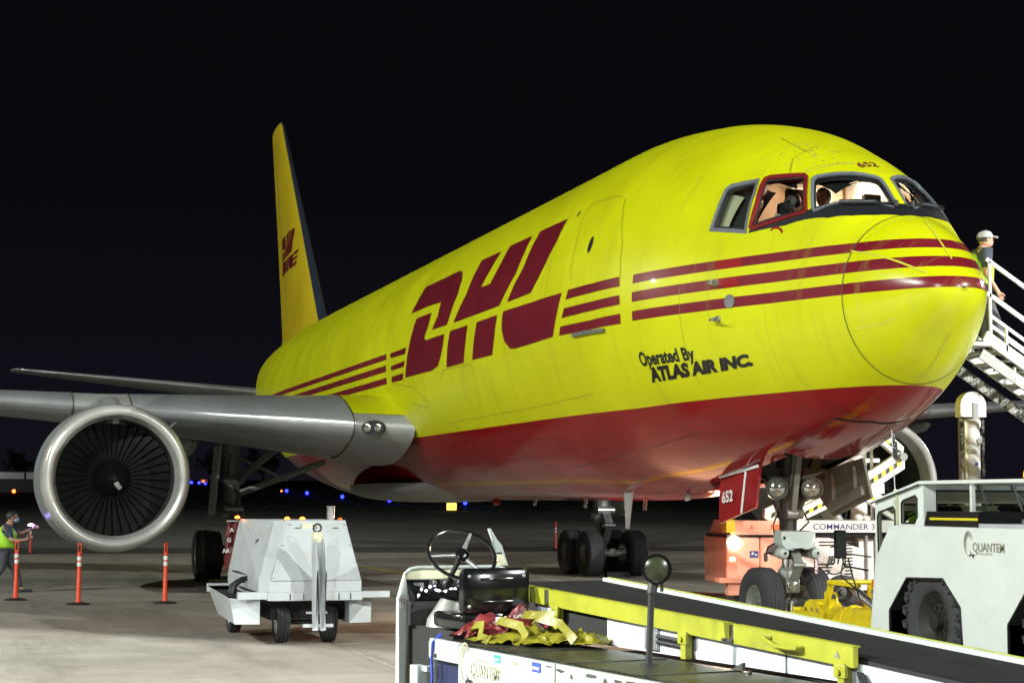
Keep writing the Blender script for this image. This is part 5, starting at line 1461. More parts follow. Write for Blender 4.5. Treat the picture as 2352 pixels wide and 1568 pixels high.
bm = B(); tube(bm, [(-2.72, -.05, .52), (-2.72, -.05, .66), (-2.55, -.05, .68), (-2.42, -.05, .66), (-2.40, -.05, .52)], .018, 6); W_('lift_handle', bm, M['ytow'], smooth=True)
bm = B(); beam(bm, (-3.55, -.12, .38), (-3.1, -.12, .38), .03, .05); beam(bm, (-3.55, .12, .38), (-3.1, .12, .38), .03, .05); beam(bm, (-3.55, -.12, .30), (-3.1, -.12, .30), .03, .04); box(bm, (-3.5, -.14, .26), (-3.44, .14, .44)); W_('fork', bm, M['ytow'])
for x, y in ((-3.62, -.08), (-3.5, -.14), (-3.4, .02)):
    bm = B(); cyl(bm, (x, y, .28), (x, y, .50), .028, n=10); cyl(bm, (x, y, .48), (x, y, .52), .045, n=8); cyl(bm, (x, y, .34), (x, y, .38), .045, n=8); W_('shear_pin', bm, M['chrome'], smooth=True)
bm = B(); beam(bm, (-2.35, -.28, .30), (-2.12, -.28, .82), .07, .05, bev=.01); beam(bm, (-2.12, -.28, .82), (-1.55, -.2, .80), .06, .05, bev=.01); beam(bm, (-2.35, .28, .30), (-2.12, .28, .78), .07, .05); cyl(bm, (-2.12, -.33, .82), (-2.12, .33, .82), .03); W_('lever_frame', bm, M['ytow'])
bm = B(); cyl(bm, (-1.9, -.1, .76), (-1.2, -.05, .46), .05, n=14); cyl(bm, (-1.75, .12, .72), (-1.1, .1, .42), .05, n=14); W_('hydraulic_cylinder', bm, M['steel'], smooth=True)
wt = obj('tow_bar_tyre', tyre_bm(.15, .11, 3, .5), M['tyre'], tw_, 50); wr = obj('wheel_rim', rim_bm(.15, .11, .5, 5), M['steel'], wt, 40)
wt.location = Vector((-2.75, -.34, .15))-Vector(tw_.location)
t = link(bpy.data.objects.new('tow_bar_tyre', wt.data)); t.parent = tw_; t.location = Vector((-2.75, .34, .15))-Vector(tw_.location); r = link(bpy.data.objects.new('wheel_rim', wr.data)); r.parent = t
# ================================================================ BELT LOADER (foreground). local x towards the camera, y to the right
bl = thing('belt_loader', 'white belt loader truck with black conveyor and yellow side rail in the foreground', 'belt loader', (7.63, -7.84, 0), R(8.5))
def L_(name, bm, mat, parent=bl, smooth=False, label=None): return obj(name, bm, mat, parent, smooth, False, label)
bm = B(); box(bm, (0.0, 0, .42), (3.4, .035, .955), .006); sp_ = L_('side_panel', bm, M['white2'])
bm = B(); box(bm, (-.43, 0, .85), (-.004, .035, .972), .006); fp = L_('front_side_panel', bm, M['white2'])
bm = B(); box(bm, (1.235, -.003, .42), (1.243, .0, .955)); L_('panel_joint', bm, M['seam'], sp_)
bm = B(); box(bm, (-.42, .03, .90), (3.4, .69, .958)); L_('deck', bm, M['deck'])
for k in range(5):
    bm = B(); box(bm, (-.1+.72*k, .06, .958), (.55+.72*k, .66, .963), .001); L_('deck_plate', bm, M['deck'])
bm = B(); box(bm, (.1, .1, .3), (3.4, 1.3, .9)); L_('chassis', bm, M['void'])
bm = B(); box(bm, (-.42, .05, .30), (-.02, .10, .86)); L_('blue_frame', bm, M['navy_frame'])
bm = B()
for k in range(7):
    a_ = Vector((-.36+random.uniform(-.0, .0), -.012, 1.0-.1*k)); tube(bm, [a_+Vector((0, .06 if k == 0 else 0, 0)), a_+Vector((.008*(-1)**k, 0, -.05)), a_+Vector((0, 0, -.1))], .009, 6)
L_('blue_rope', bm, M['blue_st'], smooth=True)
# stickers on the side
def stk(x0, z0, x1, z1, mat, name='sticker', txt=None, ts=.02, tm=None, par=None):
    bm = B(); box(bm, (x0, -.004, z0), (x1, .0, z1)); s_ = L_(name, bm, mat, par or sp_)
    if txt:
        bm = text_bm(txt, ts, .0003); place_bm(bm, (x0+.006, -.0055, z0+.25*(z1-z0)), (1, 0, 0), (0, 0, 1)); L_('sticker_lettering', bm, tm or M['ltext'], s_)
stk(-.425, .862, -.36, .955, M['cream_st'], par=fp, txt='!', ts=.06)
stk(-.345, .862, -.315, .885, M['ltext'], par=fp)
stk(.50, .905, .575, .945, M['green_st'], txt='NOTICE', ts=.017, tm=M['wtext'])
stk(.505, .835, .575, .898, M['cream_st'], txt='CAUTION', ts=.015)
for k in range(3):
    bm = B(); box(bm, (.515, -.006, .845+.011*k), (.562, -.004, .849+.011*k)); L_('sticker_line', bm, M['ltext'], sp_)
stk(.72, .905, .795, .935, M['cream_st'], txt='HYD OIL', ts=.018)
stk(.97, .895, 1.075, .945, M['blue_st'], txt='BATTERY', ts=.021, tm=M['wtext'])
for x, z, w_, h_ in ((1.16, .935, .09, .012), (1.30, .925, .12, .018), (1.42, .905, .03, .03), (1.62, .93, .14, .02), (1.78, .91, .05, .04), (1.9, .925, .1, .02), (2.05, .93, .16, .02)):
    bm = B(); n_ = 9; vs = [bm.verts.new((x+w_*.5*math.cos(a)*random.uniform(.6, 1.1), -.0015, z+h_*.5*math.sin(a)*random.uniform(.6, 1.3))) for a in np.linspace(0, 6.28, n_+1)[:-1]]; bm.faces.new(vs); L_('chipped_paint', bm, M['gear_dark'], sp_)
q_logo(bl, (.02, -.004, .74), (1, 0, 0), (0, 0, 1), .24, False)
bm = text_bm('We Appreciate', .03, .0003, .3); place_bm(bm, (.22, -.004, .89), (1, 0, 0), (0, 0, 1)); L_('script_lettering', bm, M['gold'], sp_)
# step, front wheel
bm = B(); box(bm, (-.62, -.05, .35), (-.50, .02, .80), .008); box(bm, (-.50, -.02, .77), (-.42, .03, .80)); L_('step_plate', bm, M['white2'])
ft = obj('loader_tyre', tyre_bm(.36, .22, 4, .55), M['tyre'], bl, 50); ft.location = (-.12, .22, .40); obj('wheel_rim', rim_bm(.36, .22, .55, 6), M['white2'], ft, 40)
for q_ in ((-.12, 1.25, .40), (2.6, .22, .36), (2.6, 1.25, .36)):
    t = link(bpy.data.objects.new('loader_tyre', ft.data)); t.parent = bl; t.location = q_
# conveyor (gently inclined) -- local frame along x with slope
SL = -.0536
def zc(x): return 1.235+SL*(x+.0)
def slab(name, x0, x1, y0, y1, d0, d1, mat, par=None, bev=0.):
    bm = B(); prism(bm, [(x0, y0, zc(x0)+d0), (x1, y0, zc(x1)+d0), (x1, y0, zc(x1)+d1), (x0, y0, zc(x0)+d1)], (0, y1-y0, 0))
    return L_(name, bm, mat, par or bl)
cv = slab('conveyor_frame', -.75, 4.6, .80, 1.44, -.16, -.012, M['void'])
slab('conveyor_belt', -.85, 4.6, .80, 1.40, -.012, .0, M['belt'], cv)
bm = B(); xr = -.85; lathe(bm, [(.80, .055), (1.40, .055)], (xr, 0, zc(xr)-.055), (0, 1, 0), 20); L_('belt_roller', bm, M['belt'], cv, True)
slab('far_edge_rail', -.80, 4.6, 1.405, 1.44, -.05, .022, M['white2'], cv)
slab('yellow_edge', -.80, 4.6, 1.442, 1.452, -.0, .026, M['yrail'], cv)
# near side white panels under the belt
for x0, x1 in ((-.50, -.22), (.40, 1.33), (1.37, 2.2), (2.22, 4.6)):
    d0 = -.30
    bm = B(); prism(bm, [(x0, .775, .965), (x1, .775, .965), (x1, .775, zc(x1)-.03), (x0, .775, zc(x0)-.03)], (0, .02, 0)); L_('conveyor_side_panel', bm, M['white'], cv)
bm = B(); prism(bm, [(-.20, .785, .965), (.38, .785, .965), (.38, .785, zc(.38)-.03), (-.2, .785, zc(-.2)-.03)], (0, .01, 0)); L_('dark_opening', bm, M['void'], cv)
for x in (1.21, 1.16, 1.26):
    bm = B(); cyl(bm, (x, .74, 1.0), (x, .74, 1.08), .02, n=10)
bm.free()
bm = B(); box(bm, (.86, .755, .98), (1.0, .775, 1.13), .004); L_('junction_box', bm, M['steel'], cv)
bm = B()
for z in (1.03, 1.06): cyl(bm, (1.0, .76, z), (1.30, .76, z-.01), .013, n=8)
L_('hydraulic_pipe', bm, M['black_m'], cv, True)
# yellow folding side rail
def rail(x0, x1, name='rail_section'):
    a0, a1 = 1.262-.038*(x0+.52), 1.262-.038*(x1+.52)
    bm = B(); prism(bm, [(x0, .735, a0-.095), (x1, .735, a1-.095), (x1, .735, a1), (x0, .735, a0)], (0, .028, 0))
    prism(bm, [(x0, .733, a0-.002), (x1, .733, a1-.002), (x1, .733, a1+.004), (x0, .733, a0+.004)], (0, .045, 0))
    return L_(name, bm, M['yrail'])
rail(-.60, -.335); rail(-.275, 1.76); r3 = rail(1.80, 2.80)
for x0, x1 in ((-.335, -.275), (1.76, 1.80)):
    a0 = 1.262-.038*(x0+.52)
    bm = B(); prism(bm, [(x0, .742, a0-.08), (x1, .742, a0-.08), (x1, .742, a0-.004), (x0, .742, a0-.004)], (0, .016, 0)); L_('rail_splice', bm, M['gear_dark'])
bm = B(); box(bm, (1.70, .725, 1.085), (1.80, .735, 1.10)); L_('rail_pin', bm, M['gear_dark'])
for x in (-.16, 1.33, 2.72):
    zt = 1.262-.038*(x+.52)-.095
    bm = B(); box(bm, (x-.026, .72, .962), (x+.026, .765, zt+.01), .004); box(bm, (x-.045, .712, zt-.055), (x+.045, .735, zt+.005), .004); cyl(bm, (x, .70, zt-.028), (x, .715, zt-.028), .014, n=8)
    L_('rail_post', bm, M['yrail'])
bm = B(); zt = 1.262-.038*(2.3+.52)
tube(bm, [(2.14, .735, zt-.022), (2.12, .70, zt-.024), (2.18, .695, zt-.04), (2.24, .69, zt-.055), (2.36, .69, zt-.057), (2.40, .70, zt-.055), (2.41, .735, zt-.052)], .011, 8); L_('rail_handle', bm, M['yrail'], r3, True)
bm = B(); prism(bm, [(2.66, .7325, zt-.075), (2.70, .7325, zt-.077), (2.68, .7325, zt-.045)], (0, -.001, 0)); L_('warning_triangle', bm, M['steel'], r3)
for k in range(5):
    bm = B(); tube(bm, [(2.80+.01*k, .76, 1.02), (2.84+.02*k, .74, .99-.01*k), (2.88+.02*k, .73, .90)], .006, 5); L_('loose_wire', bm, M['black_m'])
# operator cowl
bm = B()
cow = [(.215, .5), (.215, 1.15), (.25, 1.27), (.265, 1.315), (.30, 1.345), (.36, 1.355), (.95, 1.355), (1.0, 1.34), (1.02, 1.30), (1.02, .5)]
prism(bm, [(-1.50, a, b) for a, b in cow], (.02, 0, 0)); cw = L_('cowl', bm, M['cream_st'])
bm = B(); tube(bm, [(-1.47, a, b) for a, b in cow], .012, 8, False); L_('cowl_rim', bm, M['white2'], cw, True)
bm = B(); prism(bm, [(-1.46, .213, .5), (-1.46, .205, 1.15), (-1.46, .25, 1.31), (-1.46, .285, 1.12), (-1.46, .258, 1.0), (-1.46, .252, .5)], (.03, 0, 0)); ss = L_('cowl_side', bm, M['white2'])
bm = B(); tube(bm, [(-1.428, .236+.012*math.cos(a), 1.135+.045*math.sin(a)) for a in np.linspace(0, 2*math.pi, 21)[:-1]], .002, 4, True); tube(bm, [(-1.428, .226, 1.15), (-1.428, .246, 1.15)], .002, 4); tube(bm, [(-1.428, .226, 1.12), (-1.428, .246, 1.12)], .002, 4); L_('oval_badge', bm, M['maroon'], ss)
bm = B(); prism(bm, [(-1.46, .26, 1.28), (-1.44, .26, 1.275), (-1.32, .285, 1.15), (-1.46, .285, 1.13)], (0, .66, 0)); ds = L_('dashboard', bm, M['black_v'])
dn = Vector((.72, 0, .69))
for y_ in (.44, .52, .62):
    c = Vector((-1.415, y_, 1.245)); bm = B(); lathe(bm, [(0, .028), (.012, .03), (.014, .026), (.008, .0255)], c, dn, 18); g1 = L_('gauge', bm, M['chrome'], ds, True)
    bm = B(); cyl(bm, c+dn*.005, c+dn*.009, .024, n=16); L_('gauge_face', bm, M['dark_in'], g1)
    bm = B(); beam(bm, c+dn*.010, c+dn*.010+Vector((-.005, .012, .014)), .002, .002); L_('gauge_needle', bm, M['wtext'], g1)
bm = B(); c = Vector((-1.413, .34, 1.245)); prism(bm, [c+Vector((.006, -.03, -.004)), c+Vector((.02, .03, -.02)), c+Vector((.0, .035, .01)), c+Vector((-.008, -.035, .012))], dn*.002); L_('data_plate', bm, M['steel'], ds)
for y_, z_ in ((.33, 1.20), (.36, 1.19), (.40, 1.215), (.44, 1.195), (.455, 1.19), (.50, 1.185), (.58, 1.2), (.61, 1.19), (.30, 1.165), (.55, 1.20)):
    c = Vector((-1.44+(1.28-z_)*.95+.01, y_, z_)); bm = B(); cyl(bm, c, c+dn*.02, .008, .006, 8); ball(bm, c+dn*.022, .007, u=6, v=4); L_('switch', bm, M['chrome'], ds, True)
bm = B(); box(bm, (-1.46, .30, .5), (-.75, .95, .98)); L_('footwell', bm, M['void'])
bm = B(); box(bm, (-1.46, .26, .98), (-1.36, .95, 1.14)); L_('lower_dash', bm, M['black_m'])
bm = B(); box(bm, (-1.1, .30, .60), (-1.0, .44, .88), .02); L_('battery_box', bm, M['grey_v'], smooth=True)
bm = B(); lathe(bm, [(0, .12), (.1, .13), (.25, .08)], (-1.2, .42, .90), (0, .3, 1), 20); lathe(bm, [(0, .05), (.2, .05)], (-1.0, .52, .98), (.3, 0, 1), 12); L_('air_cleaner', bm, M['gear_grey'], smooth=True)
bm = B(); box(bm, (-.75, .40, .95), (-.66, .47, 1.09), .01); tube(bm, [(-.7, .42, 1.0), (-.8, .40, 1.08), (-.85, .38, 1.1)], .012, 6); tube(bm, [(-.7, .44, .9), (-.7, .44, 1.1)], .016, 6); L_('control_box', bm, M['black_m'], smooth=True)
# white fin right of the wheel
bm = B(); prism(bm, [(-1.5, .885, 1.612), (-1.5, .90, 1.615), (-1.5, .945, 1.545), (-1.5, .985, 1.50), (-1.5, 1.035, 1.36), (-1.5, .94, 1.36), (-1.5, .935, 1.49)], (.025, 0, 0)); fn = L_('guard_fin', bm, M['white2'])
bm = B(); prism(bm, [(-1.474, .945, 1.44), (-1.474, .995, 1.44), (-1.474, 1.02, 1.365), (-1.474, .95, 1.365)], (.002, 0, 0)); L_('sticker', bm, M['cream_st'], fn)
bm = B(); box(bm, (-1.474, .945, 1.44), (-1.47, .985, 1.452)); L_('sticker_band', bm, M['ltext'], fn)
# steering wheel
c = Vector((-1.0, .47, 1.455)); n_ = Vector((.78, -.02, .62)).normalized(); e1 = n_.cross(Vector((0, 0, 1))).normalized(); e2 = e1.cross(n_)
bm = B(); tube(bm, [c+e1*.232*math.cos(a)+e2*.195*math.sin(a)*1.0 for a in np.linspace(0, 2*math.pi, 41)[:-1]], .0115, 8, True); sw = L_('steering_wheel', bm, M['black_v'], smooth=True)
bm = B()
for a in (R(118), R(-4), R(238)):
    tip = c+e1*.225*math.cos(a)+e2*.19*math.sin(a); cyl(bm, c-n_*.015, tip, .020, .009, 10)
L_('spoke', bm, M['steel'], sw, True)
bm = B(); lathe(bm, [(-.04, .03), (-.01, .05), (.01, .048), (.025, .03), (.03, .001)], c, n_, 20); L_('horn_button', bm, M['black_v'], sw, True)
bm = B(); cyl(bm, c-n_*.03, c-n_*.35, .018, n=10); L_('steering_column', bm, M['black_m'], sw, True)
# seat
bm = B(); box(bm, (-.56, .235, 1.10), (-.47, .715, 1.385), .045); st = L_('seat_back', bm, M['black_v'], smooth=True)
for z_ in (1.315, 1.175):
    bm = B(); box(bm, (-.476, .36, z_-.008), (-.460, .59, z_+.012), .007); L_('seat_ridge', bm, M['black_v'], st, True)
for y_, z_ in ((.285, 1.335), (.66, 1.335), (.285, 1.15), (.66, 1.15)):
    bm = B(); ball(bm, (-.470, y_, z_), .012, (.5, 1, 1), 10, 6); L_('seat_bolt', bm, M['steel'], st, True)
bm = B(); box(bm, (-1.0, .26, 1.0), (-.5, .70, 1.10), .03); box(bm, (-.6, .45, .96), (-.48, .68, 1.11), .01); L_('seat_cushion', bm, M['black_v'], smooth=True)
# work lamp on a post
bm = B(); cyl(bm, (1.57, .37, .963), (1.57, .37, .972), .045, n=16); cyl(bm, (1.57, .37, .965), (1.60, .37, 1.37), .017, n=12); cyl(bm, (1.60, .37, 1.33), (1.60, .38, 1.385), .026, n=10); box(bm, (1.585, .36, 1.36), (1.62, .40, 1.40), .004); lp = L_('lamp_post', bm, M['black_m'], smooth=True)
dl = Vector((.88, -.35, .02)).normalized()
bm = B(); lathe(bm, [(-.075, .02), (-.06, .05), (-.02, .070), (.02, .078), (.03, .078), (.03, .069), (.02, .068)], (1.61, .39, 1.455), dl, 28); hd = L_('lamp_housing', bm, M['black_v'], lp, True)
bm = B(); lathe(bm, [(.018, .069), (.026, .05), (.03, .02), (.031, .001)], (1.61, .39, 1.455), dl, 28); L_('lamp_glass', bm, pm('old_lamp_glass', (.035, .04, .02), .25, .0, var=.5, nscale=18), hd, True)
bm = B(); cyl(bm, (1.605, .385, 1.385), (1.605, .385, 1.40), .03, n=10); cyl(bm, (1.635, .41, 1.34), (1.635, .41, 1.40), .009, n=8); L_('lamp_bracket', bm, M['black_m'], lp)
bm = B(); prism(bm, [(1.9, .66, .963), (2.02, .64, .963), (1.98, .67, 1.0), (1.93, .68, .985)], (0, .02, 0)); ball(bm, (2.15, .60, .968), .012); L_('deck_debris', bm, M['gear_dark'])

# tarps on the deck: separate things
def crumple(W, D_, nx, ny, amp, seed, ang=0.):
    bm = B(); V_ = []
    rz = Matrix.Rotation(ang, 4, 'Z')
    for i in range(nx+1):
        row = []
        for j in range(ny+1):
            u_, v_ = i/nx-.5, j/ny-.5
            f1 = abs(noise.noise(Vector((u_*3.2+seed, v_*2.4, seed)))); f2 = noise.noise(Vector((u_*7+seed*2, v_*6, 3.1)))*.8+.3; f3 = noise.noise(Vector((u_*15+seed, v_*13, 9)))
            edge = max(0, 1-(max(abs(u_), abs(v_))*2)**3)
            z = amp*(edge*.5+1.5*f1*(.35+edge)+.75*f2+.35*f3)
            k = 1-.28*f1
            z *= .72
            row.append(bm.verts.new(rz @ Vector((u_*W*k+.05*noise.noise(Vector((v_*5, seed, u_*4))), v_*D_*k+.05*noise.noise(Vector((u_*6, v_*3, seed))), max(.004, z)))))
        V_.append(row)
    for i in range(nx):
        for j in range(ny):
            if noise.noise(Vector((i*.5, j*.5, seed)))>.42 and (i in (0, nx-1) or j in (0, ny-1)): continue
            bm.faces.new((V_[i][j], V_[i+1][j], V_[i+1][j+1], V_[i][j+1]))
    return bm
def bl_w(x, y, z): return (7.63+x*math.cos(R(8.5))-y*math.sin(R(8.5)), -7.84+x*math.sin(R(8.5))+y*math.cos(R(8.5)), z)
tp = thing('tarpaulin', 'crumpled yellow strap tarpaulin heaped on the black deck of the belt loader', 'tarpaulin', bl_w(.07, .46, .965), R(8.5))
for k, (x, y, W, D_, am, sd_, an_) in enumerate(((-.12, -.08, .46, .46, .045, 1.3, .3), (.10, .06, .52, .46, .055, 4.7, -.4), (.30, .14, .42, .34, .06, 8.2, .7), (-.20, .10, .36, .40, .06, 11.5, 1.2))):
    bm = crumple(W, D_, 34, 30, am, sd_, an_); bmesh.ops.translate(bm, verts=bm.verts, vec=(x, y, .006*k)); obj('cloth_fold', bm, M['tarp_y'], tp, 179)
for k, pth in enumerate(([(-.36, -.22, .03), (-.30, -.26, .09), (-.22, -.24, .10), (-.16, -.28, .03), (-.05, -.27, .02)], [(-.30, -.1, .11), (-.1, -.18, .13), (.1, -.14, .11), (.22, -.16, .05)], [(.0, .0, .13), (.15, -.05, .16), (.3, .02, .13), (.42, .05, .04)], [(-.25, .05, .15), (-.05, .0, .16), (.12, .08, .17)])):
    P = [Vector(q) for q in pth]; bm = B(); prev = None
    for i in range(25):
        t = i/24*(len(P)-1); a_ = int(min(t, len(P)-2)); q = P[a_].lerp(P[a_+1], t-a_); n2 = Vector((math.sin(i*.5+k)*.3, .6, .8)).normalized()*.028
        pr_ = (bm.verts.new(q+n2), bm.verts.new(q-n2))
        if prev: bm.faces.new((prev[0], prev[1], pr_[1], pr_[0]))
        prev = pr_
    obj('strap', bm, M['tarp_y'], tp, 60)
tq = thing('red_cover', 'folded red cover with white letters lying behind the yellow tarpaulin, under the seat', 'cover', bl_w(-.36, .50, .965), R(8.5))
bm = crumple(.40, .66, 34, 30, .13, 2.2, .25); obj('cloth', bm, M['tarp_r'], tq, 179)
bm = text_bm('DANGER', .075, .004, .2); place_bm(bm, (.10, -.13, .08), (-.25, .95, .05), (-.45, -.1, .9)); obj('lettering', bm, M['wtext'], tq)
bm = text_bm('KEEP', .06, .003, .2); place_bm(bm, (.13, -.08, .03), (-.25, .95, .05), (-.45, -.1, .9)); obj('lettering', bm, M['wtext'], tq)

# ================================================================ CARGO LOADER (behind the nose gear). local x right along its face, y away, z up
cl_rz = R(80)
cl = thing('cargo_loader', 'white scissor lift cargo loader with blazing headlight behind the nose gear', 'cargo loader', (-10.2, 1.95, 0), cl_rz)
def C_(name, bm, mat, parent=cl, smooth=False, label=None): return obj(name, bm, mat, parent, smooth, False, label)
bm = B(); box(bm, (0, 0, .40), (.60, 1.6, 1.21), .03); eb = C_('engine_box', bm, M['amber_tint'])
bm = B(); box(bm, (.605, 0, .40), (1.06, 1.6, 1.21), .03); C_('engine_box_door', bm, M['amber_tint'])
bm = B(); box(bm, (.02, .03, 1.21), (1.10, 1.5, 1.26)); C_('hood_gap', bm, M['void'])
bm = B(); prism(bm, [(.08, .0, 1.26), (1.05, .0, 1.26), (1.05, 0, 1.50), (.16, 0, 1.50)], (0, 1.5, 0)); hd = C_('engine_hood', bm, M['amber_tint'])
bm = B(); box(bm, (.0, -.03, 1.30), (.16, .3, 1.52), .01); C_('yellow_corner', bm, M['ytow'])
bm = B(); prism(bm, [(.42, -.004, 1.36), (.50, -.004, 1.36), (.46, -.004, 1.43)], (0, .003, 0)); box(bm, (.80, -.004, 1.34), (.98, 0, 1.44)); C_('warning_sticker', bm, M['orange_cloth'], hd)
bm = B(); lathe(bm, [(0, .115), (.02, .10), (.045, .001)], (.14, .0, 1.12), (0, -1, 0), 20); C_('headlight', bm, M['head'], eb, True)
bm = B(); box(bm, (.06, -.02, .80), (.16, 0, .87), .01); C_('side_marker', bm, em('lit_marker_yellow', (1, .75, .35), 3.), eb)
bm = B(); box(bm, (.42, -.003, .86), (.58, 0, .98)); sk = C_('blue_picture_sticker', bm, M['bluedark'], eb)
bm = B(); ball(bm, (.47, -.004, .93), .03, (1, .1, .8)); ball(bm, (.53, -.004, .91), .025, (1, .1, .8)); C_('sticker_print', bm, M['steel'], sk)
bm = B(); box(bm, (.68, -.02, .80), (.74, 0, .95), .01); C_('door_latch', bm, M['black_m'])
bm = B(); box(bm, (-.18, -.25, .44), (1.4, .1, .52), .01); box(bm, (.0, -.1, .22), (1.3, .1, .44), .01); C_('front_bumper', bm, M['amber_tint'])
bm = B(); box(bm, (1.10, .05, .42), (1.28, 1.2, 1.25)); C_('pillar', bm, M['amber_tint'])
lamp('headlight_beam', 'SPOT', (-10.03, 1.82, 1.12), 1500, (1.0, .50, .30), (-3.0, -6.5, .2), shadow_soft_size=.08, spot_size=R(110), spot_blend=.6)
# JBT panel
bm = B(); prism(bm, [(1.28, -.02, .42), (1.28, -.02, 1.22), (1.75, -.02, 1.24), (2.42, -.02, 1.02), (2.42, -.02, .42)], (0, .6, 0)); jb = C_('side_cover', bm, M['loader'])
for k in range(12):
    z = .52+.055*k
    bm = B(); box(bm, (2.12, -.03, z), (2.26, -.02, z+.022)); C_('vent', bm, M['black_m'], jb)
    if k in (0, 1, 2, 3, 4):
        bm = B(); box(bm, (1.62, -.03, z), (1.80+.03*k, -.02, z+.022)); C_('vent', bm, M['black_m'], jb)
    if k in (10, 11):
        bm = B(); box(bm, (1.66, -.03, z), (2.12, -.02, z+.022)); C_('vent', bm, M['black_m'], jb)
bm = B(); tube(bm, [(1.93+.20*math.cos(a), -.028, .82+.24*math.sin(a)) for a in np.linspace(-2.4, 1.9, 22)], .012, 5); C_('logo_arc', bm, M['ltext'], jb)
bm = text_bm('JBT', .19, .006, .25, .9); place_bm(bm, (1.80, -.03, .76), (1, 0, 0), (0, 0, 1)); C_('maker_lettering', bm, M['ltext'], jb)
bm = B(); box(bm, (1.28, -.05, .30), (3.3, 1.4, .42), .01); C_('sill', bm, M['loader'])
bm = B(); box(bm, (2.42, .1, .42), (3.3, 1.2, 1.2)); C_('rear_cover', bm, M['loader'])
for x_ in (2.50, 2.66):
    bm = B(); cyl(bm, (x_, -.05, .42), (x_, -.05, 1.25), .03, n=10); C_('hydraulic_ram', bm, M['steel'], smooth=True)
bm = B(); box(bm, (1.20, -.12, 1.30), (3.45, 1.6, 1.51), .01); bmx = C_('platform_beam', bm, M['loader'])
bm = text_bm('COMMANDER 30i', .140, .001, 0, 1.12); place_bm(bm, (1.52, -.124, 1.355), (1, 0, 0), (0, 0, 1)); C_('model_lettering', bm, M['bluedark'], bmx)
bm = B(); box(bm, (1.20, -.05, 1.22), (3.2, 1.4, 1.30)); C_('beam_gap', bm, M['void'])
tt = obj('loader_wheel', tyre_bm(.30, .25, 4, .5), M['tyre'], cl, 50); tt.location = (2.05, .0, .27); tt.rotation_euler = (0, 0, 0); obj('wheel_rim', rim_bm(.30, .25, .5, 6), M['gear_dark'], tt, 40)
for q_ in ((.55, .5, .27), (3.0, .6, .27)):
    t = link(bpy.data.objects.new('loader_wheel', tt.data)); t.parent = cl; t.location = q_
for x_ in (2.1, 2.25):
    bm = B(); ball(bm, (x_+.35, .2, 1.56), .06, (1.4, 1, 1)); C_('roller', bm, M['loader'], smooth=True)
# scissor arms with hazard stripes
def arm(p0, p1, wd, th=.16, y=.1, stripes=True):
    p0, p1 = Vector((p0[0], y, p0[1])), Vector((p1[0], y, p1[1])); d = (p1-p0).normalized(); up_ = Vector((-d.z, 0, d.x))
    if up_.z < 0: up_ = -up_
    bm = B(); prism(bm, [p0-up_*wd/2, p1-up_*wd/2, p1+d*wd*.3, p1+up_*wd/2, p0+up_*wd/2, p0-d*wd*.3], (0, th, 0)); a_ = C_('scissor_arm', bm, M['loader'])
    if stripes:
        n = int((p1-p0).length/.085); by, bb = B(), B()
        for k in range(n):
            q = p0+d*(.085*k+.03)-up_*wd*.18
            prism(by if k % 2 else bb, [q+Vector((0, -.004, 0)), q+d*.085+Vector((0, -.004, 0)), q+d*.125+up_*wd*.26+Vector((0, -.004, 0)), q+d*.04+up_*wd*.26+Vector((0, -.004, 0))], (0, .003, 0))
        C_('hazard_stripes', by, M['hz_y'], a_)['kind'] = 'stuff'; C_('hazard_stripes', bb, M['hz_b'], a_)['kind'] = 'stuff'
arm((2.30, 1.98), (3.20, 2.55), .30); arm((2.85, 3.02), (3.20, 2.72), .22); arm((2.20, 2.20), (3.10, 1.60), .24, y=-.06); arm((.85, 1.58), (2.0, 2.10), .28, y=.3); arm((1.25, 1.55), (1.9, 1.85), .22, y=.12)
bm = B(); cyl(bm, (3.23, -.0, 2.63), (3.23, .3, 2.63), .07, n=14); cyl(bm, (2.42, -.12, 2.03), (2.42, .2, 2.03), .06, n=14); C_('pivot_pin', bm, M['gear_grey'], smooth=True)
bm = B(); box(bm, (2.62, -.02, 1.98), (2.86, .2, 2.16), .01); C_('arm_bracket', bm, M['loader'])
bm = B(); box(bm, (2.48, .5, 1.5), (2.72, .7, 3.1), .01); box(bm, (2.80, .5, 1.5), (2.84, .56, 2.8)); C_('rear_column', bm, M['loader'])
for (a_, b_) in (((2.9, 1.5), (2.9, 2.0)), ((2.1, 2.3), (2.1, 2.75)), ((1.9, 2.3), (1.9, 2.6))):
    bm = B(); cyl(bm, (a_[0], .4, a_[1]), (b_[0], .4, b_[1]), .04, n=10); C_('hydraulic_ram', bm, M['steel'], smooth=True)
bm = B(); box(bm, (1.5, .9, 2.55), (3.1, 1.6, 2.62)); box(bm, (1.5, .9, 2.0), (1.6, 1.0, 2.6)); C_('upper_platform', bm, M['loader'])
# lift mast behind the tractor
ms = thing('lift_mast', 'tall white lift column with rounded cap and ribbed tracks behind the tractor', 'lift mast', (-6.14, 4.29, 0), R(79))
bm = B(); cyl(bm, (0, 0, 0), (0, 0, 3.12), .135, n=24); lathe(bm, [(0, .135), (.02, .15), (.1, .15), (.12, .135)], (0, 0, 2.98), (0, 0, 1), 24); obj('column', bm, M['loader'], ms, 50)
bm = B(); cp = [(-.205, 3.15)]+[(.205*-math.cos(a), 3.33+.205*math.sin(a)*1.05) for a in np.linspace(0, math.pi, 14)]+[(.205, 3.15)]
prism(bm, [(a, -.12, b) for a, b in cp], (0, .24, 0)); cpp = obj('cap', bm, M['loader'], ms)
bm = B(); box(bm, (-.01, -.135, 3.05), (.075, -.12, 3.37), .004); obj('cap_slot', bm, M['grey_v'], cpp)
bm = B(); box(bm, (-.20, -.05, .3), (-.165, .02, 3.15)); obj('track', bm, M['gear_grey'], ms)
bm = B()
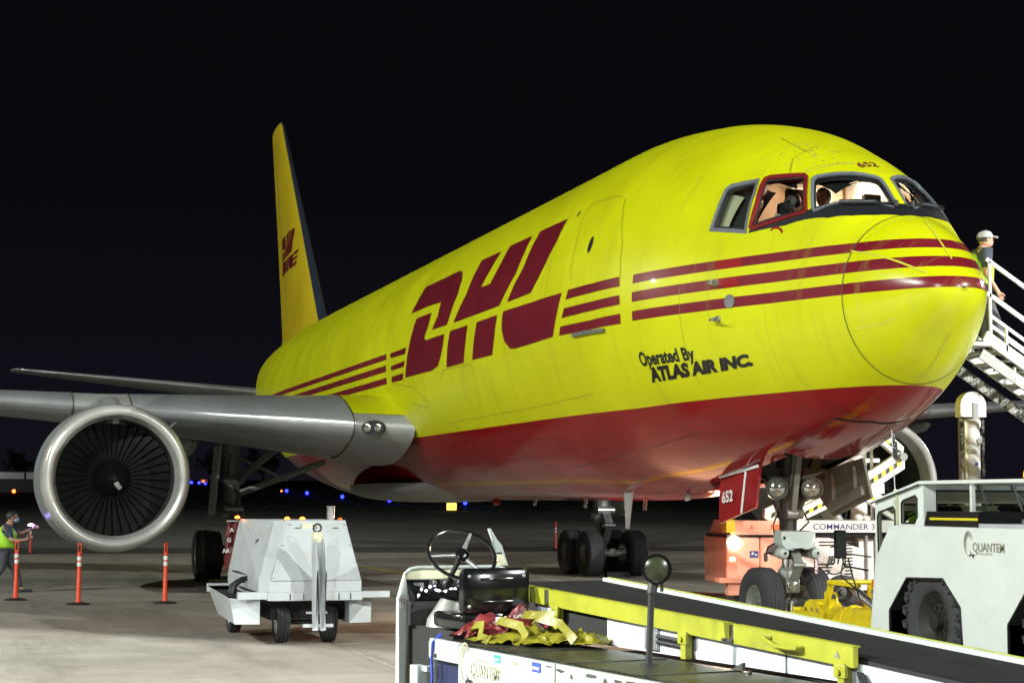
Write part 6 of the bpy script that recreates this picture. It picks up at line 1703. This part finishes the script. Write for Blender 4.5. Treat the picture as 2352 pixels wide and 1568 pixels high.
for k in range(9): box(bm, (-.21, -.07, 2.50+.068*k), (-.15, .0, 2.53+.068*k))
obj('rack_tooth', bm, M['gear_grey'], ms)
bm = B()
for k in range(34): box(bm, (.165, -.04, .3+.083*k), (.20, .0, .37+.083*k))
obj('chain', bm, M['gear_dark'], ms)
bm = B(); box(bm, (-.155, -.15, .3), (-.115, -.11, 3.1)); obj('rail', bm, M['cream_st'], ms)
bm = B(); box(bm, (-.20, -.12, 2.1), (-.15, -.02, 2.35)); obj('limit_switch', bm, M['grey_v'], ms)
bm = B(); cyl(bm, (.03, -.136, 2.42), (.03, -.141, 2.42), .03, n=14); obj('blue_round_sticker', bm, M['blue_st'], ms)
bm = B(); prism(bm, [(.02, -.14, 2.80), (.12, -.14, 2.86), (.12, -.14, 2.76), (.08, -.14, 2.70)], (0, .02, 0)); obj('bracket', bm, M['steel'], ms)
bm = B(); box(bm, (-.35, -.35, 0), (.35, .35, .12), .01); obj('mast_foot', bm, M['grey_v'], ms)

# ================================================================ BOARDING STAIRS behind the nose. run along +Y, descending
stx = thing('boarding_stairs', 'white open boarding stairs with rails going down to the right behind the nose', 'stairs', (-4.3, 3.2, 0))
SS = -.61
def zs(y, z0): return z0+SS*(y-3.2)
def S_(name, bm, mat, parent=stx, smooth=False): return obj(name, bm, mat, parent, smooth, True)
YE = 8.0
for x in (-3.85, -4.75):
    for z0, r, nm in ((5.25, .030, 'handrail'), (4.76, .030, 'handrail')):
        if x < -4: z0 += 0
        bm = B(); beam(bm, (x, 3.15, zs(3.15, z0)), (x, YE, zs(YE, z0)), .035, .055); S_(nm, bm, M['white'])
    for z0 in (4.47, 4.33):
        bm = B(); beam(bm, (x, 3.2, zs(3.2, z0)), (x, YE, zs(YE, z0)), .03, .045); S_('guard_rail', bm, M['white'])
    bm = B(); beam(bm, (x, 3.1, zs(3.1, 4.12)), (x, YE, zs(YE, 4.12)), .05, .16); S_('stringer', bm, M['white'])
    y = 3.45
    while y < 6.6:
        bm = B(); beam(bm, (x, y, zs(y, 4.12)), (x, y, zs(y, 4.47)), .03, .05, up=(1, 0, 0)); S_('baluster', bm, M['cream_st']); y += .36
    for y in (3.2, 4.8, 6.4):
        bm = B(); beam(bm, (x, y, zs(y, 4.12)), (x, y, zs(y, 5.25)), .035, .035, up=(1, 0, 0)); S_('rail_post', bm, M['white'])
y = 3.0; k = 0
while y < 7.6:
    bm = B(); z = zs(y, 4.02); box(bm, (-4.75, y, z-.03), (-3.85, y+.24, z), .004); box(bm, (-4.75, y+.22, z-.06), (-3.85, y+.24, z+.005)); tr1 = S_('tread', bm, M['grey_v'])
    bm = B()
    for q in range(9): box(bm, (-4.70+.095*q, y+.03, z), (-4.64+.095*q, y+.20, z+.006))
    S_('tread_grip', bm, M['white'], tr1); y += .24
for x in (-3.80, -4.80):
    bm = B(); beam(bm, (x, 3.0, zs(3.0, 3.80)), (x, YE, zs(YE, 3.80)), .03, .15); ls = S_('lower_stringer', bm, M['gear_grey'])
    bm = B(); y = 3.08
    while y < 5.5:
        for dz in (-.035, .03): ball(bm, (x+.017, y, zs(y, 3.80)+dz), .018, (.15, 1, 1), 6, 4)
        y += .055
    S_('stringer_hole', bm, M['white'], ls)['kind'] = 'stuff'
    for y in (3.55, 4.05, 4.55):
        bm = B(); box(bm, (x+.015, y, zs(y, 3.8)-.07), (x+.022, y+.12, zs(y, 3.8)+.02)); S_('reflector_plate', bm, M['reflect'], ls)
bm = B(); box(bm, (-4.9, 2.45, 4.02), (-3.7, 3.15, 4.08)); S_('top_platform', bm, M['grey_v'])
for x in (-3.8, -4.8):
    for y in (6.4,):
        bm = B(); beam(bm, (x, y, .1), (x, y, zs(max(y, 3.1), 3.85)), .06, .06, up=(1, 0, 0)); S_('leg', bm, M['white'])
bm = B(); box(bm, (-4.95, 5.2, .1), (-3.65, 7.9, .22)); S_('base_frame', bm, M['white'])
# ================================================================ PEOPLE
def skin_mesh(name, joints, edges, mat, parent, sub=2, rootj=0):
    """joints: list of (pos, radius[, radius_y]); edges: index pairs"""
    me = bpy.data.meshes.new(name); me.from_pydata([j[0] for j in joints], edges, [])
    o = link(bpy.data.objects.new(name+'_tmp', me))
    md = o.modifiers.new('s', 'SKIN'); md.use_smooth_shade = True
    sv_ = me.skin_vertices[0].data
    for i, j in enumerate(joints):
        sv_[i].radius = (j[1], j[2] if len(j) > 2 else j[1])
        sv_[i].use_root = (i == rootj)
    ms_ = o.modifiers.new('u', 'SUBSURF'); ms_.levels = sub; ms_.render_levels = sub
    dg = bpy.context.evaluated_depsgraph_get()
    me2 = bpy.data.meshes.new_from_object(o.evaluated_get(dg)); bpy.data.objects.remove(o); bpy.data.meshes.remove(me)
    me2.name = name; me2.materials.clear(); me2.materials.append(mat)
    for p_ in me2.polygons: p_.use_smooth = True
    o2 = link(bpy.data.objects.new(name, me2))
    if parent: o2.parent = parent
    return o2
def person(label, loc, rz, J, look=0., vest=True, cap=None, mask=False, hair='hair', shirt='navy', trousers='denim', seated=False):
    """J: dict of joint positions in local metres, +X is forwards"""
    t = thing('person', label, 'person', loc, rz)
    g = lambda k: Vector(J[k])
    names = ['pelvis', 'waist', 'chest', 'neck', 'head0', 'shL', 'elL', 'wrL', 'haL', 'shR', 'elR', 'wrR', 'haR', 'hipL', 'knL', 'anL', 'toL', 'hipR', 'knR', 'anR', 'toR']
    rad = dict(pelvis=(.135, .105), waist=(.125, .095), chest=(.16, .11), neck=(.055, .055), head0=(.07, .07), sh=(.062, .062), el=(.042, .042), wr=(.030, .027), ha=(.038, .02), hip=(.085, .085), kn=(.058, .058), an=(.040, .040), to=(.035, .028))
    jj = [(J[n], *rad.get(n, rad.get(n[:-1]))) for n in names]
    ed = [(0, 1), (1, 2), (2, 3), (3, 4), (2, 5), (5, 6), (6, 7), (7, 8), (2, 9), (9, 10), (10, 11), (11, 12), (0, 13), (13, 14), (14, 15), (15, 16), (0, 17), (17, 18), (18, 19), (19, 20)]
    body = skin_mesh('body', jj, ed, M['skin'], t)
    hc = g('head'); fwd = Vector((math.cos(look), math.sin(look), 0)); sdv = Vector((-math.sin(look), math.cos(look), 0))
    # head joined on the same part
    bm = B(); bm.from_mesh(body.data)
    ball(bm, hc, 1, (.098, .078, .12), 18, 14)
    ball(bm, hc+fwd*.045-Vector((0, 0, .045)), 1, (.058, .052, .062), 12, 8)
    prism(bm, [hc+fwd*.088+Vector((0, 0, .03)), hc+fwd*.092+sdv*.016-Vector((0, 0, .025)), hc+fwd*.122-Vector((0, 0, .022)), hc+fwd*.092-sdv*.016-Vector((0, 0, .025))], Vector((0, 0, -.006)))
    for s_ in (-1, 1): ball(bm, hc+sdv*.078*s_-Vector((0, 0, .01)), 1, (.022, .010, .032), 8, 6)
    # fingers
    for k in ('L', 'R'):
        h = g('ha'+k); d = (h-g('wr'+k)).normalized(); sd2 = d.cross(Vector((0, 1, 0)) if abs(d.y) < .9 else Vector((1, 0, 0))).normalized()
        for q, ln in ((-1.5, .06), (-.5, .075), (.5, .072), (1.5, .055)):
            a_ = h+sd2*.017*q; b_ = a_+d*ln*.6; c_ = b_+(d+Vector((.5, 0, -.2))).normalized()*ln*.5; tube(bm, [a_, b_, c_], .009, 6)
        tube(bm, [h-d*.03+sd2*.03, h+sd2*.055+d*.01, h+sd2*.06+d*.04], .010, 6)
    bm.to_mesh(body.data); bm.free()
    for p_ in body.data.polygons: p_.use_smooth = True
    for s_ in (-1, 1):
        bm = B(); ball(bm, hc+fwd*.086+sdv*.032*s_+Vector((0, 0, .012)), .011, (.7, 1, .7), 8, 6); obj('eye', bm, M['dark_in'], t, True)
    bm = B(); ball(bm, hc+Vector((-.012*fwd.x, -.012*fwd.y, .022)), 1, (.106, .087, .118), 18, 12)
    kill = [v for v in bm.verts if (v.co-hc).dot(fwd) > .05 and (v.co.z-hc.z) < .06 or v.co.z-hc.z < -.05]
    bmesh.ops.delete(bm, geom=kill, context='VERTS'); obj('hair', bm, M[hair], t, 60)
    def grow(keys, edg, ex, mat, nm, ovr=None):
        r_ = []
        for k in keys:
            b_ = rad.get(k, rad.get(k[:-1])); e_ = ex if not ovr or k not in ovr else ovr[k]
            r_.append((J[k], b_[0]+e_, b_[1]+e_))
        return skin_mesh(nm, r_, edg, mat, t)
    if trousers: grow(['pelvis', 'hipL', 'knL', 'anL', 'hipR', 'knR', 'anR'], [(0, 1), (1, 2), (2, 3), (0, 4), (4, 5), (5, 6)], .022, M[trousers], 'trousers')
    J2 = dict(J)
    for k in 'LR': J2['sl'+k] = tuple(g('sh'+k).lerp(g('el'+k), .85))
    rad['sl'] = (.047, .047)
    Jb = J; J.update(J2)
    grow(['waist', 'chest', 'neck', 'shL', 'slL', 'shR', 'slR', 'pelvis'], [(0, 1), (1, 2), (1, 3), (3, 4), (1, 5), (5, 6), (7, 0)], .018, M[shirt], 'shirt', {'neck': .008})
    if vest:
        vj = skin_mesh('safety_vest', [(tuple(g('pelvis')-Vector((0, 0, .06))), .23, .20), (J['waist'], .215, .19), (J['chest'], .235, .19), (tuple(g('neck')-Vector((0, 0, .05))), .10, .09)], [(0, 1), (1, 2), (2, 3)], M['hiviz'], t)
        bm = B(); a_ = g('pelvis').lerp(g('waist'), .7); ax = (g('chest')-g('pelvis')).normalized()
        q = ax.to_track_quat('Z', 'Y').to_matrix()
        for off in (0.,):
            ring = []
            for z in (-.03, .03):
                ring.append([bm.verts.new(a_+q @ Vector((.168*math.cos(2*math.pi*i/24), .168*math.sin(2*math.pi*i/24), z))) for i in range(24)])
            for i in range(24): bm.faces.new((ring[0][i], ring[0][(i+1) % 24], ring[1][(i+1) % 24], ring[1][i]))
        obj('reflective_tape', bm, M['silver_tape'], vj, True)
    for k in 'LR':
        a_, b_ = g('an'+k), g('to'+k); bm = B(); d = (b_-a_); d.z = 0; d.normalize()
        beam(bm, a_-d*.06-Vector((0, 0, .045)), a_+d*.22-Vector((0, 0, .055)), .10, .075, bev=.025); obj('shoe', bm, M['black_m'], t, True)
    if cap:
        bm = B(); lathe(bm, [(.02, .108), (.06, .105), (.10, .085), (.125, .045), (.132, .002)], hc-fwd*.008, (0, 0, 1), 24)
        P = [hc+fwd*(.07+.11*math.cos(a))+sdv*.078*math.sin(a)+Vector((0, 0, .035+.012*math.cos(a)*-1)) for a in np.linspace(-math.pi/2, math.pi/2, 9)]
        prism(bm, P, (0, 0, .012)); obj('cap', bm, M[cap], t, 50)
    if mask:
        bm = B(); ball(bm, hc+fwd*.045-Vector((0, 0, .05)), 1, (.072, .068, .062), 14, 10); obj('face_mask', bm, M['mask'], t, True)
    return t
# worker walking at the left edge, facing right (towards +Y), arm raised
st_ = dict(pelvis=(0, 0, .96), waist=(.0, 0, 1.10), chest=(.05, 0, 1.33), neck=(.09, 0, 1.50), head0=(.12, 0, 1.56), head=(.15, 0, 1.64),
           shL=(.06, .19, 1.42), elL=(.28, .22, 1.28), wrL=(.46, .16, 1.38), haL=(.53, .13, 1.42), shR=(.06, -.19, 1.42), elR=(.14, -.26, 1.14), wrR=(.36, -.22, 1.16), haR=(.43, -.20, 1.20),
           hipL=(0, .09, .90), knL=(.22, .10, .52), anL=(.30, .10, .10), toL=(.42, .10, .05), hipR=(0, -.09, .90), knR=(-.02, -.10, .50), anR=(-.34, -.10, .14), toR=(-.24, -.10, .05))
wk = person('worker in bright yellow vest and blue face mask walking at the left edge', (-18.2, -9.92, 0), R(88), dict(st_), 0., True, None, True)
wk.scale = (1.12, 1.22, .90); wk.location.z = -.01
hl = thing('violet_lamp', 'small glowing violet lamp beside the walking worker, in line with the far post', 'hand lamp', (-18.3, -9.40, 1.22), R(88))  # violet light of the far post, set near the worker's hand
bm = B(); cyl(bm, (0, 0, 0), (.0, 0, .07), .02, n=10); obj('handle', bm, M['black_m'], hl)
bm = B(); ball(bm, (0.0, 0, .10), .04, (1.4, .9, .6)); obj('glow_lens', bm, M['violet_l'], hl, True)
# worker going down the stairs, seen from the back/side, facing +Y
sj = dict(pelvis=(0, 0, .93), waist=(.0, 0, 1.07), chest=(.02, 0, 1.30), neck=(.06, 0, 1.47), head0=(.09, 0, 1.53), head=(.12, 0, 1.61),
          shL=(.02, .19, 1.40), elL=(-.02, .25, 1.12), wrL=(.16, .27, .92), haL=(.22, .27, .87), shR=(.02, -.19, 1.40), elR=(-.02, -.24, 1.10), wrR=(.14, -.24, .86), haR=(.18, -.24, .79),
          hipL=(0, .09, .87), knL=(.18, .09, .50), anL=(.10, .09, .10), toL=(.22, .09, .05), hipR=(0, -.09, .87), knR=(.20, -.09, .42), anR=(.34, -.09, -.10), toR=(.46, -.09, -.14))
w2_ = person('worker in grey cap and vest stepping down the white boarding stairs', (-4.2, 3.24, 3.96), R(86), sj, -.1, True, 'cap')
w2_.scale = (1.08, 1.08, 1.03)
# flight crew seen through the cockpit windows
def seated(dx=0., lean=0.):
    return dict(pelvis=(0, 0, .12), waist=(.02+lean*.3, 0, .28), chest=(.05+lean, 0, .50), neck=(.08+lean*1.3, 0, .66), head0=(.10+lean*1.4, 0, .72), head=(.12+lean*1.5, 0, .80),
                shL=(.05+lean, .19, .60), elL=(.2+lean, .24, .38), wrL=(.42+lean, .18, .40), haL=(.49+lean, .16, .42), shR=(.05+lean, -.19, .60), elR=(.2+lean, -.24, .38), wrR=(.42+lean, -.18, .40), haR=(.49+lean, -.16, .42),
                hipL=(.04, .09, .10), knL=(.45, .12, .12), anL=(.5, .12, -.30), toL=(.6, .12, -.34), hipR=(.04, -.09, .10), knR=(.45, -.12, .12), anR=(.5, -.12, -.30), toR=(.6, -.12, -.34))
person('pilot in white shirt with dark hair seen through the front cockpit window', (-2.25, .24, 4.90), R(-90), seated(0, .25), .5, False, None, False, 'hair', 'shirt_w')
person('crew member in profile behind the red framed cockpit side window', (-2.40, -.66, 4.80), R(15), seated(0, .0), .3, False, None, False, 'hair', 'shirt_w')

# ================================================================ BACKGROUND
def tlamp(x, y, mat, r, label, cat='taxiway light', group=None, h=.35, nm='taxiway_light'):
    z = gz(x)-.05
    t = thing(nm, label, cat, (x, y, z), 0, group)
    bm = B(); cyl(bm, (0, 0, 0), (0, 0, h), .04, n=8); cyl(bm, (0, 0, 0), (0, 0, .05), .15, n=10); obj('stake', bm, M['black_m'], t)
    bm = B(); ball(bm, (0, 0, h+r*.7), r*1.25, (1, 1, 1), 10, 8); obj('lens', bm, mat, t, True)
    return t
bl_ = [(-779, 86, .55, 'first, farthest of the four blue lights right beside the engine'), (-745, 85.2, .5, 'second blue light right of the engine inlet'), (-677, 79.1, .45, 'third blue light right of the engine inlet'),
       (-594, 71.3, .42, 'fourth blue light, halfway between engine and landing gear strut'), (-303.5, 45.9, .24, 'blue light just right of the near landing gear strut'), (-258.6, 41.3, .22, 'blue light under the wing brace, left of the belly'),
       (-204.7, 35.8, .19, 'blue light above the power cart exhaust pipe'), (-169.3, 33.7, .17, 'blue light under the belly between cart and steering wheel'), (-151.8, 37.4, .16, 'blue light just right of the lit yellow sign')]
for x, y, r, lb in bl_: tlamp(x, y, M['blue_l'], r, lb, group='blue taxiway edge lights')
for x, y, r, lb in ((-277.4, -3.5, .24, 'bright red orange lamp low at the left edge'), (-310, 1.0, .13, 'small dim red lamp just left of the engine'), (-419, 47.4, .12, 'tiny red lamp under the row of blue lights'), (-327, 49.0, .16, 'flat orange lamp beside the near landing gear')):
    tlamp(x, y, M['red_l'], r, lb, 'warning light', h=.2, nm='warning_light')
sx_, sy_ = -131.9, 30.5
sg1 = thing('taxiway_sign', 'small lit yellow taxiway sign on the dark grass under the belly', 'sign', (sx_, sy_, gz(sx_)-.05), R(-10))
bm = B(); box(bm, (-.08, -.42, .10), (.08, .42, .72), .01); obj('sign_box', bm, M['sign_l'], sg1)
bm = B(); box(bm, (-.10, -.45, .72), (.10, .45, .76)); box(bm, (-.05, -.35, 0), (.05, -.30, .1)); box(bm, (-.05, .30, 0), (.05, .35, .1)); obj('sign_frame', bm, M['black_m'], sg1)
bm = text_bm('D9', .42, .01); place_bm(bm, (.085, -.26, .24), (0, 1, 0), (0, 0, 1)); obj('sign_lettering', bm, M['ltext'], sg1)
sx_, sy_ = -400, 43.
s2 = thing('taxiway_sign', 'tiny distant lit sign above the row of blue lights', 'sign', (sx_, sy_, gz(sx_)-.05), 0)
bm = B(); box(bm, (-.1, -.9, 1.6), (.1, .9, 2.5)); obj('sign_board', bm, M['far_wall'], s2)
bm = B(); ball(bm, (.2, -.2, 2.0), .22); obj('lamp', bm, M['red_l'], s2, True)
bm = B(); box(bm, (-.05, -.05, 0), (.05, .05, 1.6)); obj('post', bm, M['black_m'], s2)
# distant lights at the right behind the tractor, on poles
for i, (px, py, pz, r, mt, lb) in enumerate(((-330, 232.5, 8.4, .34, 'blue_l', 'violet lamp on a far pole right of the port engine'), (-330, 233.2, 7.2, .16, 'white_l', 'white lamp just under the violet far lamp'), (-330, 246, 6.3, .28, 'white_l', 'flat white lamp low behind the tractor roof'), (-330, 271, 6.6, .12, 'white_l', 'small white lamp right of the lift column'), (-330, 265, 6.4, .09, 'white_l', 'tiny white lamp near the lift column'), (-330, 279, 6.2, .12, 'blue_l', 'small blue lamp left of the amber beacon'))):
    t = thing('pole_lamp', lb, 'lamp', (px, py, gz(px)-.05))
    bm = B(); cyl(bm, (0, 0, 0), (0, 0, pz-gz(px)), .06, n=6); obj('pole', bm, M['black_m'], t)
    bm = B(); ball(bm, (0, 0, pz-gz(px)+.05), r, (1, 1.5 if i == 2 else 1, .8)); obj('lens', bm, M[mt], t, True)
# far long building at the left
bd_ = thing('far_terminal_building', 'long low pale building with lit upper wall beyond the left field', 'building', (-330, -14, gz(-330)-.05))
bm = B(); box(bm, (-8, -60, 0), (-.2, 22, 2.3)); obj('wall', bm, M['far_dark'], bd_)
y = -58
for k in range(13):
    bm = B(); box(bm, (-.2, y, 2.3), (0, y+5.6, 3.6)); obj('wall_panel', bm, M['far_wall'], bd_); y += 6.0
bm = B(); box(bm, (-8.2, -60.5, 3.6), (.3, 22.5, 3.75)); obj('roof', bm, M['far_dark'], bd_)
lamp('building_lamp', 'SPOT', (-300, -20, 12), 5500, (1, .95, .95), (-330, -12, 6), shadow_soft_size=.3, spot_size=R(120), spot_blend=.5)
# trees
leaf_cache = []
def crown_mesh(seed, rx, rz):
    rnd = random.Random(seed); bm = B()
    cl_ = [(Vector((rnd.gauss(0, .45)*rx, rnd.gauss(0, .45)*rx, rnd.gauss(0, .38)*rz)), rnd.uniform(.28, .5)*rx) for _ in range(16)]
    for c, r in cl_:
        for k in range(70):
            d = Vector((rnd.gauss(0, 1), rnd.gauss(0, 1), rnd.gauss(0, 1))).normalized()*r*rnd.random()**.4
            q = c+d; a = Vector((rnd.gauss(0, 1), rnd.gauss(0, 1), rnd.gauss(0, 1))).normalized(); b = a.cross(Vector((0, 0, 1))).normalized(); s_ = rnd.uniform(.14, .32)
            bm.faces.new([bm.verts.new(v) for v in (q-a*s_-b*s_*.5, q+a*s_-b*s_*.4, q+a*s_*.6+b*s_, q-a*s_*.5+b*s_*.9)])
    return bm
tree0 = []
for sd_ in range(3):
    t = thing('broadleaf_tree', '', 'tree')
    bm = B(); tube(bm, [(0, 0, 0), (.1, .05, 1.5), (0, .15, 3.2), (.15, .1, 5)], .22, 8)
    for k in range(5):
        a = k*1.3+sd_; tube(bm, [(0, .1, 2.4+.3*k), (math.cos(a)*.8, math.sin(a)*.8, 3.4+.3*k), (math.cos(a)*1.5, math.sin(a)*1.5, 4.4+.3*k)], .08, 5)
    obj('trunk', bm, M['bark'], t, True)
    bm = crown_mesh(sd_+10, 3.4, 3.0); bmesh.ops.translate(bm, verts=bm.verts, vec=(0, 0, 5.2)); obj('crown', bm, M['foliage'], t)
    tree0.append(t)
tp_ = [(-330, y, 1.0+.25*math.sin(i*2.1)) for i, y in enumerate([236, 243, 251, 259, 268, 277, 286, 296, 226])]+[(-430, y, 1.15+.25*math.sin(i*1.7)) for i, y in enumerate([2, 14, 26, 38, 50, 62, 76, 90, 105])]
desc = ['first', 'second', 'third', 'fourth', 'fifth', 'sixth', 'seventh', 'eighth', 'ninth']
used = set()
for i, (x, y, s_) in enumerate(tp_):
    src = tree0[i % 3]
    o = src if (i % 3) not in used else copy_tree(src); used.add(i % 3)
    o.location = (x, y, gz(x)-.1); o.scale = (s_, s_, s_*1.05); o.rotation_euler = (0, 0, i*1.7)
    o['group'] = 'dark trees along the far field edge'
    o['label'] = '%s black tree silhouette, %s from the %s in the row %s' % (['low', 'medium', 'tall'][i % 3], ['first', 'second', 'third', 'fourth', 'fifth', 'sixth', 'seventh', 'eighth', 'ninth'][(sorted(q[1] for q in (tp_[:9] if i < 9 else tp_[9:])).index(y))], 'left', 'behind the tractor' if i < 9 else 'behind the landing gear')
    o['category'] = 'tree'
